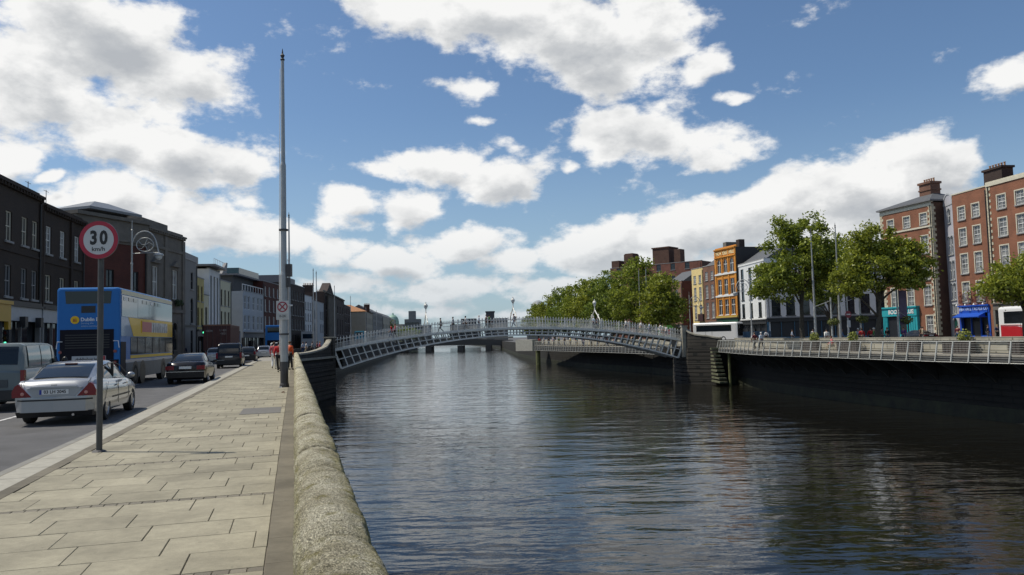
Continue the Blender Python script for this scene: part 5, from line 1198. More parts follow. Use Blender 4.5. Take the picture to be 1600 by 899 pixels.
t = car('small_van', 'small white van behind the silver hatchback, beside the distant blue bus', (-32.0, 104), .27, 4.2, VK, VG, P_wv, side=((2.0, 2.85),), rearwin=(.10, .30, .9, .88), wb=(.75, 3.4), cat='van'); lights_plate(t, .9, .75, 1.15, .78, -.03, .80)
# big pale blue van at the left edge
WK = [(0, .86, .40, 1.10), (.06, .92, .32, 1.22), (.3, .93, .28, 1.25), (3.4, .93, .28, 1.2), (4.2, .88, .3, 1.05), (4.75, .74, .4, .85)]
WG = [(.05, .88, .80, 1.24), (.12, .88, .81, 1.62), (.24, .88, .80, 1.90), (.5, .88, .79, 1.95), (3.1, .87, .78, 1.94), (3.55, .85, .75, 1.80), (4.3, .8, .72, 1.18)]
van = car('panel_van', 'pale blue-grey panel van cut by the left frame edge, sky reflected in its rear window', (-14.95, 21.9), .29, 4.75, WK, WG, P_vanb, side=((.5, 1.7), (1.78, 2.85), (2.95, 3.75)), rearwin=(.07, .225, .90, .88), wb=(.95, 3.9), r=.33, cat='van')
for o in [c for c in van.children if c.name.startswith('side_window')][2:]: pass
for o in [c for c in van.children if c.name.startswith('side_window')][:4]: o.data.materials.clear(); o.data.materials.append(mat('tinted_panel_glass', (.16, .20, .20), .08, var=0, spec=.9))
rear_solid(van, 'bumper', [(-.9, .36), (.9, .36), (.9, .62), (-.9, .62)], -.1, .35, M_trim)
lights_plate(van, .92, .80, 1.18, .82, -.02, .74, .52); rear_solid(van, 'plate_panel', [(-.5, .70), (.5, .70), (.5, .92), (-.5, .92)], -.025, .05, mat('van_shade', (.05, .06, .065), .5, var=0))
MB().tube([(-.3, -.02, 1.27), (.05, -.05, 1.34), (.15, -.05, 1.25)], .015, 5).build('wiper', M_trim, van); MB().lathe([(.01, -.03), (.06, -.03), (.06, 0)], 12, (0, 0, 1.05), axis='y').build('badge', M_chr, van)
MB().ball((1.05, 3.7, 1.35), (.1, .06, .15), 8, 5).build('wing_mirror', M_trim, van)

# --- double-decker buses
B_blue = mat('bus_blue', (.008, .13, .40), .4, var=.03, coat=.1, spec=.3); B_yel = mat('bus_yellow', (.72, .44, .008), .4, var=.03, coat=.1, spec=.3); B_cream = mat('bus_cream', (.55, .50, .33), .4, var=.05); B_pb = mat('bus_pale_blue', (.06, .16, .33), .35, var=.05, coat=.4); B_dark = mat('bus_engine_panel', (.005, .005, .012), .6, var=.2, spec=.2); B_skirt = mat('bus_skirt', (.06, .08, .10), .5, var=.15)
B_g1 = mat('bus_upper_glass', (.11, .13, .15), .06, var=.25, nscale=.5, spec=.9); B_g2 = mat('bus_lower_glass', (.03, .03, .03), .06, var=.8, nscale=3, spec=.9)  # pale upper glass: reflected sky is put into the base colour
def rbox_ring(y, w, z0, z1, r=.14, n=4):
    pts = []
    for cx, cz, a0 in ((w - r, z1 - r, 0), (-w + r, z1 - r, PI / 2), (-w + .04, z0 + .04, PI), (w - .04, z0 + .04, 1.5 * PI)):
        rr_ = r if cz > 1 else .04
        for i in range(n + 1): a = a0 + i * PI / 2 / n; pts.append((cx + rr_ * math.cos(a), y, cz + rr_ * math.sin(a)))
    return pts
def coachbody(L, w, z0, z1, name, m, t, r=.14, dy=.12):
    return MB().loft([rbox_ring(0, w - .08, z0 + .1, z1 - .08, r), rbox_ring(.03, w - .03, z0 + .04, z1 - .03, r), rbox_ring(dy, w, z0, z1, r), rbox_ring(L - dy * 2, w, z0, z1, r), rbox_ring(L - .05, w - .05, z0 + .05, z1 - .06, r), rbox_ring(L, w - .12, z0 + .1, z1 - .2, r)]).build(name, m, t)
def sidepanel(t, nm, x, y0, y1, z0, z1, m, th=.012, parent=None):
    return MB().box(min(x, x + th * (1 if x > 0 else -1)), max(x, x + th * (1 if x > 0 else -1)), y0, y1, z0, z1).build(nm, m, parent or t)
bus = thing('double_decker_bus', 'blue and yellow double-decker bus seen from behind in the middle of the left quay', 'bus', (-18.35, 33.2, -.12), .222, 'vehicles on the left quay')
BL = 10.9; coachbody(BL, 1.26, .34, 4.38, 'body', B_blue, bus)
sidepanel(bus, 'roof_edge', 1.262, .2, BL - .3, 4.10, 4.30, B_cream); MB().box(-1.1, 1.1, .3, BL - .4, 4.375, 4.40).build('roof_panel', B_cream, bus)
for i, (a, b) in enumerate(((.25, 2.95), (3.0, 5.15), (5.2, 10.6))):
    u = sidepanel(bus, 'upper_window', 1.262, a, b, 3.12, 4.06, B_g1)
for i in range(9):
    y = .5 + i * .82
    if i not in (3,): sidepanel(bus, 'hopper_vent', 1.276, y, y + .62, 3.83, 4.0, M_cglass if i % 3 else M_plate)
sidepanel(bus, 'cant_panel', 1.262, .15, BL - .3, 2.25, 3.10, B_pb)
MB().prism([(1.27, 1.3, 3.10), (1.27, BL - .3, 3.10), (1.27, BL - .3, 2.25), (1.27, 2.2, 2.25)], (.014, 0, 0)).build('yellow_band', B_yel, bus)
ad = sidepanel(bus, 'advert_frame', 1.284, 3.6, 9.3, 2.42, 3.02, B_yel, .02); sidepanel(bus, 'advert_red_panel', 1.305, 3.7, 5.6, 2.47, 2.97, mat('advert_red', (.42, .05, .06), .4, var=.1), .006, ad); sidepanel(bus, 'advert_white_panel', 1.305, 5.6, 9.2, 2.47, 2.97, mat('advert_white', (.5, .5, .5), .4, var=.5, nscale=4, dirt=(.16, .16, .18)), .006, ad)
for i in range(7):   # silhouettes printed on the poster and the band
    y = 5.9 + i * .48; MB().prism([(1.312, y, 2.47), (1.312, y + .2, 2.47), (1.312, y + .17, 2.8), (1.312, y + .1, 2.9 - .04 * (i % 3)), (1.312, y + .03, 2.78)], (.004, 0, 0)).build('poster_figure', mat('poster_grey', (.14, .14, .15), .5, var=.2), ad)
for i in range(5):
    y = 9.4 + i * .22; MB().prism([(1.284, y, 2.25), (1.284, y + .14, 2.25), (1.284, y + .14, 2.75 + .12 * (i % 2)), (1.284, y + .07, 2.95 - .1 * (i % 2)), (1.284, y, 2.75)], (.004, 0, 0)).build('skyline_figure', mat('band_ochre', (.40, .26, .02), .4, var=0), bus)
sidepanel(bus, 'lower_window', 1.262, 1.75, 10.7, 1.42, 2.22, B_g2); sidepanel(bus, 'yellow_stripe', 1.262, 1.75, 10.7, 1.24, 1.38, B_yel); sidepanel(bus, 'skirt', 1.262, 1.0, 10.7, .36, 1.05, B_skirt); sidepanel(bus, 'pale_stripe', 1.264, .9, 10.7, 1.06, 1.2, B_pb)
for i in range(5): sidepanel(bus, 'window_pillar', 1.275, 2.9 + i * 1.5, 2.98 + i * 1.5, 1.42, 2.22, M_trim)
sidepanel(bus, 'engine_grille', 1.262, .1, .95, .45, 2.0, B_dark)
M_wh_ = mat('white_lettering', (.7, .72, .75), .5, var=0)
MB().prism([(-.88, -.01, 3.68), (.88, -.01, 3.68), (.92, -.01, 4.22), (-.92, -.01, 4.22)], (0, .06, 0)).build('rear_window', M_cglass, bus)
MB().prism([(-.28, -.01, 3.28), (.28, -.01, 3.28), (.28, -.01, 3.58), (-.28, -.01, 3.58)], (0, .05, 0)).build('route_display', M_trim, bus)
lg = MB().lathe([(.01, -.03), (.17, -.03), (.17, .02)], 24, (-.52, 0, 2.98), axis='y').build('logo_disc', B_yel, bus)
for i in range(3): MB().prism([(-.6 + i * .055, -.036, 2.9), (-.56 + i * .055, -.036, 2.9), (-.545 + i * .04, -.036, 3.04 + .03 * (i == 1)), (-.58 + i * .05, -.036, 3.02)], (0, .005, 0)).build('logo_mark', mat('logo_brown', (.3, .06, .02), .5, var=0), lg)
obj('lettering', text_mesh('Dublin Bus', .215, M_wh_, .004, .004, .95, 'LEFT'), bus, (-.30, -.012, 2.99)); obj('lettering', text_mesh('Serving the', .11, mat('faint_letters', (.3, .42, .6), .5, var=0), .003, 0, 1, 'LEFT'), bus, (-.28, -.012, 2.83)); obj('lettering', text_mesh('entire community', .11, mat('faint_letters', (.3, .42, .6)), .003, 0, 1, 'LEFT'), bus, (-.28, -.012, 2.71))
MB().box(-1.1, 1.02, -.02, .06, 1.25, 2.56).build('engine_cover', B_dark, bus); MB().box(-1.22, 1.22, -.015, .04, .42, 1.24).build('rear_skirt', B_dark, bus)
for i in range(6): MB().box(-.9, .85, -.032, -.018, 1.75 + i * .11, 1.80 + i * .11).build('louvre', M_trim, bus)
bn = MB().box(-.62, .72, -.05, -.02, 1.14, 1.42).build('rear_banner', mat('banner_grey', (.36, .38, .4), .5, var=.1), bus); obj('lettering', text_mesh('dublinbus.ie', .2, M_ink, .002, .004, .9), bn, (-.05, -.052, 1.27)); MB().box(.46, .70, -.056, -.05, 1.15, 1.41).build('banner_picture', mat('banner_red', (.35, .03, .04), .5, var=.4, nscale=20), bn)
for sg in (-1, 1):
    for k, z in enumerate((.95, 1.12, 1.6)): MB().lathe([(.01, -.045), (.07, -.045), (.07, 0)], 12, (sg * 1.08, 0, z), axis='y').build('tail_light', M_redl, bus)
    MB().tube([(sg * 1.0, -.02, 2.05), (sg * 1.2, -.02, 2.05), (sg * 1.24, -.02, 1.75)], .018, 5).build('white_trim', M_wh_, bus)
for yy in (2.6, 3.95, 8.4):
    for sg in (-1, 1): wheel(.48, .28, bus, sg * 1.14, yy, M_rim, 5)
for yy in (2.6, 3.95, 8.4): MB().lathe([(.56, 0), (.56, .012)], 24, (1.268, yy, .55), axis='x').build('wheel_arch', M_trim, bus)
for sg in (-1, 1): MB().ball((sg * 1.4, BL - .1, 2.4), (.08, .08, .25), 8, 5).build('wing_mirror', M_trim, bus)

def far_bus(label, loc, rz, m, band, L=10.5, H=4.35, wn=M_cglass):
    t = thing('double_decker_bus', label, 'bus', (loc[0], loc[1], -.12), rz, 'vehicles on the left quay')
    coachbody(L, 1.25, .35, H, 'body', m, t)
    MB().box(-.95, .95, -.02, .05, 3.3, 4.05).build('rear_window', wn, t); MB().box(-1.0, 1.0, -.02, .05, 1.0, 2.2).build('engine_cover', B_dark, t)
    for z0, z1 in ((3.1, 3.95), (1.4, 2.2)): sidepanel(t, 'side_window', 1.252, .6, L - .4, z0, z1, wn)
    sidepanel(t, 'side_band', 1.252, .4, L - .4, 2.35, 3.0, band)
    for sg in (-1, 1): rear_solid(t, 'tail_light', [(sg * 1.05, 1.1), (sg * 1.2, 1.1), (sg * 1.2, 1.5), (sg * 1.05, 1.5)], -.02, .1, M_redl)
    for yy in (2.6, 8.2):
        for sg in (-1, 1): wheel(.48, .28, t, sg * 1.13, yy)
    return t
far_bus('bright blue double-decker bus farther up the left quay, beside the flagpole', (-34.3, 110.5), .2, B_blue, B_blue)
far_bus('small pale teal bus in the distance near the left end of the footbridge', (-40.2, 201), .15, mat('bus_teal', (.05, .28, .38), .4), B_cream)
# container lorry
t = thing('container_lorry', 'dark red-brown container lorry with corrugated doors, taller than the cars around it', 'lorry', (-31.0, 80.5, -.12), .24, 'vehicles on the left quay')
P_con = mat('container_paint', (.075, .022, .018), .6, var=.15); cb = MB().box(-1.32, 1.32, 0, 9, 1.15, 3.85).build('container', P_con, t)
MB().box(-1.34, 1.34, -.03, .1, 3.74, 3.88).build('top_rail', mat('lit_rail_brown', (.25, .12, .07), .6), cb)  # lighter brown gives the sunlit top edge through its colour
for x in (-.95, -.4, .4, .95): MB().tube([(x, -.05, 1.2), (x, -.05, 3.75)], .03, 6).build('door_bar', mat('door_bar_steel', (.12, .08, .07), .5), cb)
MB().box(-.012, .012, -.015, .01, 1.2, 3.75).build('door_joint', M_trim, cb)
for tx, x, z in (('HDM', -.75, 3.2), ('U 420', .62, 3.25), ('45G1', .62, 2.9)): obj('lettering', text_mesh(tx, .3, mat('container_letters', (.35, .33, .3), .6), .003, .004), cb, (x, -.02, z))
for i in range(18): MB().box(1.315, 1.35, .15 + i * .49, .38 + i * .49, 1.2, 3.74).build('corrugation', P_con, cb)
MB().box(-1.1, 1.1, .1, 8.9, .75, 1.15).build('chassis', M_trim, t); MB().box(-1.2, 1.2, 9.3, 11.2, .6, 3.3).build('cab', P_dgrey, t)
for yy in (1.2, 2.5, 3.8, 10.0):
    for sg in (-1, 1): wheel(.5, .3, t, sg * 1.05, yy)
for sg in (-1, 1): rear_solid(t, 'tail_light', [(sg * .8, .85), (sg * 1.15, .85), (sg * 1.15, 1.0), (sg * .8, 1.0)], .02, .1, M_redl)
# grey lorry far ahead
t = thing('box_lorry', 'pale grey box lorry beyond the flagpole, far up the left quay', 'lorry', (-39.9, 150, -.12), .2, 'vehicles on the left quay')
MB().box(-1.4, 1.4, 0, 7, 1.0, 3.9).build('box_body', P_lg, t); MB().box(-1.1, 1.1, -.02, .05, 2.5, 3.4).build('rear_window', M_cglass, t); MB().box(-1.3, 1.3, .2, 9, .5, 1.0).build('chassis', M_trim, t); MB().box(-1.2, 1.2, 7.2, 9, .6, 3.0).build('cab', P_wv, t)
for yy in (1.4, 8.0):
    for sg in (-1, 1): wheel(.48, .28, t, sg * 1.1, yy)
# --- right bank coaches
def coach(label, loc, rz, lower, stripe, L=12):
    t = thing('coach', label, 'coach', (loc[0], loc[1], -.12), rz, 'coaches on the right quay'); cw = mat('coach_white', (.72, .72, .71), .3, var=.03, coat=.5)
    coachbody(L, 1.27, .35, 3.55, 'body', cw, t, r=.3, dy=.2)
    for sg in (-1, 1):
        sidepanel(t, 'side_window', sg * 1.272, .7, L - 1.2, 1.9, 3.05, M_cglass)
        if lower: MB().prism([(sg * 1.272, .25, .4), (sg * 1.272, L - 1, .4), (sg * 1.272, L * .62, 1.0), (sg * 1.272, 4.6, 1.15), (sg * 1.272, 2.2, 1.62), (sg * 1.272, .25, 1.65)], (sg * .012, 0, 0)).build('red_panel', lower, t)
        if stripe: MB().tube([(sg * 1.285, .25, 1.74), (sg * 1.285, 2.4, 1.72), (sg * 1.285, 4.9, 1.2), (sg * 1.285, L - 1, .55)], .035, 5).build('stripe', stripe, t)
        MB().box(min(sg * 1.27, sg * 1.29), max(sg * 1.27, sg * 1.29), 2.6, 2.63, .6, 1.85).build('panel_seam', M_trim, t); MB().box(min(sg * 1.27, sg * 1.29), max(sg * 1.27, sg * 1.29), 3.9, 3.93, .6, 1.85).build('panel_seam', M_trim, t)
    MB().box(-1.12, 1.12, L - .04, L + .03, 1.0, 3.2).build('windscreen', M_cglass, t); MB().box(-.9, .9, -.02, .04, 2.0, 3.0).build('rear_window', M_cglass, t)
    MB().box(-.8, .8, 3, 5.2, 3.52, 3.75).build('roof_unit', M_lead, t)
    for sg in (-1, 1):
        MB().tube([(sg * 1.1, L, 3.2), (sg * 1.35, L + .45, 3.0), (sg * 1.35, L + .45, 2.4)], [.03, .04, .12], 6).build('wing_mirror', M_trim, t)
        for yy in (3.0, L - 2.8): wheel(.5, .3, t, sg * 1.13, yy)
    return t
coach('white and red coach entering at the right frame edge, past the blue shop', (49.3, 76.4), math.atan2(.19, 1) + PI, mat('coach_red', (.42, .01, .015), .35, var=.03, coat=.5), mat('coach_stripe', (.45, .08, .05), .4))
coach('white coach turning in front of the yellow and orange buildings', (35.1, 147.5), -2.3, None, None, L=9)
t = car('saloon_car', 'dark car parked by the quoined corner between the two shops on the right quay', (49.4, 91), .2, 4.5, BK, BG, P_dgrey, side=((1.2, 2.1), (2.18, 3.0)), rearwin=(.66, 1.5, .9, .9), wb=(.95, 3.6), group='cars on the right quay'); lights_plate(t, .84, .66, .84, .48, -.02, .70)
# ------------------------------------------------------------------ trees
def leafmat(name, c1, c2):
    m = bpy.data.materials.new(name); m.use_nodes = True; t = m.node_tree; L = t.links.new; t.nodes.remove(t.nodes['Principled BSDF'])
    geo = t.nodes.new('ShaderNodeNewGeometry'); n = t.nodes.new('ShaderNodeTexNoise'); n.inputs['Scale'].default_value = 1.6; n.inputs['Detail'].default_value = 5; L(geo.outputs['Position'], n.inputs['Vector'])
    ri = t.nodes.new('ShaderNodeMath'); ri.operation = 'MULTIPLY_ADD'; L(geo.outputs['Random Per Island'], ri.inputs[0]); ri.inputs[1].default_value = .5; ri.inputs[2].default_value = -.25
    ad = t.nodes.new('ShaderNodeMath'); L(n.outputs['Fac'], ad.inputs[0]); L(ri.outputs[0], ad.inputs[1])
    r = t.nodes.new('ShaderNodeValToRGB'); L(ad.outputs[0], r.inputs[0]); r.color_ramp.elements[0].position = .3; r.color_ramp.elements[1].position = .7
    r.color_ramp.elements[0].color = (*c1, 1); r.color_ramp.elements[1].color = (*c2, 1)
    d = t.nodes.new('ShaderNodeBsdfDiffuse'); tr = t.nodes.new('ShaderNodeBsdfTranslucent'); gl = t.nodes.new('ShaderNodeBsdfGlossy'); gl.inputs['Roughness'].default_value = .45
    L(r.outputs[0], d.inputs[0]); L(r.outputs[0], tr.inputs[0]); mx = t.nodes.new('ShaderNodeMixShader'); mx.inputs[0].default_value = .38; L(d.outputs[0], mx.inputs[1]); L(tr.outputs[0], mx.inputs[2])
    m2 = t.nodes.new('ShaderNodeMixShader'); m2.inputs[0].default_value = .04; L(mx.outputs[0], m2.inputs[1]); L(gl.outputs[0], m2.inputs[2]); L(m2.outputs[0], t.nodes['Material Output'].inputs[0])
    return m
M_leaf1 = leafmat('leaf_green', (.10, .135, .016), (.34, .39, .05)); M_leaf2 = leafmat('leaf_yellow_green', (.12, .15, .016), (.38, .41, .05)); M_leaf3 = leafmat('leaf_deep', (.08, .12, .016), (.27, .34, .05))
M_bark = mat('bark', (.07, .06, .045), .9, var=.3, nscale=8, bump=.5, bscale=12)
def tree(label, x, y, trunk_h, blobs, n, size, leaf, seed, group, lean=(0, 0), r0=.28, clump=.55):
    rg = random.Random(seed); t = thing('plane_tree', label, 'tree', (x, y, -.1), 0, group)
    tot = sum(b[3] * b[4] * b[5] for b in blobs)
    top = max(b[2] for b in blobs); c0 = Vector((lean[0], lean[1], trunk_h + (top - trunk_h) * .5))
    tr = MB(); mid = Vector((lean[0] * .3 + rg.uniform(-.1, .1), lean[1] * .3, trunk_h * .6)); th = Vector((lean[0] * .6, lean[1] * .6, trunk_h))
    tr.tube([(0, 0, 0), (0, 0, .25), tuple(mid), tuple(th), tuple(c0)], [r0 * 1.5, r0, r0 * .82, r0 * .66, r0 * .3], 10); tr.build('trunk', M_bark, t, smooth=True)
    ends = []
    for i in range(11):
        b = rg.choice(blobs); e = Vector((b[0], b[1], b[2])) + Vector((rg.uniform(-.8, .8) * b[3], rg.uniform(-.8, .8) * b[4], rg.uniform(-.6, .7) * b[5])); ends.append(e)
        st = th.lerp(c0, rg.uniform(-.1, .75)); m_ = st.lerp(e, .5) + Vector((rg.uniform(-.3, .3), rg.uniform(-.3, .3), rg.uniform(.0, .5))); q = st.lerp(e, .25) + Vector((0, 0, .15))
        MB().tube([tuple(st), tuple(q), tuple(m_), tuple(e)], [r0 * .38, r0 * .3, r0 * .2, r0 * .05], 6).build('limb', M_bark, t, smooth=True)
    cr = MB(); cents = []
    for b in blobs:
        k = int(150 * b[3] * b[4] * b[5] / tot) + 8
        for i in range(k):
            d = Vector((rg.gauss(0, 1), rg.gauss(0, 1), rg.gauss(0, 1))).normalized(); q = rg.uniform(.25, 1) ** .5
            cents.append((Vector((b[0] + d.x * b[3] * q, b[1] + d.y * b[4] * q, b[2] + d.z * b[5] * q)), rg.uniform(.6, 1.3)))
    for c, s_ in cents:
        for i in range(int(n / len(cents))):
            o = Vector((rg.gauss(0, 1), rg.gauss(0, 1), rg.gauss(0, .62))) * clump * s_ * .62; p = c + o
            a = Vector((rg.gauss(0, 1), rg.gauss(0, 1), rg.gauss(0, .7))).normalized(); bb = a.orthogonal().normalized(); bb = (bb * rg.uniform(-1, 1) + a.cross(bb) * rg.uniform(.3, 1)).normalized()
            z = size * rg.uniform(.6, 1.3); cr.face([p - a * z, p + bb * z * .55, p + a * z, p - bb * z * .55])
    cr.build('crown', leaf, t); return t
G1 = 'street trees behind the right quay parapet'; G2 = 'riverside trees beyond the footbridge on the right'
tree('tall dense green tree behind the parapet just left of the two right-hand flagpoles', 27.9, 74.2, 3.2, [(-.3, 0, 8.6, 3.5, 3.2, 3.6), (-2.6, 0, 6.2, 2.2, 2.4, 2.3), (2.4, .3, 6.4, 2.0, 2.4, 2.3), (.2, .2, 11.7, 2.4, 2.4, 2.0), (1.8, -.4, 8.6, 2.2, 2.2, 2.4)], 24000, .15, M_leaf1, 1, G1)
tree('thin sparse tree with bare limbs showing behind the right of the two flagpoles', 32.6, 77, 4, [(0, 0, 8.5, 2.8, 2.5, 2.8), (1.5, 0, 6.8, 1.8, 1.8, 1.6)], 6000, .13, M_leaf1, 2, G1, r0=.2)
tree('broad yellow-green tree in front of the quoined brick building and teal bookshop', 31.3, 66.3, 2.6, [(.8, 0, 7.2, 3.2, 2.6, 2.4), (-1.8, 0, 6.2, 1.9, 2.2, 1.8), (3.3, .3, 6.5, 2.0, 2.0, 1.6), (0, 0, 9.4, 2.0, 2.0, 1.5), (2.8, 0, 8.0, 1.5, 1.5, 1.2)], 28000, .13, M_leaf2, 3, G1, lean=(.5, 0))
tree('leafy tree at the right frame edge above the red and white coach', 37.4, 56.2, 2.6, [(.2, 0, 5.0, 2.6, 2.3, 1.7), (-1.4, 0, 4.4, 1.6, 1.6, 1.1), (1.8, 0, 5.6, 2, 2, 1.5)], 14000, .125, M_leaf2, 4, G1, r0=.2)
tree('pale green tree seen through the gap left of the quoined brick building', 38, 92, 3, [(0, 0, 9.2, 3.4, 3, 3), (-2, 0, 7, 2.4, 2.4, 2)], 11000, .16, M_leaf1, 5, G1)
mids = [(24.0, 124, 3.6, 12.0, 'rightmost of the riverside trees beyond the footbridge, nearest the brick corner building'), (21.4, 133, 5.4, 15.4, 'tallest and broadest of the riverside trees beyond the footbridge, behind the slim pair of poles'), (18.6, 143, 4.6, 14.2, 'yellow-green tree directly behind the right-hand hoop lamp of the footbridge'), (16.6, 155, 4.8, 14.0, 'dense tree left of the right-hand hoop lamp'), (15.2, 167, 4.8, 14.3, 'rounded tree in the middle of the left half of the riverside row'), (13.2, 182, 5.0, 14.6, 'tree near the left end of the riverside row, beside a gap of sky'), (10.8, 200, 5.0, 13.6, 'second tree from the left end of the riverside row'), (7.4, 226, 4.4, 11.6, 'small low tree closing the left end of the riverside row')]
for i, (x, y, r_, h, lab) in enumerate(mids):
    tree(lab, x, y, 3, [(0, 0, h * .56, r_, r_, h * .38), (-r_ * .45, 0, h * .42, r_ * .7, r_ * .7, h * .27), (r_ * .4, 0, h * .45, r_ * .7, r_ * .7, h * .28), (r_ * .1, 0, h * .8, r_ * .55, r_ * .55, h * .19)], 11000, .23, [M_leaf1, M_leaf2, M_leaf3][(i * 2 + 1) % 3], 20 + i, G2, clump=.8)
tree('small distant tree in front of the green dome on the left bank', -63.5, 385, 3, [(0, 0, 8, 4, 4, 4.4)], 1500, .5, M_leaf3, 40, 'distant trees', clump=1)
tree('distant clump-like tree below the concrete tower', -74, 520, 3, [(0, 0, 6, 12, 6, 4.5)], 2500, .6, M_leaf3, 41, 'distant trees', clump=1.4)

# ------------------------------------------------------------------ poles, lamps, signs
M_pole = mat('galvanised_pole', (.36, .37, .37), .5, metal=.35, var=.12, nscale=2); M_poled = mat('pole_base_paint', (.05, .048, .05), .6, var=.15)
def flagpole(label, x, y, h, r=.14, base=-.0, dark=False, group='slender flagpoles along the quays'):
    t = thing('flagpole', label, 'pole', (x, y, base), 0, group)
    MB().lathe([(r, .9 if dark else 0), (r * .96, h * .33), (r * .8, h * .34), (r * .74, h * .66), (r * .56, h * .67), (r * .42, h - .25)], 14).build('shaft', M_pole, t, smooth=False)
    if dark: MB().lathe([(r * 1.25, 0), (r * 1.2, .1), (r * 1.05, .15), (r * 1.03, .95)], 14).build('base_sleeve', M_poled, t)
    MB().lathe([(r * .5, h - .25), (r * .62, h - .2), (r * .3, h - .15), (r * .6, h - .05), (r * .25, h + .02), (.01, h + .22)], 10).build('finial', M_poled, t)
    return t
fp = flagpole('tall grey flagpole rising from the near pavement against the parapet', -8.62, 28.95, 12.75, .142, 0, True)
MB().tube([(-.17, .02, 1.2), (-.165, 0, 5), (-.13, 0, 9), (-.09, 0, 12.2)], .012, 5).build('halyard', M_white, fp)
for z in (1.95, 2.75, 5.9): MB().lathe([(.175, z), (.175, z + .06)], 14).build('band', M_poled, fp)
MB().box(.13, .30, -.12, .1, 4.15, 4.62).build('junction_box', mat('box_brown', (.05, .045, .045), .5), fp); MB().tube([(.2, 0, 4.62), (.16, 0, 4.8)], .03, 6).build('bracket', M_white, fp); MB().box(.14, .24, -.1, .05, 3.75, 4.1).build('lower_box', M_poled, fp); MB().tube([(.12, -.1, 3.05), (.36, -.14, 3.05)], .03, 6).build('bracket', M_white, fp)
sg = thing('no_stopping_sign', 'small square red-ringed no-stopping sign strapped to the near flagpole', 'sign', (-8.62, 28.78, 0), -.02)
M_signw = mat('sign_grey_white', (.50, .50, .48), .5, var=.06)
p_ = MB().box(-.235, .235, -.02, 0, 2.52, 3.23).build('panel', M_signw, sg)
M_sred = mat('sign_red', (.28, .012, .03), .4, var=.05)
MB().lathe([(.155, -.005), (.195, -.005), (.195, .003), (.155, .003), (.155, -.005)], 32, (0, -.024, 3.0), axis='y', caps=False).build('ring', M_sred, p_)
for a in (PI / 4, -PI / 4): c, s_ = math.cos(a), math.sin(a); MB().prism([(x * c - z * s_, -.03 - (.001 if a > 0 else 0), 3.0 + x * s_ + z * c) for x, z in ((-.17, -.02), (.17, -.02), (.17, .02), (-.17, .02))], (0, .006, 0)).build('cross_bar', M_sred, p_)
MB().prism([(x, -.0215, z) for x, z in ((-.2, 2.55), (.2, 2.55), (.2, 2.75), (-.2, 2.75))], (0, .002, 0)).build('time_plate', mat('plate_grey', (.42, .42, .40), .5), p_); obj('lettering', text_mesh('0-24', .13, M_ink, .001, .001), p_, (0, -.024, 2.65))
ss = thing('speed_limit_sign', 'round red-rimmed 30 km/h speed limit sign on a grey post by the kerb', 'sign', (-6.62, 12.33, 0), .06)
MB().lathe([(.045, 0), (.044, 3.1), (.04, 3.12)], 14).build('post', mat('post_grey', (.075, .075, .072), .6, metal=.2, var=.2, nscale=4), ss)
MB().lathe([(.11, 0), (.09, .02), (.055, .03)], 14).build('collar', M_poled, ss)
fc = MB().lathe([(.305, 0), (.305, .022), (.29, .03)], 48, (0, -.085, 3.375), axis='y').build('sign_back', M_lead, ss)
MB().lathe([(.238, -.004), (.303, -.004), (.303, .0), (.238, .0), (.238, -.004)], 56, (0, -.086, 3.375), axis='y', caps=False).build('red_rim', mat('rim_red', (.38, .012, .035), .4, var=.04), fc)
MB().lathe([(.241, -.002), (.241, .0)], 56, (0, -.086, 3.375), axis='y').build('white_face', mat('sign_face', (.52, .53, .52), .45, var=.03), fc)
for ch, cx in (('3', -.078), ('0', .078)): obj('numeral', text_mesh(ch, .30, M_ink, .001, .012, .80), fc, (cx, -.0905, 3.40))
obj('lettering', text_mesh('km/h', .095, M_ink, .001, .001, 1.1), fc, (0, -.0905, 3.225))
for z in (3.28, 3.47): MB().box(-.07, .07, -.07, .06, z, z + .03).build('clamp', M_lead, ss)
# left pole line
for x, y, lab, h in ((-18.6, 64, 'flagpole half hidden directly behind the near one', 12.4), (-29.3, 113, 'left of the close pair of thin distant flagpoles on the left quay', 12.4), (-28.6, 112, 'right of the close pair of thin distant flagpoles on the left quay', 11.9), (-35.0, 151, 'pale flagpole before the dark columned building on the left quay', 12.6), (-38.2, 181, 'flagpole next to the brown terrace on the left quay', 12.2), (-44.5, 233, 'thin flagpole left of the orange tiled roof', 12), (-47, 265, 'farthest thin flagpole in front of the tan building', 12)):
    flagpole(lab, x, y, h, .13)
for x, y, lab, h in ((27.9, 71, 'left of the two tall flagpoles behind the right parapet', 10.9), (29.85, 70.2, 'right of the two tall flagpoles behind the right parapet', 11.2), (20.9, 126, 'left of the slim pale pair in front of the dense riverside trees', 12.3), (21.9, 125, 'right of the slim pale pair in front of the dense riverside trees', 12.5), (14.2, 200, 'faint pole at the left end of the riverside trees', 12)):
    flagpole(lab, x, y, h, .12)
M_lamp = mat('lamp_paint', (.42, .43, .42), .45, metal=.2, var=.1)
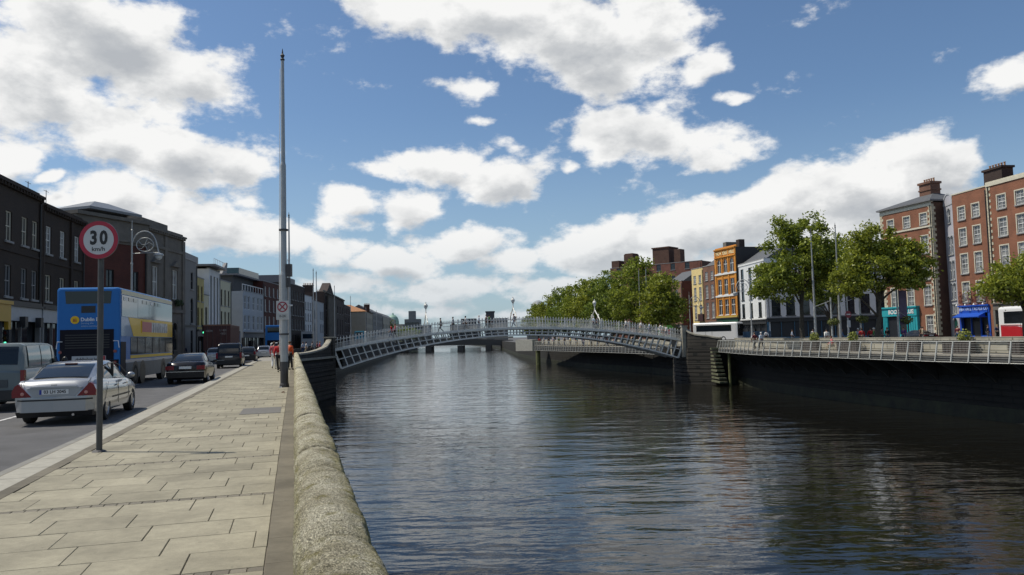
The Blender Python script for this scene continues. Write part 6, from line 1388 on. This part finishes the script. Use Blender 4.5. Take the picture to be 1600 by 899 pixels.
def lamp(label, x, y, h, rz, sc=1, double=False):
    t = thing('street_lamp', label, 'street lamp', (x, y, -.1), rz, 'ornate scroll street lamps')
    MB().lathe([(.22, 0), (.2, .9), (.12, 1.1), (.10, 2.2), (.12, 2.25), (.085, 2.4), (.07, h * .7), (.10, h * .705), (.06, h * .72), (.05, h - .8), (.08, h - .75), (.03, h - .7), (.02, h)], 12).build('column', M_lamp, t)
    for sg in ((1, -1) if double else (1,)):
        z0 = h - 2.6; R_ = 1.0
        MB().tube([(0, 0, z0 + .3)] + [(sg * (R_ - R_ * math.cos(a)) * .9, 0, z0 + .6 + 1.15 * math.sin(a)) for a in [PI * i / 12 for i in range(1, 12)]] + [(sg * 1.95, 0, z0 + .1)], .05, 8).build('arm', M_lamp, t)
        MB().tube([(sg * (.95 + .62 * math.cos(a)), 0, z0 + .72 + .52 * math.sin(a)) for a in [2 * PI * i / 20 for i in range(21)]], .035, 6).build('scroll_ring', M_lamp, t)
        for k in range(5): a = k * 2 * PI / 5; MB().tube([(sg * .95, 0, z0 + .72), (sg * (.95 + .3 * math.cos(a)), 0, z0 + .72 + .3 * math.sin(a + .6)), (sg * (.95 + .55 * math.cos(a)), 0, z0 + .72 + .45 * math.sin(a))], .022, 5).build('scroll_leaf', M_lamp, t)
        MB().tube([(0, 0, z0 + .05), (sg * .9, 0, z0 + .1), (sg * 1.9, 0, z0 + .1)], .03, 6).build('tie_bar', M_lamp, t)
        hd = MB().lathe([(.05, .12), (.16, .06), (.34, 0), (.36, -.12), (.30, -.15)], 14, (sg * 1.95, 0, z0)).build('lamp_head', M_lamp, t); MB().lathe([(.28, -.15), (.22, -.34), (.08, -.45), (.01, -.46)], 14, (sg * 1.95, 0, z0)).build('lamp_glass', M_lampglass, hd)
    return t
lamp('ornate scroll-arm street lamp rising behind the double-decker bus, against the red brick building', -28.6, 57.6, 11.3, .1)
lamp('scroll-arm street lamp standing before the white corner pub', 32.1, 103.5, 9.6, PI * .9)
lamp('scroll-arm street lamp showing between the two leafy trees behind the parapet', 39.2, 90, 9.4, .2)
lamp('scroll-arm street lamp near the brick corner building past the footbridge', 29.5, 128, 8.6, 0)
def traffic_light(label, x, y, rz, h=3.2):
    t = thing('traffic_light', label, 'traffic light', (x, y, -.1), rz, 'traffic lights on the left quay'); MB().lathe([(.055, 0), (.05, h)], 8).build('post', M_poled, t)
    hd = MB().box(-.19, .19, -.22, .02, h - .1, h + 1.0).build('signal_head', M_dark, t)
    for k, (z, c, e) in enumerate(((h + .8, (.08, .01, .01), 0), (h + .47, (.08, .05, .01), 0), (h + .14, (.1, .9, .45), 3.0))): MB().lathe([(.11, -.01), (.11, .02)], 14, (0, -.235, z), axis='y').build('signal_lens', mat('lens_%d' % k, c, .3, emit=e, var=0), hd); MB().lathe([(.13, -.12), (.13, 0)], 14, (0, -.22, z), axis='y', caps=False).build('visor', M_dark, hd)
    return t
traffic_light('traffic light showing green before the grey wall left of the container lorry', -34.5, 86, 0, 3.0)
traffic_light('small green signal in front of the mustard shopfront at the left frame edge', -31.2, 47.5, 0, 2.0)
# hoarding sign under the trees, red no-entry sign, banner arm with basket
t = thing('round_sign', 'round red no-entry sign on a thin post behind the parapet, between the trees', 'sign', (34, 78, -.1), .3); MB().tube([(0, 0, 0), (0, 0, 3.3)], .04, 6).build('post', M_lamp, t); MB().lathe([(.36, -.03), (.36, 0)], 20, (0, -.05, 3.2), axis='y').build('sign_face', M_sred, t); MB().box(-.24, .24, -.09, -.081, 3.14, 3.26).build('white_bar', M_white, t); MB().box(-.2, .2, -.08, -.05, 1.9, 2.6).build('lower_plate', M_white, t)
def basketpost(label, x, y, h, ban, zb):
    t = thing('banner_post', label, 'post', (x, y, -.1), math.atan2(-1, .2) + PI / 2, 'grey posts with arms and hanging baskets')
    MB().lathe([(.09, 0), (.07, h)], 10).build('column', M_lamp, t); MB().tube([(-1.6, 0, h - .8), (.0, 0, h - .3)], .03, 6).build('arm', M_lamp, t)
    if ban: MB().box(.15, .95, -.02, .02, h - 3.4, h - .4).build('banner', mat('purple_banner', (.12, .09, .15), .7, var=.2), t)
    l = MB(); leafball(l, (.75 if ban else .1, -.1, zb), (.62, .5, .38), 380, .09, random.Random(int(x))); l.build('hanging_basket', mat('basket_foliage', (.13, .15, .03), .7, var=.5, nscale=9), t); MB().tube([(.0, 0, zb + .8), (.75 if ban else .1, -.1, zb + .3)], .015, 4).build('chain', M_lamp, t)
    return t
basketpost('grey post with a purple banner and hanging basket beside the teal bookshop', 33.8, 67.5, 5.4, True, 2.4)
basketpost('grey post with a yellow-green hanging basket right of the two flagpoles', 32.0, 70.8, 5.0, False, 2.6)
basketpost('grey leaning-armed post with a hanging basket between the two tall flagpoles', 28.6, 69.0, 4.6, False, 2.4)
t = thing('kiosk_sign', 'round-cornered green and red advertising panel at the right end of the footbridge', 'sign', (23.2, 117, -.1), -.15)
MB().prism([(-1.2, 0, .3), (1.2, 0, .3), (1.2, 0, 2.6), (.8, 0, 3.0), (-.8, 0, 3.0), (-1.2, 0, 2.6)], (0, .2, 0)).build('panel', mat('kiosk_green', (.14, .38, .04), .5, var=.2), t); MB().ball((.1, -.03, 1.9), (.75, .05, .5), 16, 8).build('red_emblem', mat('kiosk_red', (.55, .05, .02), .5), t)
for sg_ in (-1, 1): MB().tube([(sg_ * .9, .1, 0), (sg_ * .9, .1, .4)], .05, 6).build('leg', M_poled, t)
t = thing('utility_cabinet', 'blue hoarding and cabinet in front of the long shopfront behind the trees', 'hoarding', (40.5, 128, -.1), -.3); MB().box(-2.2, 2.2, 0, .15, 0, 1.7).build('panel', mat('hoarding_paint', (.015, .055, .11), .6, var=.35), t)
for i in range(5): MB().box(-2.1 + i, -2.02 + i, -.06, 0, 0, 1.75).build('batten', mat('hoarding_batten', (.05, .09, .13), .6), t)
# ------------------------------------------------------------------ people
M_skin = mat('skin', (.42, .24, .17), .6, var=.05)
def skin_mesh(name, chains, sub=1):
    """chains: list of [(point, radius), ...]; the first point of each chain is welded to an equal existing point"""
    vs, es, rs = [], [], []
    def idx(p, r):
        for i, q in enumerate(vs):
            if (Vector(q) - Vector(p)).length < 1e-4: return i
        vs.append(tuple(p)); rs.append(r if isinstance(r, tuple) else (r, r)); return len(vs) - 1
    for ch in chains:
        a = None
        for p, r in ch:
            i = idx(p, r)
            if a is not None and a != i: es.append((a, i))
            a = i
    me = bpy.data.meshes.new(name); me.from_pydata(vs, es, []); o = obj(name, me)
    o.modifiers.new('s', 'SKIN'); lay = me.skin_vertices[0].data
    for i, r in enumerate(rs): lay[i].radius = r; lay[i].use_root = (i == 0)
    if sub: m = o.modifiers.new('d', 'SUBSURF'); m.levels = sub
    dg = bpy.context.evaluated_depsgraph_get(); out = bpy.data.meshes.new_from_object(o.evaluated_get(dg)); out.name = name
    bpy.data.objects.remove(o); out.materials.clear(); out.materials.append(None)
    out.polygons.foreach_set('use_smooth', [True] * len(out.polygons)); return out
POSES = {}
def pose(name, lean, hipL, kneeL, ankL, kneeR, ankR, elL, wrL, elR, wrR, zs=0):
    V_ = Vector; pel = V_((0, 0, .95 + zs)); ch = V_((0, lean * .6, 1.25 + zs)); up = V_((0, lean, 1.40 + zs)); nk = V_((0, lean + .01, 1.50 + zs)); hd = V_((0, lean + .03, 1.60 + zs)); ht = V_((0, lean + .03, 1.70 + zs))
    hl, hr = pel + V_((-.09, 0, -.04)), pel + V_((.09, 0, -.04)); sl_, sr = up + V_((-.18, 0, .0)), up + V_((.18, 0, .0))
    kL, aL, kR, aR = [V_(p) for p in (kneeL, ankL, kneeR, ankR)]; eL, wL, eR, wR = [V_(p) for p in (elL, wrL, elR, wrR)]
    def hand(w, e, s_):
        d = (w - e).normalized(); side = V_((0, 1, 0)).cross(d).normalized() if abs(d.y) < .9 else V_((0, 0, 1)); f = d.cross(side).normalized(); palm = w + d * .07; r = [[(w, .024), (palm, (.036, .016))]]
        for k, (off, ln) in enumerate(((-.027, .06), (-.009, .075), (.009, .07), (.026, .055))): b = palm + f * off + d * .02; r.append([(palm, .02), (b, .010), (b + d * ln * .55 + side * .006, .009), (b + d * ln + side * .02, .007)])
        r.append([(w + d * .03, .02), (w + d * .05 + f * .04, .011), (w + d * .09 + f * .05, .009)]); r[0] = [(w, .024), (w + d * .03, (.03, .018)), (palm, (.036, .016))]; return r
    body = [[(pel, .12), (ch, .12), (up, .11), (nk, .052), (nk + V_((0, .01, .04)), .05), (hd, (.078, .092)), (ht, (.07, .08))], [(hd, .08), (hd + V_((0, .095, -.005)), .016)], [(up, .11), (sl_, .055), (eL, .04), (wL, .026)], [(up, .11), (sr, .055), (eR, .04), (wR, .026)], [(pel, .12), (hl, .085), (kL, .055), (aL, .038)], [(pel, .12), (hr, .085), (kR, .055), (aR, .038)]]
    body += hand(wL, eL, -1) + hand(wR, eR, 1)
    shirt = [[(pel + V_((0, 0, .03)), (.165, .125)), (ch, (.16, .125)), (up, (.15, .11)), (nk - V_((0, 0, .02)), .07)], [(up, .13), (sl_, .075), (eL, .056), (wL.lerp(eL, .15), .042)], [(up, .13), (sr, .075), (eR, .056), (wR.lerp(eR, .15), .042)]]
    tr = [[(pel, (.155, .125)), (hl, .10), (kL, .073), (aL, .058)], [(pel, .14), (hr, .10), (kR, .073), (aR, .058)]]
    sh = [[(aL + V_((0, -.03, -.04)), .045), (aL + V_((0, .06, -.055)), .045), (aL + V_((0, .17, -.065)), .032)]]; sh2 = [[(aR + V_((0, -.03, -.04)), .045), (aR + V_((0, .06, -.055)), .045), (aR + V_((0, .17, -.065)), .032)]]
    hair = MB(); hair.ball((0, hd.y - .018, hd.z + .055), (.088, .102, .09), 12, 7)
    hm = hair.mesh('hair', [None] if False else M_skin, True)
    POSES[name] = (skin_mesh('body', body), skin_mesh('top', shirt), skin_mesh('trousers', tr), skin_mesh('shoe', sh), skin_mesh('shoe', sh2), hm)
pose('walk', .03, 0, (-.09, .22, .52), (-.08, .34, .09), (.09, .02, .50), (.08, -.32, .17), (-.25, -.12, 1.12), (-.24, -.02, .88), (.25, .10, 1.12), (.23, .26, .92))
pose('walk2', .02, 0, (-.09, .0, .50), (-.08, -.26, .14), (.09, .20, .51), (.08, .26, .08), (-.25, .10, 1.12), (-.22, .24, .90), (.25, -.12, 1.13), (.25, -.06, .87))
pose('stand', .0, 0, (-.10, .03, .50), (-.11, 0, .08), (.10, .03, .50), (.12, .02, .08), (-.25, .0, 1.13), (-.20, .14, .92), (.25, .0, 1.13), (.24, .06, .86))
pose('phone', .01, 0, (-.10, .03, .50), (-.10, 0, .08), (.10, .05, .50), (.14, .05, .08), (-.24, .08, 1.14), (-.08, .27, 1.18), (.25, .0, 1.13), (.24, .05, .86))
pose('sit', .08, 0, (-.11, .42, .50), (-.11, .40, .08), (.11, .44, .50), (.13, .52, .08), (-.24, .10, .72), (-.10, .34, .58), (.25, .08, .72), (.12, .36, .60), zs=-.46)
COLS = dict(red=(.45, .012, .015), pink=(.50, .10, .12), orange=(.62, .09, .02), black=(.012, .012, .014), navy=(.02, .03, .08), white=(.68, .68, .66), blue=(.10, .22, .45), pale=(.42, .50, .60), grey=(.16, .16, .17), green=(.05, .16, .05), brown=(.10, .06, .035), beige=(.38, .32, .22), teal=(.04, .2, .22), denim=(.05, .08, .15), yellow=(.5, .4, .05), purple=(.12, .05, .18), blond=(.35, .25, .11), maroon=(.14, .02, .03), cream=(.55, .5, .4))
def cloth(c): return mat('cloth_' + c, COLS[c], .85, var=.12, nscale=8)
def person(x, y, z, face, ps, top, legs, hair, label, group=None, bag=None, h=1.0):
    t = thing('person', label, 'person', (x, y, z), face, group); t.scale = (h, h, h)
    ms = [M_skin, cloth(top), cloth(legs), cloth('black'), cloth('black'), cloth(hair)]
    for me, m in zip(POSES[ps], ms):
        o = obj(me.name.split('.')[0], me, t); o.material_slots[0].link = 'OBJECT'; o.material_slots[0].material = m
    if bag:
        b = MB(); b.loft([[(-.14, -.16, 1.0), (.14, -.16, 1.0), (.14, -.30, 1.0), (-.14, -.30, 1.0)], [(-.15, -.14, 1.2), (.15, -.14, 1.2), (.15, -.33, 1.2), (-.15, -.33, 1.2)], [(-.12, -.13, 1.42), (.12, -.13, 1.42), (.10, -.24, 1.42), (-.10, -.24, 1.42)]]); b.build('backpack', cloth(bag), t)
        for sx in (-.11, .11): MB().tube([(sx, -.14, 1.1), (sx, .12, 1.25), (sx, .08, 1.45), (sx, -.13, 1.42)], .015, 5).build('strap', cloth(bag), t)
    return t
GL = 'people on the left quay'; GB = 'people crossing the footbridge'; GR = 'people on the right bank'
person(-13.25, 43.5, 0, .2, 'walk', 'red', 'black', 'black', 'person in a bright red jacket and dark trousers walking away on the near pavement', GL)
person(-15.4, 49.5, 0, .2, 'walk2', 'pink', 'white', 'brown', 'person in a pink top just left of and beyond the one in the red jacket', GL)
person(-13.72, 47.2, .02, -.5, 'phone', 'orange', 'black', 'brown', 'person in orange leaning at the parapet just right of the near flagpole', GL)
for i, (x, y, f, p, a, b, c, l) in enumerate(((-26.1, 95.5, 1.0, 'stand', 'pale', 'denim', 'brown', 'in pale blue closest to the flagpole among those behind the rising abutment wall'), (-26.6, 99, 2, 'walk', 'white', 'beige', 'black', 'in white second along behind the rising abutment wall'), (-25.5, 97.5, -1, 'walk2', 'grey', 'black', 'brown', 'in grey in the middle of the group behind the rising abutment wall'), (-26.0, 102, -1.2, 'stand', 'maroon', 'black', 'black', 'in maroon behind the rising abutment wall'), (-24.3, 96.5, -1.3, 'walk', 'pink', 'denim', 'blond', 'with fair hair and pink top nearing the left end of the footbridge'), (-23.2, 94.8, -1.4, 'walk2', 'navy', 'black', 'black', 'in navy stepping onto the left end of the footbridge'), (-33.5, 93, 2, 'stand', 'black', 'black', 'black', 'in black waiting at the green traffic light on the left'), (-35.5, 83, .2, 'walk', 'navy', 'denim', 'brown', 'in navy on the far left pavement outside the stone bank'), (-33.8, 76, .1, 'walk2', 'black', 'grey', 'black', 'in black and grey on the far left pavement behind the bus front'))):
    person(x, y, 0 if x > -30 else -.1, f, p, a, b, c, 'person ' + l, GL)
def onbridge(s, off, face, ps, a, b, c, l, bag=None):
    p = topp(s); w = L0 + E_ * p.x + N_ * off; person(w.x, w.y, p.z + .12, face + math.atan2(E_.y, E_.x), ps, a, b, c, 'person ' + l, GB, bag)
LFT, RGT = PI / 2, -PI / 2
for a in ((.153, 1.2, LFT, 'walk', 'red', 'denim', 'black', 'in a red top descending the left part of the footbridge'), (.165, 2.2, LFT, 'walk2', 'pink', 'black', 'brown', 'in pink beside the one in the red top, left part of the footbridge'),
          (.291, 1.6, LFT, 'walk', 'black', 'black', 'black', 'all in black, under the left hoop lamp of the footbridge'), (.324, 1.2, LFT, 'stand', 'navy', 'black', 'black', 'in navy, second right of the left hoop lamp'), (.362, 1.7, LFT, 'walk', 'white', 'black', 'black', 'in white top midway between left hoop lamp and crown'), (.40, 1.9, RGT, 'stand', 'pale', 'denim', 'white', 'in pale blue with white hat near the bridge crown'), (.417, 1.0, RGT, 'walk2', 'brown', 'black', 'black', 'in brown close behind the pale blue one near the bridge crown'),
          (.43, 2.1, RGT, 'walk', 'green', 'black', 'black', 'in dark green walking right near the bridge crown'), (.50, 1.4, LFT, 'walk', 'grey', 'denim', 'brown', 'striding left alone at the bridge crown with a dark backpack', 'black')):
    onbridge(*a)
for a in ((.735, 1.2, RGT, 'stand', 'pale', 'grey', 'white', 'in pale clothes beside the right hoop lamp'), (.752, 2.0, RGT, 'walk', 'black', 'black', 'black', 'in black just right of the right hoop lamp'), (.835, 1.3, LFT, 'walk2', 'white', 'grey', 'black', 'in a white shirt between the right hoop lamp and the slim pair of poles'), (.852, 2.3, LFT, 'stand', 'grey', 'black', 'brown', 'in grey near the slim pair of poles'), (.883, 1.5, RGT, 'walk', 'white', 'beige', 'blond', 'all in white in front of the right slim pole'), (.915, 2.1, RGT, 'walk2', 'pale', 'denim', 'brown', 'in pale blue on the right part of the footbridge'), (.94, 1.0, LFT, 'walk', 'white', 'white', 'black', 'all in white near the right end of the footbridge'), (.955, 1.8, RGT, 'stand', 'cream', 'beige', 'brown', 'in cream at the right end of the footbridge'), (.972, 2.4, LFT, 'walk2', 'white', 'grey', 'brown', 'in white and grey stepping off the right end of the footbridge')):
    onbridge(*a)
person(24.35, 75.6, -.2, .25, 'walk', 'pale', 'black', 'white', 'person in a pale blue shirt walking on the boardwalk left of the big tree', GR)
person(24.2, 77.2, -.2, .25, 'walk2', 'maroon', 'black', 'brown', 'person in maroon just behind the pale blue shirt on the boardwalk', GR)
person(27.5, 66.4, -.2, 1.4, 'sit', 'pink', 'beige', 'brown', 'person in pink sitting low on the boardwalk between two planters', GR)
rp = [(28.6, 70.2, 'white', 'black', 'left of the first flagpole behind the right parapet, white top'), (29.1, 71.6, 'black', 'black', 'dark top right beside the white top, right of the first flagpole'), (31.2, 73.2, 'blue', 'denim', 'in blue behind the bush between the flagpoles'), (31.6, 69.8, 'red', 'denim', 'in a red top right of the second flagpole'), (32.2, 71.8, 'pale', 'white', 'in pale blue beside the red top right of the second flagpole'), (33.4, 71.3, 'green', 'white', 'in green with a white cap below the hanging basket'), (33.7, 72.6, 'red', 'brown', 'in red near the hanging basket'), (34.8, 71.6, 'black', 'brown', 'dark, farther right than the hanging basket group'), (35.2, 73.6, 'grey', 'black', 'in grey nearing the thick dark trunk'), (36.8, 77.5, 'brown', 'blond', 'in brown left of the teal bookshop'), (38.8, 76.5, 'purple', 'brown', 'in purple at the teal bookshop corner'), (42.0, 79, 'beige', 'brown', 'in beige in front of the dark opening of the teal bookshop'), (42.7, 80.5, 'brown', 'black', 'in brown in front of the teal bookshop window'), (48.2, 83.5, 'maroon', 'black', 'in maroon bending by the green arched door'), (51.5, 83.6, 'black', 'brown', 'in black before the blue shop door'), (52.2, 83.0, 'navy', 'blond', 'fair-haired in navy before the blue shop'), (53.0, 82.5, 'grey', 'white', 'in grey by the blue shop right pilaster'), (52.9, 80.4, 'black', 'black', 'in black between the blue shop and the red and white coach'), (35.5, 108, 'white', 'black', 'in white outside the white corner pub'), (34.2, 110, 'grey', 'brown', 'in grey outside the white corner pub'), (38.0, 105, 'pale', 'brown', 'in pale blue at the blue hoarding'), (40.5, 104, 'white', 'brown', 'in white at the right part of the blue hoarding')]
for i, (x, y, a, hr, l) in enumerate(rp): person(x, y, -.05, (i * 2.1) % 6.28, ('walk', 'stand', 'walk2', 'phone')[i % 4], a, ('black', 'denim', 'grey')[i % 3], hr if hr in ('brown', 'black', 'blond', 'white') else 'brown', 'person ' + l, GR)
cols = ['red', 'white', 'black', 'blue', 'green', 'grey', 'yellow', 'pink', 'navy', 'beige', 'white', 'maroon', 'pale', 'orange', 'black', 'purple', 'teal', 'brown']
path2 = [(4.6, 168), (7.4, 157), (11.2, 143), (15.8, 128), (19.0, 116)]
PP = resample([Vector((p.x, p.y)) for p in catmull(path2, .8)], 1.75)
words = ['at the concrete block end', 'near the far pile', 'a little right of the far pile', 'below the bridge crown', 'right of the crown', 'between crown and right lamp', 'below the right hoop lamp', 'just right of the right hoop lamp', 'left of the slim pale poles', 'at its nearest end']
for i, p in enumerate(PP):
    if i > 29: break
    j = (i * 7) % len(cols); person(p.x + 1.1 + .5 * (i % 2), p.y + .25, -.3, (i * 1.7) % 6.28, ('stand', 'walk', 'phone', 'walk2')[i % 4], cols[(i * 5) % 18], ('black', 'denim', 'beige')[i % 3], ('brown', 'black', 'blond')[i % 3], 'person in %s and %s, far boardwalk, %s' % (cols[(i * 5) % 18], ('black', 'denim', 'beige')[i % 3], words[min(9, i // 3)]), 'crowd on the far boardwalk')
# litter and small debris on the near pavement and in the gutter
t = MB(); t.prism([(0, 0, 0), (.07, .01, .0), (.10, .04, .0), (.05, .06, .0), (.01, .04, .0)], (0, 0, .006)); o = t.build('dry_leaf', mat('dry_leaf', (.35, .27, .12), .7)); o.location = Q(-.32, 5.75, .006); tag(o, 'pale dry leaf lying on the paving near the bottom of the brown strip', 'leaf')
for i, (a, s_, lab) in enumerate(((-.55, 29.8, 'scrap of white paper at the foot of the near flagpole'), (-.42, 26.8, 'scrap of brown and white litter beside the wall before the near flagpole'))):
    t = MB(); t.loft([[(0, 0, .0), (.12, .02, .0), (.10, .09, .0), (.02, .08, .0)], [(.02, .01, .03), (.09, .03, .05), (.08, .07, .03), (.03, .06, .04)]]); o = t.build('litter', M_plate if i == 0 else mat('litter_brown', (.3, .18, .12), .7)); o.location = Q(a, s_, .004); tag(o, lab, 'litter')
